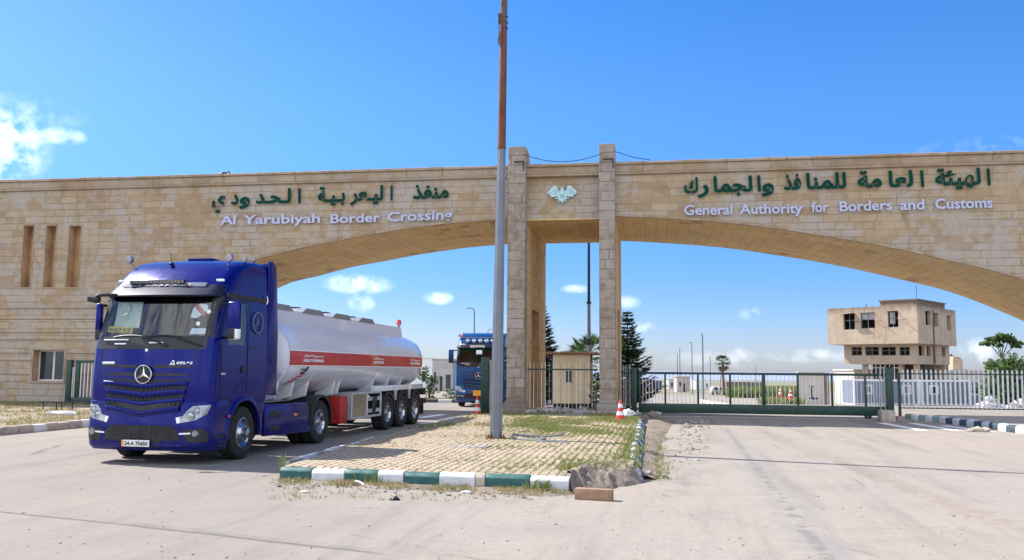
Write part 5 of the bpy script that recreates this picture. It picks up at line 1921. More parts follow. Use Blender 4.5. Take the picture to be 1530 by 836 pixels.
def mound():
    def along(pts, t):
        k = min(len(pts) - 2, int(t * (len(pts) - 1)))
        return pts[k].lerp(pts[k + 1], t * (len(pts) - 1) - k)
    inner = [G(846, 706, .2), G(880, 692, .2), G(915, 690, .2), G(945, 688, .2)]
    edge = [G(852, 713, .2), G(880, 702, .2), G(912, 700, .2), G(946, 699, .2)]
    foot = [G(856, 739), G(890, 735), G(925, 728), G(962, 722)]
    mb = MB()
    rings = []
    n = 44
    for i in range(n + 1):
        t = i / n
        a_, e_, f_ = along(inner, t), along(edge, t), along(foot, t)
        ring = []
        for j in range(15):
            q = j / 14
            p = a_.lerp(e_, q / .4) if q < .4 else e_.lerp(f_, (q - .4) / .6)
            z = .205 + .07 * sin(pi * min(1, q / .7)) if q < .4 else .275 * max(0, 1 - (q - .4) / .6) ** .8
            w = sin(pi * q) ** .5
            z += w * (.07 * pnoise(Vector((p.x * 4.2, p.y * 4.2, 2))) + .045 * pnoise(Vector((p.x * 13, p.y * 13, 5))))
            p = p + Vector((.05 * pnoise(Vector((p.x * 6, p.y * 6, 8))), .05 * pnoise(Vector((p.x * 6, p.y * 6, 18))), 0))
            ring.append((p.x, p.y, z if j < 14 else -.01))
        rings.append(ring)
    mb.loft(rings, False, (False, False))
    struct(mb.build('earth_mound', 'soil', smooth=25))
    # soil banked against the front kerb
    mb = MB()
    rnd = random.Random(4)
    k = 40
    rings = []
    for i in range(k + 1):
        t = i / k
        p = P0.lerp(P1, t)
        w = .26 + .22 * pnoise(Vector((t * 7, 1, 0))) + .15 * t
        e = min(1, t * 12, (1 - t) * 12) * .9 + .1
        rings.append([(p.x, p.y + .03, .05), (p.x + .03, p.y - w * .4 * e, .035 + .015 * pnoise(Vector((t * 20, 0, 0)))), (p.x + .06, p.y - w * e, .006), (p.x + .06, p.y - w * e - .04, -.01)])
    mb.loft(rings, False, (False, False))
    struct(mb.build('earth_bank', 'soil', smooth=60))
    # spoil beside the right kerb, a dark strip doubling as the kerb's painted shadow
    mb = MB()
    rings = []
    for i in range(41):
        t = i / 40
        p = q0.lerp(F2W(5.2, -.6, 0), t)
        w = .20 + .18 * pnoise(Vector((t * 9, 5, 0))) + .7 * t * t
        rings.append([(p.x - .08, p.y, .06 + .08 * t), (p.x + w * .4, p.y - .05, .05 + .05 * pnoise(Vector((t * 25, 2, 0))) + .07 * t), (p.x + w, p.y - .05, .004), (p.x + w + .05, p.y - .05, -.01)])
    mb.loft(rings, False, (False, False))
    struct(mb.build('earth_bank', 'soil', smooth=60))  # spoil that doubles as the kerb's painted shadow
mound()

def rubble():
    rnd = random.Random(11)
    mb = MB()
    def lump(x, y, z, r):
        k = len(mb.v)
        mb.blob((x, y, z), r, 1, rnd.random() * 50, .7, mat=rnd.choice((0, 0, 1)), squash=(rnd.uniform(.7, 1.5), rnd.uniform(.7, 1.3), rnd.uniform(.4, .8)))
    for i in range(70):
        p = F2W(rnd.uniform(PW1 + .1, RP0 - .1), rnd.uniform(-.75, .9), 0)
        lump(p.x, p.y, .30 + rnd.uniform(-.05, .02) if rnd.random() < .6 else .22, rnd.uniform(.04, .16))
    for i in range(34):
        p = F2W(rnd.uniform(RP1, RP1 + 1.5), rnd.uniform(-1.2, .6), 0)
        lump(p.x, p.y, .2, rnd.uniform(.05, .17))
    for i in range(150):
        t = rnd.random()
        p = q0.lerp(F2W(6.4, -.2, 0), t ** .6)
        lump(p.x + rnd.uniform(.1, .9) ** 1.5, p.y + rnd.uniform(-.5, .4), .01, rnd.uniform(.012, .04 if t < .6 else .085))
    for i in range(90):
        a, r = rnd.uniform(0, 6.28), rnd.random() ** .5
        c = G(890, 714)
        x, y = c.x + 1.2 * r * cos(a), c.y + .15 + .6 * r * sin(a)
        lump(x, y, .03 + .2 * (1 - r), rnd.uniform(.015, .06))
    for i in range(120):
        t = rnd.random()
        p = P0.lerp(P1, t)
        lump(p.x + .05, p.y - rnd.uniform(.03, .75), .015, rnd.uniform(.008, .03))
    for i in range(420):
        u, v = rnd.uniform(-50, 1580), rnd.uniform(640, 836)
        p = G(u, v)
        lump(p.x, p.y, .002, rnd.uniform(.004, .016))
    struct(mb.build('rubble', ['concrete', 'soil'], smooth=0), 'stuff')
rubble()

def blades(mb, x, y, z, rnd, h, n, spread, lean=.5, mat=0, w=.007):
    for _ in range(n):
        a = rnd.uniform(0, 2 * pi)
        bx, by = x + rnd.gauss(0, spread), y + rnd.gauss(0, spread)
        hh = h * rnd.uniform(.5, 1.3)
        l = hh * rnd.uniform(.1, lean)
        ca, sa = cos(a), sin(a)
        ww = w * rnd.uniform(.7, 1.4)
        mb.add([(bx - sa * ww, by + ca * ww, z), (bx + sa * ww, by - ca * ww, z), (bx + ca * l * .45, by + sa * l * .45, z + hh * .65), (bx + ca * l, by + sa * l, z + hh)], [(0, 1, 2), (2, 3, 0)] if rnd.random() < .5 else [(0, 1, 3)], mat)
def build_grass():
    rnd = random.Random(21)
    mb = MB()
    loc = [to_isl(p) for p in ISL_POLY]
    x0, x1 = min(p.x for p in loc), max(p.x for p in loc)
    y0, y1 = min(p.y for p in loc), max(p.y for p in loc)
    placed = 0
    for _ in range(60000):
        x, y = rnd.uniform(x0, x1), rnd.uniform(y0, y1)
        if not inside(loc, x, y): continue
        dn = .5 + .8 * pnoise(Vector((x * .55, y * .4, 1.7))) + .5 * pnoise(Vector((x * 1.6, y * 1.3, 9)))
        right = min(1, max(0, (x - 1.7) / 2.2))
        backk = min(1, max(0, (y - 6.0) / 4.0))
        near = 1 if y < 3.5 else 0
        d = dn * (.16 + .55 * right + .55 * backk) - (.12 if near and x < 3 else 0)
        if x < 1.6 and y > 2: d *= .45
        if rnd.random() > d: continue
        # most tufts grow in the joints that run along the island
        if rnd.random() < .85:
            x = round(x / .135) * .135 + rnd.gauss(0, .018) + .02 * sin(y * 9)
        p = from_isl(x, y, .205)
        blades(mb, p.x, p.y, p.z, rnd, .028 + .034 * backk * rnd.random(), 6, .022, 1.1, 0 if rnd.random() < .62 + .2 * dn else 1)
        placed += 1
        if placed > 13000: break
    # taller weeds against the kerbs, at the broken corner and along the right edge
    for i in range(330):
        t = rnd.random()
        p = P0.lerp(P1, t)
        if pnoise(Vector((t * 9, 3, 1))) < -.12: continue
        blades(mb, p.x + rnd.gauss(0, .05), p.y - abs(rnd.gauss(.12, .16)), .02, rnd, .07, 7, .035, 1.2, rnd.choice((0, 1, 1)))
    for u, v in ((468, 716), (470, 714), (612, 722), (665, 727), (690, 728), (798, 735), (815, 735), (540, 722), (560, 724)):
        p = G(u, v)
        blades(mb, p.x, p.y - .03, .02, rnd, .17, 46, .06, .8, 0)
    for i in range(420):
        t = rnd.random()
        p = ISL_K0.lerp(G(850, 704, .2), rnd.random() ** .7) if t < .5 else ISL_K0.lerp(ISL_K1, rnd.random() ** 1.6 * .8)
        blades(mb, p.x + rnd.gauss(-.05, .12), p.y + abs(rnd.gauss(.0, .22)), .19, rnd, .10, 8, .05, 1.0, rnd.choice((0, 0, 1)))
    for i in range(150):
        t = rnd.random() ** 1.4
        p = q0.lerp(q1, t)
        blades(mb, p.x + .20 + abs(rnd.gauss(0, .10)), p.y - .1, .02, rnd, .055, 7, .05, 1.0, rnd.choice((0, 0, 1)))
    p = G(424, 712)
    blades(mb, p.x - .03, p.y + .06, .05, rnd, .30, 26, .04, .4, 0)
    for i in range(60):
        p = G(rnd.uniform(400, 800), rnd.uniform(728, 748))
        blades(mb, p.x, p.y, .0, rnd, .05, 6, .04, 1.2, 1)
    struct(mb.build('grass', ['grass', 'grass_dry'], smooth=0, normals=False), 'stuff')
build_grass()

def litter():
    def put(name, mb, mat, p, rz, label, cat, **k):
        o = mb.build(name, mat, **k)
        o.location = p
        o.rotation_euler = (0, 0, rz)
        return tag(o, label, cat)
    a, b = G(858, 746), G(914, 749)
    mb = MB()
    d = b - a
    mb.box((d.length / 2, .07, .075), (d.length, .14, .15))
    put('brick', mb, 'brick', a, atan2(d.y, d.x), 'long brown brick lying on the road at the broken corner of the island', 'brick', bevel=.012)
    a = G(541, 727)
    mb = MB()
    mb.tube([(-.13, .10, .07), (-.05, .05, .06), (.05, -.03, .02), (.20, -.14, .015)], [.018, .022, .02, .012], 6)
    put('broken_stick', mb, 'kerb_white', a, 0, 'pale broken stick lying in front of the green and white kerb', 'stick')
    a = G(455, 735)
    for u, v, sz, lab in ((455, 735, .05, 'flat white paper scrap on the dirt left of the pale stick'), (697, 736, .06, 'crumpled white scrap on the dirt before the middle of the front kerb')):
        a = G(u, v)
        mb = MB()
        mb.blob((0, 0, .012), sz, 2, u, .5, squash=(1.3, .8, .3))
        put('paper_scrap', mb, 'white_vinyl', a, .3, lab, 'litter')
    a = G(590, 747)
    mb = MB()
    mb.blob((0, 0, .02), .045, 2, 9, .6, squash=(1.4, .8, .6))
    put('dark_scrap', mb, 'ink', a, .2, 'small dark scrap lying on the dirt in front of the kerb', 'litter')
    # manhole and cable on the island
    mb = MB()
    mb.box((0, 0, .015), (.72, .5, .03))
    for k in range(5): mb.box((-.28 + k * .14, 0, .034), (.05, .4, .012))
    put('manhole_cover', mb, 'concrete', G(703, 668, .205), ISL_A, 'rectangular grey drain cover set in the island paving', 'drain cover', bevel=.008)
    o = G(765, 656, .21)
    def loc(u, v, z=0): 
        p = G(u, v, .21 + z)
        return (p.x - o.x, p.y - o.y, z + .015)
    mb = MB()
    pts = [loc(851, 663), loc(835, 661), loc(808, 660), loc(790, 658), loc(772, 656.5), loc(764, 653, .05), loc(767, 650, .08), loc(785, 651.5, .04), loc(812, 653, .02), loc(836, 651, .06), loc(842, 648, .10)]
    cm = [tuple(Vector(pts[i]).lerp(Vector(pts[i + 1]), t)) for i in range(len(pts) - 1) for t in (0, .5)] + [pts[-1]]
    mb.tube(cm, .024, 7)
    mb.tube([loc(808, 654, .02), loc(815, 657), loc(803, 659)], .02, 6)
    put('old_hose', mb, 'pole_grey', o, 0, 'grey length of hose lying looped on the island beside the pole', 'hose')
litter()

# ------------------------------------------------------------------ street pole in front
def street_pole():
    b = G(741, 655, .2)
    z1 = AT(748, 220, b.y).z
    t = thing('street_pole', 'tall street pole on the island, grey below and rusty brown above', 'pole', (b.x, b.y, .2), 0)
    mb = MB()
    lean = (.10, 0)
    mb.tube([(0, 0, 0), (lean[0] * .65, 0, z1 - .2)], [.150, .103], 8, twist=.5)
    mb.build('lower_shaft', 'pole_grey', t, smooth=0)
    mb = MB()
    mb.tube([(lean[0] * .65, 0, z1 - .2), (lean[0] * .8, 0, z1 + 2.0), (lean[0], 0, z1 + 4.4)], [.098, .088, .072], 10)
    mb.build('upper_shaft', 'rust', t, smooth=40)
    mb = MB()
    mb.tube([(lean[0] * .65, 0, z1 - .25), (lean[0] * .65, 0, z1 - .17)], [.106, .106], 12)
    mb.build('joint_collar', 'rust', t)
    mb = MB()
    mb.box((0, 0, .01), (.44, .44, .03))
    for sx in (-1, 1):
        for sy in (-1, 1): mb.tube([(sx * .17, sy * .17, .02), (sx * .17, sy * .17, .08)], .018, 6)
    for k in range(4):
        a = pi / 4 + k * pi / 2
        mb.add([(.12 * cos(a), .12 * sin(a), .025), (.20 * cos(a), .20 * sin(a), .025), (.12 * cos(a), .12 * sin(a), .2)], [(0, 1, 2)])
    mb.build('base_plate', 'rust', t, smooth=0)
    # torn strapping and an old bracket near the top
    rnd = random.Random(5)
    mb = MB()
    z = AT(748, 45, b.y).z - .2
    for k in range(9):
        a = rnd.uniform(2.2, 4.4)
        r = .085
        zz = z + rnd.uniform(-.15, .35)
        mb.tube([(.09 + r * cos(a), r * sin(a), zz), (.09 + (r + .05) * cos(a), (r + .05) * sin(a), zz - .05), (.09 + (r + .03) * cos(a) + rnd.uniform(-.02, .02), (r + .03) * sin(a), zz - rnd.uniform(.15, .45))], rnd.uniform(.006, .014), 5)
    for k in range(3): tube_ring(mb, (.092, 0, z + .05 + k * .14), (0, 0, 1), .088, .012, n=16)
    mb.box((-.01, -.02, z + .28), (.07, .09, .22))
    mb.box((.05, -.03, z + .62), (.05, .08, .12))
    mb.build('torn_strapping', 'rust', t)
street_pole()

# ------------------------------------------------------------------ gates, fences and cones round the gateway
def W2px(p):
    d = p - EYE
    z = d.dot(FWD)
    return 765 + FPX * d.dot(RIGHT) / z, 418 - FPX * d.dot(UP) / z

def sliding_gate():
    y = 2.4
    a, b = FP(954, 610, y), FP(1330, 618, y)
    z = lambda u, v: FP(u, v, y).z
    zt, zm, zb = z(1140, 556.5), z(1140, 604.5), z(1140, 618.5)
    o = F2W(a.x, y, 0)
    T = thing('sliding_gate', 'long dark green sliding gate of thin upright bars closing the right road', 'gate', o, -FYAW)
    L_ = b.x - a.x
    mb = MB()
    mb.box2((0, -.04, zt - .09), (L_, .04, zt))
    mb.build('top_rail', 'green_metal', T, bevel=.008)
    mb = MB()
    mb.box2((0, -.05, zb), (L_, .05, zm))
    mb.build('bottom_beam', 'green_metal', T, bevel=.01)
    posts = [FP(u, 580, y).x - a.x for u in (994, 1043, 1091, 1141, 1192, 1243, 1293)]
    for i, px in enumerate([.05] + posts + [L_ - .05]):
        w = .13 if i == 4 else .075
        mb = MB()
        mb.box2((px - w / 2, -.035, zm), (px + w / 2, .035, zt - .09))
        mb.build('upright', 'green_metal', T, bevel=.006)
    xs = [.05] + posts + [L_ - .05]
    for p, q in zip(xs, xs[1:]):
        for k in range(1, 8):
            x = p + (q - p) * k / 8
            mb = MB()
            mb.tube([(x, 0, zm), (x, 0, zt - .09)], .013, 6, caps=(False, False))
            mb.build('bar', 'bar_white', T)
    for u in (985, 1297):
        x = FP(u, 620, y).x - a.x
        mb = MB()
        mb.lathe([(.02, -.04), (.10, -.04), (.12, -.02), (.10, 0), (.12, .02), (.10, .04), (.02, .04)], (x, 0, .11), (0, 1, 0), 18)
        mb.box((x, 0, zb + .01), (.3, .09, .05))
        mb.build('wheel', 'ink', T)
    mb = MB()
    mb.box2((-.1, -.06, .0), (L_ + 3.0, .06, .035))
    struct(mb.build('gate_rail', 'concrete', T, smooth=0))
    bpy.data.objects[T.children[-1].name].pop('kind', None)
    # posts
    for u, v0, v1, w, lab in ((947.5, 549, 618, .21, 'dark green post at the left end of the sliding gate'), (1329.5, 549, 624, .24, 'dark green post at the right end of the sliding gate beside the concrete block')):
        p = FP(u, 600, y - .15)
        t = thing('gate_post', lab, 'gate post', F2W(p.x, y - .15, 0), -FYAW)
        zt2 = FP(u, v0, y - .15).z
        mb = MB()
        mb.box2((-w / 2, -w / 2, -.05), (w / 2, w / 2, zt2))
        mb.build('post', 'green_metal', t, bevel=.012)
        mb = MB()
        mb.box2((-w / 2 - .015, -w / 2 - .015, zt2), (w / 2 + .015, w / 2 + .015, zt2 + .02))
        for k in range(3): mb.tube([(-w / 2 - .06, 0, .5 + k * .45), (w / 2, 0, .5 + k * .45)], .03, 8)
        mb.build('guide_bracket', 'ink', t, bevel=.005)
    p = FP(1321, 622, y - .3)
    t = thing('guide_frame', 'slim dark steel frame standing against the right gate post', 'frame', F2W(p.x, y - .2, 0), -FYAW)
    mb = MB()
    zt2 = FP(1321, 550, y - .3).z
    mb.box2((-.09, -.03, 0), (-.05, .03, zt2)); mb.box2((.05, -.03, 0), (.09, .03, zt2)); mb.box2((-.12, -.04, zt2), (.12, .04, zt2 + .05))
    mb.build('frame_bars', 'bar_grey', t, bevel=.004)
    a, b = FP(1315, 625, y - 1.1), FP(1336, 609, y - 1.1)
    t = thing('concrete_block', 'pale concrete block at the foot of the right gate post', 'concrete block', F2W((a.x + b.x) / 2, y - 1.0, 0), -FYAW)
    mb = MB()
    mb.box((0, 0, .2), (b.x - a.x, .6, .42), taper=.94)
    mb.build('block', 'kerb_bare', t, bevel=.025)
sliding_gate()

def picket_fence():
    # white pickets on green rails to the right of the gate, and the green frame in front of them
    y = 2.9
    a, b = FP(1343, 606, y), FP(1600, 612, y)
    o = F2W(a.x, y, 0)
    T = thing('picket_fence', 'white picket fence with green rails to the right of the sliding gate', 'fence', o, -FYAW)
    zt, zr0, zr1, zb = FP(1420, 552, y).z, FP(1420, 558.5, y).z, FP(1420, 610, y).z, FP(1420, 618.0, y).z
    L_ = b.x - a.x
    n = 36
    for k in range(n):
        x = .12 + L_ * (k + .5) / n
        mb = MB()
        ln = .004 * (k - 10)
        mb.tube([(x, 0, zr1 - .03), (x + ln * .3, 0, zt - .06), (x + ln * .3, 0, zt)], [.036, .036, .014], 8)
        mb.build('picket', 'bar_white', T)
    for nm, z, m in (('top_rail', zr0, 'green_metal'), ('bottom_rail', zr1, 'green_metal')):
        mb = MB()
        mb.box2((0, -.045, z - .02), (L_, -.012, z + .02))
        mb.build(nm, m, T, smooth=0)
    for x in (.03, L_ - .03):
        mb = MB()
        mb.box2((x - .045, -.05, -.05), (x + .045, .04, zr0 + .03))
        mb.build('post', 'green_metal', T, smooth=0)
    mb = MB()
    mb.box2((-.1, -.12, -.05), (L_, .16, .13))
    mb.build('footing', 'kerb_bare', T, smooth=0, bevel=.02)
picket_fence()

def short_fences():
    y = .75
    for (u0, u1, vt, vb, v2, yy, n, lab) in ((783, 893.5, 541, 611.5, 551, .7, 19, 'dark railing of thin bars between the two pillars in front of the cream booth'), (927.5, 943, 545, 607, 556, 2.2, 5, 'narrow dark railing between the right pillar and the sliding gate')):
        a, b = FP(u0, 600, yy), FP(u1, 600, yy)
        T = thing('railing', lab, 'railing', F2W(a.x, yy, 0), -FYAW)
        L_ = b.x - a.x
        zt, zr, zb = FP(u0, vt, yy).z, FP(u0, v2, yy).z, FP(u0, vb, yy).z
        for k in range(n):
            x = L_ * (k + .5) / n
            mb = MB()
            mb.tube([(x, 0, zb), (x, 0, zt)], [.013, .011], 6)
            mb.build('bar', 'bar_white' if k % 3 else 'bar_grey', T)
        for nm, z in (('top_rail', zr), ('bottom_rail', zb + .03)):
            mb = MB()
            mb.box2((0, -.03, z - .03), (L_, .03, z + .02))
            mb.build(nm, 'green_metal', T, smooth=0, bevel=.005)
    # left gate leaf parked in front of the wall, and the tall receiving post of the left road
    yy = -.45
    a, b = FP(98.5, 600, yy), FP(330, 600, yy)
    T = thing('sliding_gate', 'dark green gate with white bars parked before the wall left of the blue truck', 'gate', F2W(a.x, yy, .2), -FYAW)
    L_ = b.x - a.x
    zt, zm, zb = FP(110, 537, yy).z - .2, FP(110, 593, yy).z - .2, .03
    mb = MB()
    mb.box2((0, -.09, 0), (.20, .09, zt))
    mb.build('post', 'green_metal', T, bevel=.01)
    mb = MB()
    mb.box2((.36, -.04, zt - .12), (L_, .04, zt - .02)); 
    mb.build('top_rail', 'green_metal', T, bevel=.008)
    mb = MB()
    mb.box2((.2, -.05, zb), (L_, .05, zm))
    mb.build('bottom_beam', 'green_metal', T, bevel=.008)
    for k in range(5):
        x = .44 + k * 1.35
        mb = MB()
        mb.box2((x - .08, -.035, zm), (x + .08, .035, zt - .12))
        mb.build('upright', 'green_metal', T, bevel=.006)
        for j in range(1, 9):
            if x + j * .15 > L_: break
            mb = MB()
            mb.tube([(x + j * .15, 0, zm), (x + j * .15, 0, zt - .12)], .017, 6)
            mb.build('bar', 'bar_white', T)
    mb = MB()
    mb.box2((.22, -.02, .25), (.24, .02, zt - .3)); mb.box2((.30, -.02, .25), (.32, .02, zt - .3))
    mb.build('guide_plate', 'bar_white', T, smooth=0)
    yy = 2.0
    p = FP(725, 617, yy)
    T = thing('gate_post', 'tall dark green boxed gate post left of the left pillar, behind the street pole', 'gate post', F2W(p.x, yy, 0), -FYAW)
    zt = FP(725, 533, yy).z
    mb = MB()
    mb.box2((-.17, -.12, -.02), (.14, .12, zt))
    mb.build('post', 'green_metal', T, bevel=.012)
    mb = MB()
    mb.box2((.17, -.08, .0), (.23, .10, zt - .12)); mb.box2((.13, -.06, zt - .22), (.26, .10, zt - .12)); mb.box2((.145, -.06, .4), (.165, .05, .9))
    mb.build('guide_channel', 'bar_grey', T, bevel=.006)
short_fences()

def cone(label, p, rz, s=1.0):
    T = thing('traffic_cone', label, 'traffic cone', p, rz, 'red and white traffic cones')
    mb = MB()
    mb.box((0, 0, .02), (.40, .40, .045))
    mb.build('base', 'cone_red', T, bevel=.012)
    def seg(z0, z1, nm, m):
        r = lambda z: .165 - (.165 - .03) * (z - .04) / .68
        k = MB()
        e = .004 if m == 'cone_white' else 0
        k.lathe([(r(z0) + e, z0), (r(z1) + e, z1)] if e else [(r(z0), z0), (r(z1), z1)], (0, 0, 0), (0, 0, 1), 24)
        return k.build(nm, m, T)
    k = MB()
    r = lambda z: .165 - (.165 - .03) * (z - .04) / .68
    k.lathe([(r(.04), .04), (r(.72), .72), (.022, .735), (.0, .735)], (0, 0, 0), (0, 0, 1), 28)
    body = k.build('cone_body', 'cone_red', T)
    for z0, z1 in ((.17, .30), (.44, .57)):
        k = MB()
        k.lathe([(r(z0) + .003, z0), (r(z1) + .003, z1)], (0, 0, 0), (0, 0, 1), 28)
        k.build('white_band', 'cone_white', body)
    T.scale = (s, s, s)
    return T
cone('red and white traffic cone left of the dark green gate post', G(713, 620), .2)
cone('red and white traffic cone at the right side of the right pillar base', G(927, 627, .2), .5, .88)
cone('red and white traffic cone far behind the sliding gate, left of the pair', AT(1166, 591, 60), .3, .8)
cone('small red and white traffic cone near the cream wall behind the sliding gate', AT(1181, 595, 58), .1, 1.0)
mb = MB()
mb.blob((0, 0, .13), .17, 3, 8, .5, squash=(1.1, .8, .9))
o = mb.build('white_sack', 'white_vinyl')
o.location = G(938, 623, .2)
tag(o, 'white sack lying beside the cone at the right pillar', 'sack')

def right_kerb():
    pts = [(1366, 629), (1403, 631), (1530, 648.5)]
    p = [G(*q) for q in pts]
    kerb_run('pale green and white kerb stub beside the right gate post', G(1352, 627), p[1], [(('kerb_faded', 'kerb_white')[k % 2], (k + 1) / 5) for k in range(5)], h=.22, w=.2, seed=12)
    kerb_run('dark and white striped kerb along the right edge of the right road', p[1], G(1560, 652.5), [(('kerb_white', 'kerb_dark')[k % 2], (k + 1) / 13) for k in range(13)], h=.22, w=.2, seed=13)
    mb = MB()
    a, b = p[1] + Vector((.1, .2, 0)), G(1560, 652.5) + Vector((.1, .2, 0))
    mb.add([(a.x, a.y, .20), (b.x, b.y, .20), (b.x + 14, b.y + 1, .20), (F2W(26, 2.7).x, F2W(26, 2.7).y, .20), (F2W(15.4, 2.7).x, F2W(15.4, 2.7).y, .20)], [(0, 1, 2, 3, 4)])
    struct(mb.build('pavement', 'concrete', smooth=0))
    mb = MB()
    for k in range(5): mb.blob((-.2 + k * .1, .03 * (k % 2), .05), .10 + .03 * (k % 3), 1, 4 + k, .7, squash=(1.4, .9, .7))
    o = mb.build('broken_stone', 'kerb_bare', smooth=0)
    o.location = G(1462, 645)
    tag(o, 'white broken stone leaning on the striped kerb at the right', 'stone')
right_kerb()

def left_verge():
    k0, k1 = G(-60, 656), G(140, 637)
    d = (k1 - k0)
    k2 = k0 + d * 2.4
    kerb_run('long bare stone kerb along the grass verge at the far left', k2, k0, [(('kerb_bare', 'kerb_bare', 'kerb_white', 'kerb_bare')[k % 4], (k + 1) / 24) for k in range(24)], h=.20, w=.2, side=-1, seed=15)
    a, b = k0 + Vector((-.2, .15, 0)), k2 + Vector((-.2, 0, 0))
    mb = MB()
    n = 18
    rings = []
    w0, w1 = F2W(-30, -.03, .28), F2W(-15.2, -.03, .24)
    for i in range(n + 1):
        t = i / n
        p = a.lerp(b, t)
        q = w0.lerp(w1, t)
        ring = []
        for j in range(13):
            s = j / 12
            c = p.lerp(q, s)
            ring.append((c.x, c.y, .17 + .1 * s + .035 * pnoise(Vector((c.x * .6, c.y * .6, 4))) * (1 if 0 < j < 12 else 0)))
        rings.append(ring)
    mb.loft(rings, False, (False, False))
    struct(mb.build('verge', 'soil_pale', smooth=60))
    rnd = random.Random(31)
    mb = MB()
    for i in range(3200):
        t, s = rnd.random(), rnd.random()
        c = a.lerp(b, t).lerp(w0.lerp(w1, t), s)
        if pnoise(Vector((c.x * .5, c.y * .8, 6))) < -.05 + .3 * (t - .5): continue
        blades(mb, c.x, c.y, .18 + .1 * s, rnd, .09, 6, .06, 1.0, 1 if rnd.random() < .6 else 0, .009)
    struct(mb.build('verge_grass', ['grass', 'grass_dry'], smooth=0, normals=False), 'stuff')
    mb = MB()
    mb.blob((0, 0, .06), .10, 2, 3, .4, squash=(5.0, .9, .7))
    o = mb.build('pale_plank', 'kerb_white')
    o.location = G(90, 620, .24)
    o.rotation_euler = (0, 0, -.1)
    tag(o, 'pale plank lying on the verge left of the blue truck', 'plank')
    mb = MB()
    for x in (-.5, 0, .2, .6): mb.tube([(x, 0, 0), (x, 0, .26)], .02, 6)
    mb.box((0, 0, .26), (1.3, .06, .04))
    o = mb.build('low_rack', 'ink')
    o.location = G(84, 612, .25)
    o.rotation_euler = (0, 0, -FYAW)
    tag(o, 'low black metal rack standing on the verge before the wall window', 'rack')
def soil_pale():
    g = NG('dry_verge_soil')
    n, f = g.noise(1.4, 6, .65), g.noise(20, 4, .7)
    c = g.mix(g.ramp(n, .35, .66), (.24, .19, .13), (.36, .30, .23))
    c = g.mix(g.math('MULTIPLY', g.ramp(f, .45, .7), .4), c, (.15, .12, .09))
    g.bump(g.math('ADD', f, n), .6, .04)
    return g.fin(c, .95, spec=.15)
M['soil_pale'] = soil_pale()
left_verge()

# ------------------------------------------------------------------ plants
def leaf_quad(mb, p, n, size, rnd, mat=0, aspect=.5):
    n = Vector(n).normalized()
    u = n.orthogonal().normalized()
    a = rnd.uniform(0, 2 * pi)
    w = n.cross(u)
    d = u * cos(a) + w * sin(a)
    q = n.cross(d)
    s = size * rnd.uniform(.6, 1.3)
    mb.add([p - d * s * .5, p + q * s * aspect * .5, p + d * s * .5, p - q * s * aspect * .5], [(0, 1, 2, 3)], mat)

def rvec(rnd):
    while True:
        v = Vector((rnd.uniform(-1, 1), rnd.uniform(-1, 1), rnd.uniform(-1, 1)))
        if .05 < v.length < 1: return v.normalized()

def leafy_tree(name, label, cat, base, h, trunk_r, clumps, leaves, size, mats, seed, group=None, stem=True, fork=None):
    rnd = random.Random(seed)
    T = thing(name, label, cat, base, 0, group)
    tr = MB()
    if stem:
        for c, r in clumps:
            c = Vector(c)
            m = Vector((c.x * .25 + rnd.uniform(-.1, .1), c.y * .25, c.z * .5))
            if fork is not None: tr.tube([fork, fork.lerp(c, .5) + Vector((0, 0, .05)), c], [trunk_r * .4, trunk_r * .3, trunk_r * .15], 6)
            else: tr.tube([(0, 0, 0), m, c], [trunk_r * .6, trunk_r * .45, trunk_r * .15], 7)
        tr.tube([(0, 0, -.1), (.03, 0, h * .25), (0, .03, h * .5)] if fork is None else [(0, 0, -.1), (.05, 0, 1.5), fork], [trunk_r, trunk_r * .75, trunk_r * .45], 9)
        tr.build('trunk', 'bark', T)
    mb = MB()
    tot = sum(r[0] * r[1] * r[2] if isinstance(r, tuple) else r ** 3 for _, r in clumps)
    for c, r in clumps:
        c = Vector(c)
        R = Vector(r) if isinstance(r, tuple) else Vector((r, r, r))
        k = int(leaves * (R.x * R.y * R.z) / tot)
        # twigs: leaves come in sprays, so the outline stays ragged and gaps open
        for _ in range(max(4, k // 14)):
            v = rvec(rnd)
            d = rnd.random() ** .45 * rnd.uniform(.8, 1.15)
            p = c + Vector((v.x * R.x, v.y * R.y, v.z * R.z)) * d
            out = (v + Vector((0, 0, .15))).normalized()
            for j in range(14):
                q = p + rvec(rnd) * R.length * .11 * rnd.random() + out * rnd.uniform(-.1, .15) * R.length * .3
                leaf_quad(mb, q, rvec(rnd) + Vector((0, 0, .7)) + out * .5, size, rnd, rnd.randrange(len(mats)))
    mb.build('crown', mats, T, smooth=0, normals=False)
    return T

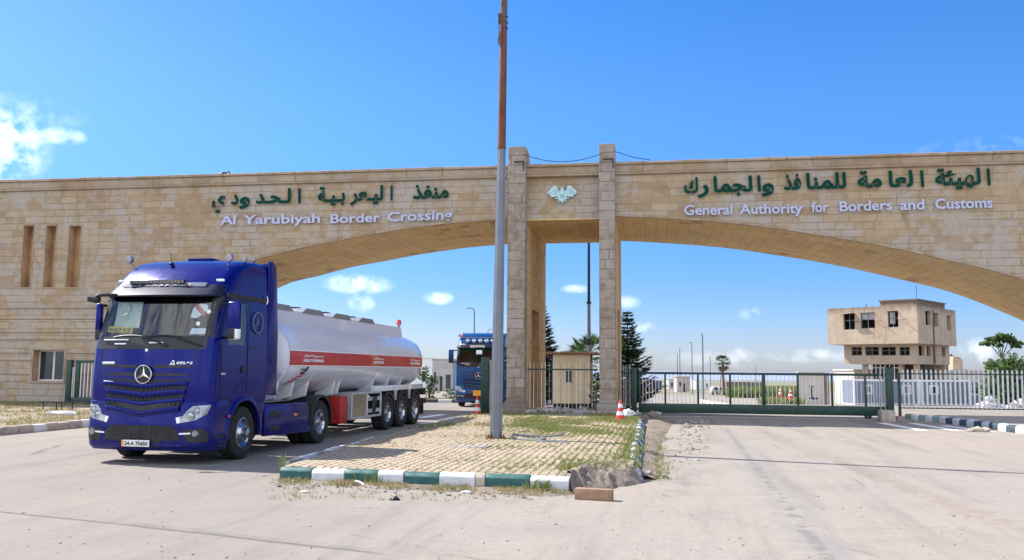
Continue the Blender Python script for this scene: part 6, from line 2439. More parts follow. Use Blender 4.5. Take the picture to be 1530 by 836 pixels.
def conifer(label, base, h, rmax, seed, lean=0.0, start=.12):
    rnd = random.Random(seed)
    T = thing('conifer_tree', label, 'tree', base)
    mb = MB()
    pts = [(0, 0, -.1), (lean * .3, 0, h * .4), (lean, 0, h)]
    mb.tube(pts, [h * .022, h * .014, .01], 8)
    mb.build('trunk', 'bark', T)
    nd, br = MB(), MB()
    z = h * start
    while z < h * .985:
        t = (z - h * start) / (h * (1 - start))
        n = 7 if t < .7 else 5
        a0 = rnd.uniform(0, 6.28)
        for k in range(n):
            a = a0 + 2 * pi * k / n + rnd.uniform(-.3, .3)
            L_ = rmax * (1 - t) ** .8 * rnd.uniform(.6, 1.15) + .10
            if rnd.random() < .1: L_ *= 1.25
            up = .25 + .45 * rnd.random()
            o = Vector((lean * z / h, 0, z))
            d = Vector((cos(a), sin(a), 0))
            P = [o, o + d * L_ * .5 + Vector((0, 0, -.04 * L_)), o + d * L_ + Vector((0, 0, up * L_ * .45))]
            br.tube(P, [.02 * (1.2 - t), .012, .005], 4, caps=(False, False))
            m = int(8 + L_ * 25)
            for j in range(m):
                s = (j + rnd.random()) / m
                p = P[0].lerp(P[1], s * 2) if s < .5 else P[1].lerp(P[2], s * 2 - 1)
                for sd in (-1, 1):
                    q = Vector((-d.y, d.x, 0)) * sd
                    e = (q * rnd.uniform(.5, 1) + d * .7 + Vector((0, 0, rnd.uniform(-.25, .5)))).normalized()
                    ln = (.13 + .22 * (1 - t) * (1 - abs(s - .55))) * rnd.uniform(.7, 1.4) * (h / 4.5) ** .5
                    wv = e.cross(Vector((0, 0, 1)) + rvec(rnd) * .6).normalized() * .034 * (h / 4.5) ** .5
                    nd.add([p - wv, p + wv, p + e * ln + wv * .3, p + e * ln - wv * .3], [(0, 1, 2, 3)])
        z += h * .030 * rnd.uniform(.6, 1.35)
    br.build('branches', 'bark', T)
    nd.build('needles', 'needle', T, smooth=0, normals=False)
    return T

def fan_palm(label, base, h, r, seed, fronds=34, skirt=True, lean=.0, trunk_r=.18):
    rnd = random.Random(seed)
    T = thing('fan_palm', label, 'palm tree', base)
    mb = MB()
    pts = [(lean * (k / 8), 0, h * k / 8) for k in range(9)]
    mb.tube(pts, [trunk_r * (1.25 - .5 * k / 8) * (1 + .06 * (k % 2)) for k in range(9)], 10)
    mb.build('trunk', 'bark', T)
    fr, dr = MB(), MB()
    top = Vector((lean, 0, h))
    for k in range(fronds + (16 if skirt else 0)):
        dry = k >= fronds
        a = rnd.uniform(0, 6.28)
        el = rnd.uniform(-.35, 1.35) if not dry else rnd.uniform(-1.35, -.6)
        d = Vector((cos(a) * cos(el), sin(a) * cos(el), sin(el)))
        L_ = r * rnd.uniform(.45, .62)
        c = top + d * L_
        M_ = dr if dry else fr
        M_.tube([top, top.lerp(c, .6) + Vector((0, 0, .04)), c], [.02, .014, .01], 4, caps=(False, False))
        q = d.cross(Vector((0, 0, 1)))
        q = q.normalized() if q.length > .05 else Vector((1, 0, 0))
        n = 15
        for j in range(n):
            b = -1.35 + 2.7 * j / (n - 1)
            e = (d * cos(b) + q * sin(b)).normalized()
            tip = c + e * r * .5 * rnd.uniform(.8, 1.1) + Vector((0, 0, -r * .16 * rnd.random()))
            w = e.cross(Vector((0, 0, 1)) + rvec(rnd) * .2)
            w = (w.normalized() if w.length > .05 else q) * r * .032
            mid = c + e * r * .27
            M_.add([c, mid + w, tip, mid - w], [(0, 1, 2, 3)])
    fr.build('fronds', 'palm', T, smooth=0, normals=False)
    if skirt: dr.build('dry_fronds', 'palm_dry', T, smooth=0, normals=False)
    return T

def put(u, v_ignored, Y, dz=0.0):
    p = AT(u, 555, Y)
    return Vector((p.x, Y, land(Y) + dz))

conifer('dark conifer behind the left pillar with its right side showing', put(808, 0, 45), 5.2, 1.35, 3, start=.06)
conifer('tall dark conifer standing just right of the right pillar', put(938, 0, 41), 4.55, 1.25, 5, start=.07)
fan_palm('low green fan palm behind the cream booth, left of the right pillar', put(879, 0, 50), 2.6, 1.6, 7, 30, False, 0, .2)
fan_palm('small fan palm with spread leaves behind the roof of the cream booth', put(863, 0, 54), 2.55, 1.4, 8, 22, False, 0, .14)
leafy_tree('bush', 'dark bush filling the gap between the cream booth and the right pillar', 'bush', put(890, 0, 40), 1.8, .05, [((0, 0, .8), (.5, .5, .8)), ((.2, .1, 1.5), .4)], 1500, .11, ['leaf_dark', 'leaf'], 9)
fan_palm('tall fan palm with a skirt of dry leaves far behind the sliding gate', put(1081, 0, 118), 3.4 + 1.0, 1.0 * 1.25, 12, 34, True, -.1, .16)
mb = MB()
mb.tube([(0, 0, 0), (.05, 0, 1.6), (.25, 0, 3.0)], [.09, .08, .05], 8)
o = mb.build('dead_palm_trunk', 'bark_pale'); o.location = put(1075, 0, 119)
tag(o, 'thin bare leaning trunk just left of the tall fan palm', 'tree trunk')

leafy_tree('tall_tree', 'spindly tree with a flat umbrella crown above the bush at the far right', 'tree', put(1499, 0, 62), 4.6, .10,
           [((-.95, 0, 4.42), (.62, .5, .20)), ((-.45, .1, 4.72), (.60, .5, .22)), ((.1, -.1, 4.92), (.65, .5, .22)), ((.6, .1, 4.72), (.62, .5, .24)), ((1.05, 0, 4.38), (.55, .45, .24)), ((-.1, .1, 4.28), (.34, .25, .16)), ((-.9, .1, 2.9), (.5, .4, .35)), ((.3, 0, 3.0), (.6, .4, .35))], 6500, .20, ['leaf', 'leaf', 'leaf_dark'], 14, fork=Vector((-.05, 0, 3.35)))
leafy_tree('bush', 'big dense green bush behind the pickets at the far right', 'bush', put(1504, 0, 56), 3.4, .12,
           [((-1.0, 0, 1.0), (.85, .9, 1.1)), ((.2, .2, 1.7), (1.2, 1.0, 1.6)), ((1.3, 0, 1.4), (1.1, .9, 1.4)), ((-.55, .1, 2.3), (.75, .7, .85)), ((.6, .1, 2.8), (.8, .7, .65)), ((2.3, .2, 1.8), (1.0, .9, 1.7)), ((-.2, -.2, .7), (1.2, .9, .8))], 20000, .15, ['leaf', 'leaf', 'leaf_dark'], 15)
leafy_tree('young_tree', 'small ragged green tree between the tanker and the mid blue truck', 'tree', put(642, 0, 62), 2.4, .06,
           [((-.35, 0, 1.75), (.55, .5, .5)), ((.25, 0, 1.45), (.5, .5, .5)), ((.1, 0, .7), (.55, .5, .6)), ((-.3, .1, 2.3), (.35, .3, .35))], 2600, .12, ['leaf_dark', 'leaf'], 16)
leafy_tree('bush', 'low rounded bush left of the mid blue truck', 'bush', put(674, 0, 62), 1.1, .04, [((0, 0, .55), (.55, .5, .5)), ((.35, 0, .4), (.4, .4, .4))], 900, .11, ['leaf_dark', 'leaf'], 17)
for i, (u, Y, h, r, lab) in enumerate(((1443, 95, 3.0, .32, 'slim dark cypress right of the two storey concrete building'), (1456, 98, 2.9, .3, 'slim dark cypress standing furthest right of the concrete building'))):
    leafy_tree('cypress', lab, 'tree', put(u, 0, Y, .8), h, .1, [((0, 0, h * .3), (r, r, h * .3)), ((0, 0, h * .62), (r * .75, r * .75, h * .28)), ((0, 0, h * .88), (r * .35, r * .35, h * .16))], 900, .2, ['needle'], 40 + i)
leafy_tree('dark_tree', 'dark rounded tree directly behind the right wall of the concrete building', 'tree', put(1418, 0, 96, .5), 4.4, .2, [((0, 0, 2.6), (1.1, 1, 1.2)), ((.3, 0, 3.7), (.9, .8, .9)), ((-.5, 0, 4.3), (.7, .7, .6)), ((.9, 0, 2.0), (.7, .7, .9))], 2600, .28, ['needle', 'leaf_dark'], 44)
def grass_far():
    rnd = random.Random(51)
    mb = MB()
    for i in range(5200):
        u = rnd.uniform(600, 700)
        Y = rnd.uniform(52.5, 66)
        p = put(u, 0, Y)
        blades(mb, p.x, p.y, p.z, rnd, .22, 3, .1, .8, 1 if rnd.random() < .55 else 0, .03)
    for i in range(900):
        Y = rnd.uniform(44, 60)
        p = put(rnd.uniform(927, 945), 0, Y)
        blades(mb, p.x, p.y, p.z, rnd, .3, 4, .1, .8, 0, .03)
    for i in range(1600):
        Y = rnd.uniform(66, 80)
        p = put(rnd.uniform(1140, 1196), 0, Y)
        blades(mb, p.x, p.y, p.z, rnd, .5, 3, .2, .8, rnd.choice((0, 0, 1)), .05)
    for i in range(3200):
        Y = rnd.uniform(105, 128)
        p = put(rnd.uniform(1090, 1200), 0, Y)
        blades(mb, p.x, p.y, p.z, rnd, 1.1, 4, .3, .8, 0, .10)
    struct(mb.build('field_grass', ['grass', 'grass_dry'], smooth=0, normals=False), 'stuff')
    a, b = AT(600, 597, 52), AT(700, 597, 52)
    kerb_run('dotted kerb across the left road between the tanker and the mid blue truck', Vector((a.x - 6, 52, land(52))), Vector((b.x + 8, 52, land(52))), [(('kerb_white', 'kerb_dark')[k % 2], (k + 1) / 22) for k in range(22)], h=.2, w=.2, z0=land(52), seed=33)
    p0, p1 = put(1045, 0, 74), put(1192, 0, 50)
    kerb_run('dotted pale kerb curving across the yard behind the sliding gate', p0, Vector((p1.x, p1.y, p0.z)), [(('kerb_white', 'kerb_bare')[k % 2], (k + 1) / 26) for k in range(26)], h=.25, w=.25, z0=p0.z + .1, seed=34)
grass_far()

# ------------------------------------------------------------------ guard booth
def booth():
    Y = 40.0
    a, b = put(824, 0, Y), put(884, 0, Y)
    W_ = (b.x - a.x) 
    zt = AT(850, 529.5, Y).z
    T = thing('guard_booth', 'cream panelled guard booth with a small window behind the central railing', 'booth', (a.x, Y, 0), -.12)
    mb = MB()
    mb.box2((0, 0, .22), (W_, 1.9, zt))
    body = mb.build('wall', 'cabin', T, smooth=0, bevel=.02)
    mb = MB()
    n = 15
    for k in range(n): mb.box2((W_ * (k + .5) / n - .012, -.012, .3), (W_ * (k + .5) / n + .012, .005, zt - .05))
    for k in range(14): mb.box2((W_ - .005, .07 + k * .13, .3), (W_ + .012, .09 + k * .13, zt - .05))
    mb.build('panel_rib', 'cabin', body, smooth=0)
    mb = MB()
    for x in (-.01, W_ - .06):
        mb = MB()
        mb.box2((x, -.02, .18), (x + .07, .05, zt))
        mb.build('corner_trim', 'ink', body, smooth=0)
    mb = MB()
    mb.box2((-.9, -.25, zt + .002), (W_ + .35, 2.1, zt + .09)); mb.box2((-.85, -.2, zt + .09), (W_ + .3, 2.05, zt + .12))
    mb.build('roof', 'roof_brown', T, smooth=0, bevel=.01)
    wa, wb = AT(843, 551, Y), AT(857, 573.5, Y)
    x0, x1, z0, z1 = wa.x - a.x, wb.x - a.x, wb.z, wa.z
    mb = MB()
    for p, q in (((x0, z0), (x0 + .08, z1)), ((x1 - .08, z0), (x1, z1)), ((x0, z1 - .08), (x1, z1)), ((x0, z0), (x1, z0 + .08))): mb.box2((p[0], -.05, p[1]), (q[0], .0, q[1]))
    w = mb.build('window', 'pvc', T, smooth=0)
    mb = MB()
    mb.box2((x0 + .08, -.02, z0 + .08), (x1 - .08, -.005, z1 - .08))
    mb.build('pane', 'glass_dark', w, smooth=0)
    mb = MB()
    mb.box2((.05, .1, .0), (W_ - .05, 1.8, .22))
    mb.build('base_frame', 'ink', T, smooth=0)
booth()

# ------------------------------------------------------------------ background buildings
def ruin_building():
    """two storeys of weathered concrete, the upper one overhanging"""
    Y0 = 72.0
    A, B = AT(1236, 463.5, 77.5), AT(1370, 455, Y0)
    C_ = AT(1424.5, 463.5, 78.5)
    zt = B.z
    ex = Vector((B.x - A.x, B.y - A.y, 0))
    Lx = ex.length
    ey = Vector((C_.x - B.x, C_.y - B.y, 0))
    Ly = ey.length
    ex.normalize()
    rz = atan2(ex.y, ex.x)
    zm0, zm1 = AT(1370, 512.5, Y0).z, AT(1370, 543.5, Y0 + .8).z
    zb = land(Y0) - .3
    T = thing('concrete_building', 'weathered two storey concrete building with an overhanging top floor and empty windows', 'building', (A.x, A.y, zb), rz)
    H = zt - zb
    u1, u0 = zm0 - zb, zm1 - zb
    def fx(u, v=490):                     # pixel column on the front wall -> distance along it
        d = pix_ray(u, v)
        n = Vector((-ex.y, ex.x, 0))
        t = (Vector((A.x, A.y, 0)) - EYE).dot(n) / Vector((d.x, d.y, 0)).dot(n)
        return (EYE + d * t - Vector((A.x, A.y, 0))).dot(ex), (EYE + d * t).z - zb
    sk = Vector((-ex.y, ex.x, 0))
    ang = ey.dot(ex) / Ly
    D = Ly
    up = MB()
    wins = []
    for (ua, va, ub, vb) in ((1260, 468, 1277.5, 492), (1285.5, 467, 1307.5, 490), (1326, 464.5, 1342.5, 488.5)):
        x0, z1 = fx(ua, va); x1, z0 = fx(ub, vb)
        wins.append((x0, x1, z0, z1))
    holed_wall(up, 0, Lx, u1, H, wins, 0, .3, 0, 0, back=False)
    # right wall of the upper floor: its own windows
    side = MB()
    sw_ = []
    for (t0, t1, h0, h1) in ((.20, .34, .50, .88), (.42, .53, .48, .86), (.76, .87, .42, .84)): sw_.append((t0 * D, t1 * D, u1 + (H - u1) * h0, u1 + (H - u1) * h1))
    holed_wall(side, 0, D, u1, H, sw_, 0, .3, 0, 0, back=False)
    for v in side.v: v.x, v.y = Lx - v.y, v.x
    up.v += side.v
    k = len(up.v) - len(side.v)
    up.f += [tuple(i + k for i in q) for q in side.f]
    up.m += side.m
    up.add([(0, 0, u1), (0, D, u1), (0, D, H), (0, 0, H)], [(0, 1, 2, 3)])
    up.add([(0, D, u1), (Lx, D, u1), (Lx, D, H), (0, D, H)], [(0, 1, 2, 3)])
    up.add([(0, 0, u1), (Lx, 0, u1), (Lx, D, u1), (0, D, u1)], [(0, 1, 2, 3)])
    up.add([(0, 0, H - .18), (Lx, 0, H - .18), (Lx, D, H - .18), (0, D, H - .18)], [(0, 1, 2, 3)])
    w = up.build('upper_storey', 'plaster', T, smooth=0)
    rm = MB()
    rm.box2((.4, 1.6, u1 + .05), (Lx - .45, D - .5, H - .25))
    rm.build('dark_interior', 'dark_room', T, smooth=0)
    ins = .95
    lo = MB()
    x0, x1 = fx(1254, 520)[0] - .0, Lx - .55
    lw = []
    for (ua, ub) in ((1265, 1281), (1285.5, 1306.5), (1310, 1332), (1337, 1353)):
        a_, z1 = fx(ua, 517.5); b_, z0 = fx(ub, 530.5)
        lw.append((a_, b_, z0, z1))
    holed_wall(lo, x0, x1, u0, u1, lw, ins, .25, 0, 0, back=False)
    s2 = MB()
    sw2 = [(.12 * D, .26 * D, u0 + (u1 - u0) * .42, u1 - .12), (.32 * D, .42 * D, u0 + (u1 - u0) * .42, u1 - .12), (.72 * D, .82 * D, u0 + (u1 - u0) * .42, u1 - .15)]
    holed_wall(s2, ins, D - .3, u0, u1, [(a + ins * 0 + .4, b + .4, c, d) for a, b, c, d in sw2], 0, .25, 0, 0, back=False)
    for v in s2.v: v.x, v.y = x1 - v.y, v.x
    k = len(lo.v)
    lo.v += s2.v; lo.f += [tuple(i + k for i in q) for q in s2.f]; lo.m += s2.m
    lo.add([(x0, ins, u0), (x0, D - .3, u0), (x0, D - .3, u1), (x0, ins, u1)], [(0, 1, 2, 3)])
    lo.add([(x0, ins, u0), (x1, ins, u0), (x1, D - .3, u0), (x0, D - .3, u0)], [(0, 1, 2, 3)])
    lo.build('lower_storey', 'plaster', T, smooth=0)
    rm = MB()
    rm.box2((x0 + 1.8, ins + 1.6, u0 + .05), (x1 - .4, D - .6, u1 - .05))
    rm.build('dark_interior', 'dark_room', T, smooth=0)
    gx0, gx1 = fx(1284, 550)[0], fx(1332, 550)[0]
    for p_, q_ in (((gx0 - .4, ins + .6, 0), (gx0, ins + 1.0, u0)), ((gx1, ins + .6, 0), (gx1 + .35, ins + 1.0, u0)), ((x1 - .5, ins + .6, 0), (x1 - .1, ins + 1.0, u0)),
                   ((x0 + 1, D - 1.2, 0), (x1 - .1, D - .9, u0)), ((gx1 + 1.2, ins + 1.2, 0), (x1 - .6, ins + 1.4, u0 - .2))):
        gr = MB()
        gr.box2(p_, q_)
        gr.build('ground_pier', 'plaster', T, smooth=0)
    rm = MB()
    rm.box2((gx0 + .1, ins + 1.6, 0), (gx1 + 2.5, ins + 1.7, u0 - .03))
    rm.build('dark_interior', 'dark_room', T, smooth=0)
    gl = MB()
    for k in range(8): gl.box2((gx0 + (gx1 - gx0) * k / 7 - .03, ins + .62, 0), (gx0 + (gx1 - gx0) * k / 7 + .03, ins + .68, u0))
    gl.box2((gx0, ins + .61, u0 - .35), (gx1, ins + .67, u0 - .29))
    gl.build('ground_window', 'pvc', T, smooth=0)
    for q, yy in [(h, .10) for h in wins] + [(h, ins + .08) for h in lw]:
        a_, b_, c, d = q
        f = MB()
        t = .045
        for xx in (a_, (a_ + b_) / 2 - t / 2, b_ - t): f.box2((xx, yy, c), (xx + t, yy + .05, d))
        for zz in (c, c + (d - c) * .55, d - t): f.box2((a_ + t, yy + .002, zz), (b_ - t, yy + .048, zz + t))
        wo = f.build('window_frame', 'frame_grey', T, smooth=0)
    # torn blind and broken panes in two windows
    f = MB()
    a_, b_, c, d = wins[1]
    f.box2((a_, .2, c + (d - c) * .55), (b_, .22, d))
    a_, b_, c, d = wins[2]
    f.box2((a_ + .1, .2, c + .3), (a_ + (b_ - a_) * .62, .22, d - .1))
    f.build('torn_blind', 'wall_grey', T, smooth=0)
    # awning frames beside the upper windows
    aw = MB()
    for i, (a_, b_, c, d) in enumerate(wins):
        aw.tube([(b_ - .1, -.02, d + .05), (b_ + .55, -.55, d - .75)], .02, 5)
        aw.tube([(a_ - .05, -.02, d + .05), (a_ - .05 + .1, -.5, d - .25)], .02, 5)
        aw.tube([(b_ - .05, -.03, d - .78), (b_ + .75, -.35, d - .78)], .02, 5)
    aw.build('awning_frame', 'rust', T)
    sh = MB()
    a_, b_, c, d = wins[0]
    sh.add([(a_, -.02, d + .03), (b_ + .05, -.02, d + .03), (b_ - .12, -.62, d - .05), (a_ - .05, -.62, d - .12)], [(0, 1, 2, 3)])
    sh.build('sagging_awning', 'roof_brown', T, smooth=0)
    hood = MB()
    hx0, hx1 = fx(1306, 450)[0], fx(1361, 449)[0]
    hz = AT(1340, 448.5, Y0 + 2).z - zb
    hood.box2((hx0, 1.2, H - .2), (hx1, D - 1.2, hz)); hood.box2((hx0 - .12, 1.1, hz), (hx1 + .12, D - 1.1, hz + .1))
    hood.build('roof_house', 'plaster', T, smooth=0)
    pp = MB()
    pp.tube([(Lx + .06, D * .38, u0 + .1), (Lx + .06, D * .38, H - .3)], .05, 6); pp.tube([(Lx - .45, D * .52, u0), (Lx - .45, D * .52, u1)], .05, 6)
    pp.build('drain_pipe', 'rust', T)
    an = MB()
    an.tube([(hx1 - .1, 1.6, hz), (hx1 - .1, 1.6, hz + 1.3)], .02, 5)
    for x_, h_ in ((fx(1292, 450)[0], .25), (Lx - .3, .25)): an.tube([(x_, .3, H - .05), (x_, .3, H + h_)], .04, 5)
    an.build('roof_mast', 'ink', T)
ruin_building()

def flat_building(name, label, u0, u1, v0, Y, mats, depth=6, windows=(), door=None, wmat='glass_dark', rz=0.0, z0=None, roof=True):
    a, b = AT(u0, v0, Y), AT(u1, v0, Y)
    zb = land(Y) if z0 is None else z0
    T = thing(name, label, 'building', (a.x, Y, zb - .2), rz)
    W_, H = b.x - a.x, a.z - zb + .2
    mb = MB()
    mb.box2((0, 0, 0), (W_, depth, H))
    mb.build('wall', mats, T, smooth=0, bevel=.03, seg=1)
    if roof:
        mb = MB()
        mb.box2((-.12, -.12, H + .002), (W_ + .12, depth + .12, H + .14))
        mb.build('roof', mats, T, smooth=0)
    for x0, x1, z0_, z1 in windows:
        f = MB()
        f.box2((W_ * x0, -.05, H * z0_), (W_ * x1, .02, H * z1))
        w = f.build('window', 'frame_grey', T, smooth=0)
        f = MB()
        f.box2((W_ * x0 + .06, -.07, H * z0_ + .06), (W_ * x1 - .06, -.04, H * z1 - .06))
        f.build('pane', wmat, w, smooth=0)
    if door:
        f = MB()
        f.box2((W_ * door[0], -.06, .2), (W_ * door[1], .02, H * door[2]))
        f.build('door', 'dark_room', T, smooth=0)
    return T

flat_building('far_building', 'grey flat roofed building right of the ragged tree, left of the mid blue truck', 646, 677, 537, 130, 'wall_grey', 8, [(.08, .2, .3, .62), (.66, .9, .12, .55)], (.38, .5, .5))
flat_building('far_building', 'white lower building peeping out behind the rear of the tanker', 615, 646, 535, 150, 'white_paint', 8, [(.5, .7, .3, .6)])
flat_building('kiosk', 'small pinkish kiosk with a dark doorway behind the sliding gate', 1011, 1031, 563, 138, 'wall_pink', 2.4, [(.18, .36, .45, .7)], (.5, .68, .62))
flat_building('far_building', 'long pale building far behind the sliding gate, right of the pinkish kiosk', 1039, 1062, 567.5, 230, 'white_paint', 6, [(.1, .2, .3, .7), (.4, .5, .3, .7), (.7, .8, .3, .7)])
flat_building('far_building', 'small pale building far behind the sliding gate, left of the pinkish kiosk', 999, 1010, 566.5, 240, 'wall_grey', 6, [(.3, .6, .3, .7)])
flat_building('stone_ruin', 'long low brown stone ruin behind the sliding gate', 1084, 1139, 570, 122, 'ruin', 4, [(.2, .3, .2, .75), (.55, .62, .2, .8)], None, 'dark_room', roof=False)
def cream_wall():
    a, b = AT(1193, 556.5, 70), AT(1275, 554.5, 64)
    T = thing('boundary_wall', 'blank cream rendered wall behind the right half of the sliding gate', 'wall', (a.x, 70, land(70) - .4))
    H = a.z - land(70) + .4
    mb = MB()
    mb.box2((0, 0, 0), (b.x - a.x, .3, H)); mb.box2((-.05, -.04, H + .001), (b.x - a.x + .03, .34, H + .10))
    mb.build('wall', 'wall_cream', T, smooth=0, bevel=.01)
    mb = MB()
    mb.box2((b.x - a.x + .03, -.1, 0), (b.x - a.x + .35, .4, H))
    mb.build('end_pier', 'ruin', T, smooth=0)
    flat_building('low_building', 'long low white walled building behind the grey prefab cabins', 1276, 1480, 553.5, 82, 'wall_cream', 5, [(.62, .68, .35, .8), (.72, .76, .35, .8)])
    # post standing before the wall
    p = AT(1213, 596, 62)
    mb = MB()
    mb.tube([(0, 0, 0), (0, 0, .85)], .05, 6); mb.box((0, 0, .9), (.4, .1, .06)); mb.box((.12, 0, .05), (.5, .3, .14))
    o = mb.build('pole_stand', 'ink', bevel=.0); o.location = p
    tag(o, 'thin dark stand in front of the blank cream wall', 'stand')
cream_wall()
def prefab(u0, u1, label, wins, first=False):
    Y = 60.0
    a, b = AT(u0, 569, Y), AT(u1, 569, Y)
    zt, zb = AT(1370, 568, Y).z, AT(1370, 604.5, Y).z
    T = thing('prefab_cabin', label, 'cabin', (a.x, Y, zb), 0, 'grey prefab cabins behind the picket fence')
    W_, H = b.x - a.x, zt - zb
    mb = MB()
    mb.box2((.05, .02, .05), (W_ - .05, 2.2, H - .05))
    wl = mb.build('wall', 'prefab_grey', T, smooth=0)
    mb = MB()
    for k in range(1, int(W_ / .13)): mb.box2((k * .13 - .008, .005, .1), (k * .13 + .008, .03, H - .1))
    mb.build('wall_rib', 'prefab_grey', wl, smooth=0)
    mb = MB()
    for x in (0, W_ - .10): mb.box2((x, -.03, 0), (x + .10, .1, H))
    mb.box2((.1, -.03, H - .09), (W_ - .10, .1, H)); mb.box2((.1, -.03, 0), (W_ - .10, .1, .08)); mb.box2((0, .1, H - .02), (W_, 2.25, H + .01))
    mb.build('frame', 'prefab_white', T, smooth=0, bevel=.01)
    for x, dark in wins:
        x0, x1 = (AT(x[0], 580, Y).x - a.x), (AT(x[1], 580, Y).x - a.x)
        z0, z1 = AT(1370, 589, Y).z - zb, AT(1370, 575, Y).z - zb
        f = MB()
        f.box2((x0, -.05, z0), (x1, .02, z1))
        w = f.build('window', 'prefab_white', T, smooth=0)
        f = MB()
        f.box2((x0 + .09, -.065, z0 + .09), (x1 - .09, -.04, z1 - .09))
        f.build('pane', 'glass_dark' if dark else 'frame_grey', w, smooth=0)
prefab(1275, 1330, 'grey prefab cabin behind the right gate post, leftmost of the cabins', [((1293, 1303), False)])
prefab(1331, 1374, 'grey prefab cabin with a white shuttered window, just right of the gate post', [((1347, 1361), False)])
prefab(1374.5, 1448, 'grey prefab cabin with a dark square window, third cabin from the gate post', [((1388, 1402), True)])
prefab(1448.5, 1466, 'narrow grey prefab cabin end with a dark window beside the big bush', [((1450, 1463), True)])
def heap(u, Y, sx, sz, seed, label):
    rnd = random.Random(seed)
    mb = MB()
    for k in range(46):
        a, r = rnd.uniform(0, 6.28), rnd.random() ** .6
        z = sz * (1 - r) * rnd.uniform(.5, 1.05)
        mb.blob((sx * r * cos(a), .6 * sx * r * sin(a), z), rnd.uniform(.08, .24), 1, rnd.random() * 40, .6, mat=rnd.choice((0, 0, 1)), squash=(rnd.uniform(.8, 1.5), 1, rnd.uniform(.5, .9)))
    mb.blob((0, 0, 0), sz, 2, seed, .3, mat=1, squash=(sx / sz * .8, sx / sz * .5, .85))
    o = mb.build('rubble_heap', ['kerb_white', 'kerb_bare'], smooth=0)
    o.location = put(u, 0, Y, 0)
    tag(o, label, 'rubble heap')
heap(1478, 50, .75, .62, 61, 'pale rubble heap behind the pickets at the foot of the big bush')
heap(1524, 48, .8, .45, 62, 'pale rubble heap behind the pickets at the right edge of the view')

def containers():
    for u0, u1, v0, m, lab in ((965.5, 976, 566, 'container_pink', 'faded pinkish shipping container behind the sliding gate'), (977.5, 988.5, 568.5, 'container_blue', 'dark blue shipping container right of the pinkish container')):
        Y = 190
        a, b = AT(u0, v0, Y), AT(u1, v0, Y)
        T = thing('shipping_container', lab, 'container', (a.x, Y, land(Y)))
        W_, H = b.x - a.x, a.z - land(Y)
        mb = MB()
        mb.box2((0, 0, .1), (W_, 6, H))
        for k in range(8): mb.box2((W_ * k / 8 + .03, -.04, .2), (W_ * k / 8 + .1, 0, H - .1))
        mb.build('body', m, T, smooth=0)
        mb = MB()
        for x in (0, W_ - .08): mb.box2((x, -.06, 0), (x + .08, .06, H + .02))
        mb.build('corner_post', 'ink', T, smooth=0)
    # white tank lorry far off on the left
    Y = 150
    p = AT(655, 570, Y)
    T = thing('tank_truck', 'white tank truck parked far off between the ragged tree and the mid blue truck', 'truck', (p.x, Y, land(Y)))
    mb = MB()
    mb.tube([(1.8, 0, 1.55), (2.0, 0, 1.55), (6.0, 0, 1.55), (6.2, 0, 1.55)], [.5, .9, .9, .5], 16)
    mb.build('tank', 'white_paint', T)
    mb = MB()
    mb.prism([(0, .5), (1.6, .5), (1.6, 2.6), (.35, 2.6), (0, 1.7)], (0, -.9, 0), (1, 0, 0), (0, 0, 1), (0, 1, 0), 1.8)
    c = mb.build('cab', 'white_paint', T, bevel=.05)
    mb = MB()
    mb.box2((.5, -.93, 1.6), (1.2, -.89, 2.3))
    mb.build('side_window', 'glass_dark', c, smooth=0)
    mb = MB()
    mb.box2((0, -.5, .5), (6.1, .5, .75))
    mb.build('chassis', 'ink', T, smooth=0)
    for x in (.8, 3.9, 5.2):
        mb = MB()
        mb.lathe([(.0, -.14), (.42, -.14), (.46, -.08), (.46, .08), (.42, .14), (.0, .14)], (x, -.8, .46), (0, 1, 0), 16)
        mb.build('wheel', 'rubber', T)
    Y = 120
    for u0, lab in ((1063, 'pale grey van parked before the tall fan palm'), (1071.5, 'pale blue grey van parked under the tall fan palm, right of the other van')):
        p = AT(u0, 570, Y)
        T = thing('parked_van', lab, 'van', (p.x, Y, land(Y)))
        s = .72
        mb = MB()
        mb.prism([(0, .25), (1.0, .22), (1.0, 1.02), (.9, 1.1), (.28, 1.1), (.10, .72), (0, .66)], (0, 0, 0), (1, 0, 0), (0, 0, 1), (0, 1, 0), 1.6)
        bd = mb.build('body', 'wall_grey' if u0 < 1070 else 'prefab_white', T, bevel=.03)
        mb = MB()
        mb.box2((.26, -.012, .70), (.9, .0, 1.02))
        mb.build('window', 'glass_dark', bd, smooth=0)
        for x in (.2, .8):
            mb = MB()
            mb.lathe([(0, -.05), (.16, -.05), (.17, .0), (.16, .05), (0, .05)], (x, .02, .17), (0, 1, 0), 14)
            mb.build('wheel', 'rubber', T)
containers()

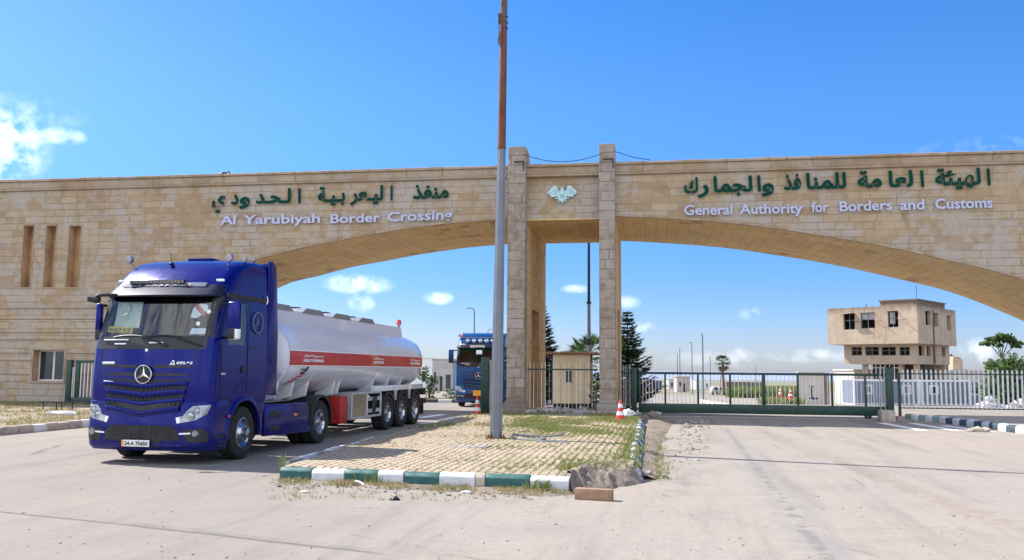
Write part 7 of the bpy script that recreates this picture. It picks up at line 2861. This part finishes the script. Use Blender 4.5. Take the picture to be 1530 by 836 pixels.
def lamp(u, vt, Y, label, arm=0.0, r=.07, head=True, zb=None):
    a = AT(u, vt, Y)
    zb = land(Y) if zb is None else zb
    T = thing('lamp_post', label, 'lamp post', (a.x, Y, zb), 0, 'lamp posts beyond the gateway')
    H = a.z - zb
    mb = MB()
    mb.tube([(0, 0, 0), (0, 0, H * .96), (arm * .15, 0, H * .99), (arm * .6, 0, H), (arm, 0, H - .02)] if arm else [(0, 0, 0), (0, 0, H)], [r, r * .7, r * .6, r * .5, r * .5] if arm else [r, r * .6], 8)
    mb.build('pole', 'pole_grey', T)
    if head and arm:
        mb = MB()
        mb.box((arm * 1.15, 0, H - .03), (abs(arm) * .5, .2, .1))
        mb.build('lamp_head', 'steel', T, bevel=.02)
lamp(709, 460, 75, 'tall lamp post with a left-pointing arm above the mid blue truck', -.5, .08)
lamp(729, 491.5, 110, 'shorter lamp post with a right-pointing arm just left of the street pole', .6, .08)
lamp(1012, 527.5, 150, 'plain thin post nearest the pinkish kiosk', 0, .10)
lamp(1015.5, 519.5, 140, 'thin post just right of the one at the pinkish kiosk', 0, .10)
lamp(1033.5, 511, 120, 'lamp post with a short left arm right of the pinkish kiosk', -.35, .08)
lamp(1049.5, 498, 95, 'tallest dark post behind the sliding gate, leaning slightly', -.12, .10)
lamp(1061, 532, 150, 'low thin post between the tallest post and the fan palm', 0, .09)
lamp(1129, 545.5, 150, 'short thin post right of the fan palm', 0, .08)
def mast():
    a = AT(880, 330, 42)
    T = thing('mast', 'tall dark mast rising behind the gateway between the two pillars', 'mast', (AT(880, 600, 42).x, 42, 0))
    zj = AT(880, 452, 42).z
    mb = MB()
    mb.tube([(0, 0, 0), (0, 0, zj)], [.10, .085], 10)
    mb.build('lower_shaft', 'pole_grey', T)
    mb = MB()
    mb.tube([(0, 0, zj), (0, 0, a.z)], [.075, .06], 10)
    mb.build('upper_shaft', 'ink', T)
    mb = MB()
    mb.tube([(0, 0, zj - .05), (0, 0, zj + .06)], [.12, .12], 10); mb.box((0, -.05, zj - 1.9), (.2, .14, .3))
    mb.build('collar', 'ink', T)
mast()
def chimney():
    p = put(1428, 0, 88)
    mb = MB()
    zt = AT(1428, 536, 88).z - p.z
    mb.box2((-.5, -.5, 0), (.5, .5, zt)); mb.box2((-.38, -.38, zt), (.38, .38, zt + .25))
    o = mb.build('stone_stub', 'plaster', smooth=0, bevel=.05); o.location = p
    tag(o, 'stubby brown stone tower just right of the concrete building', 'tower')
chimney()
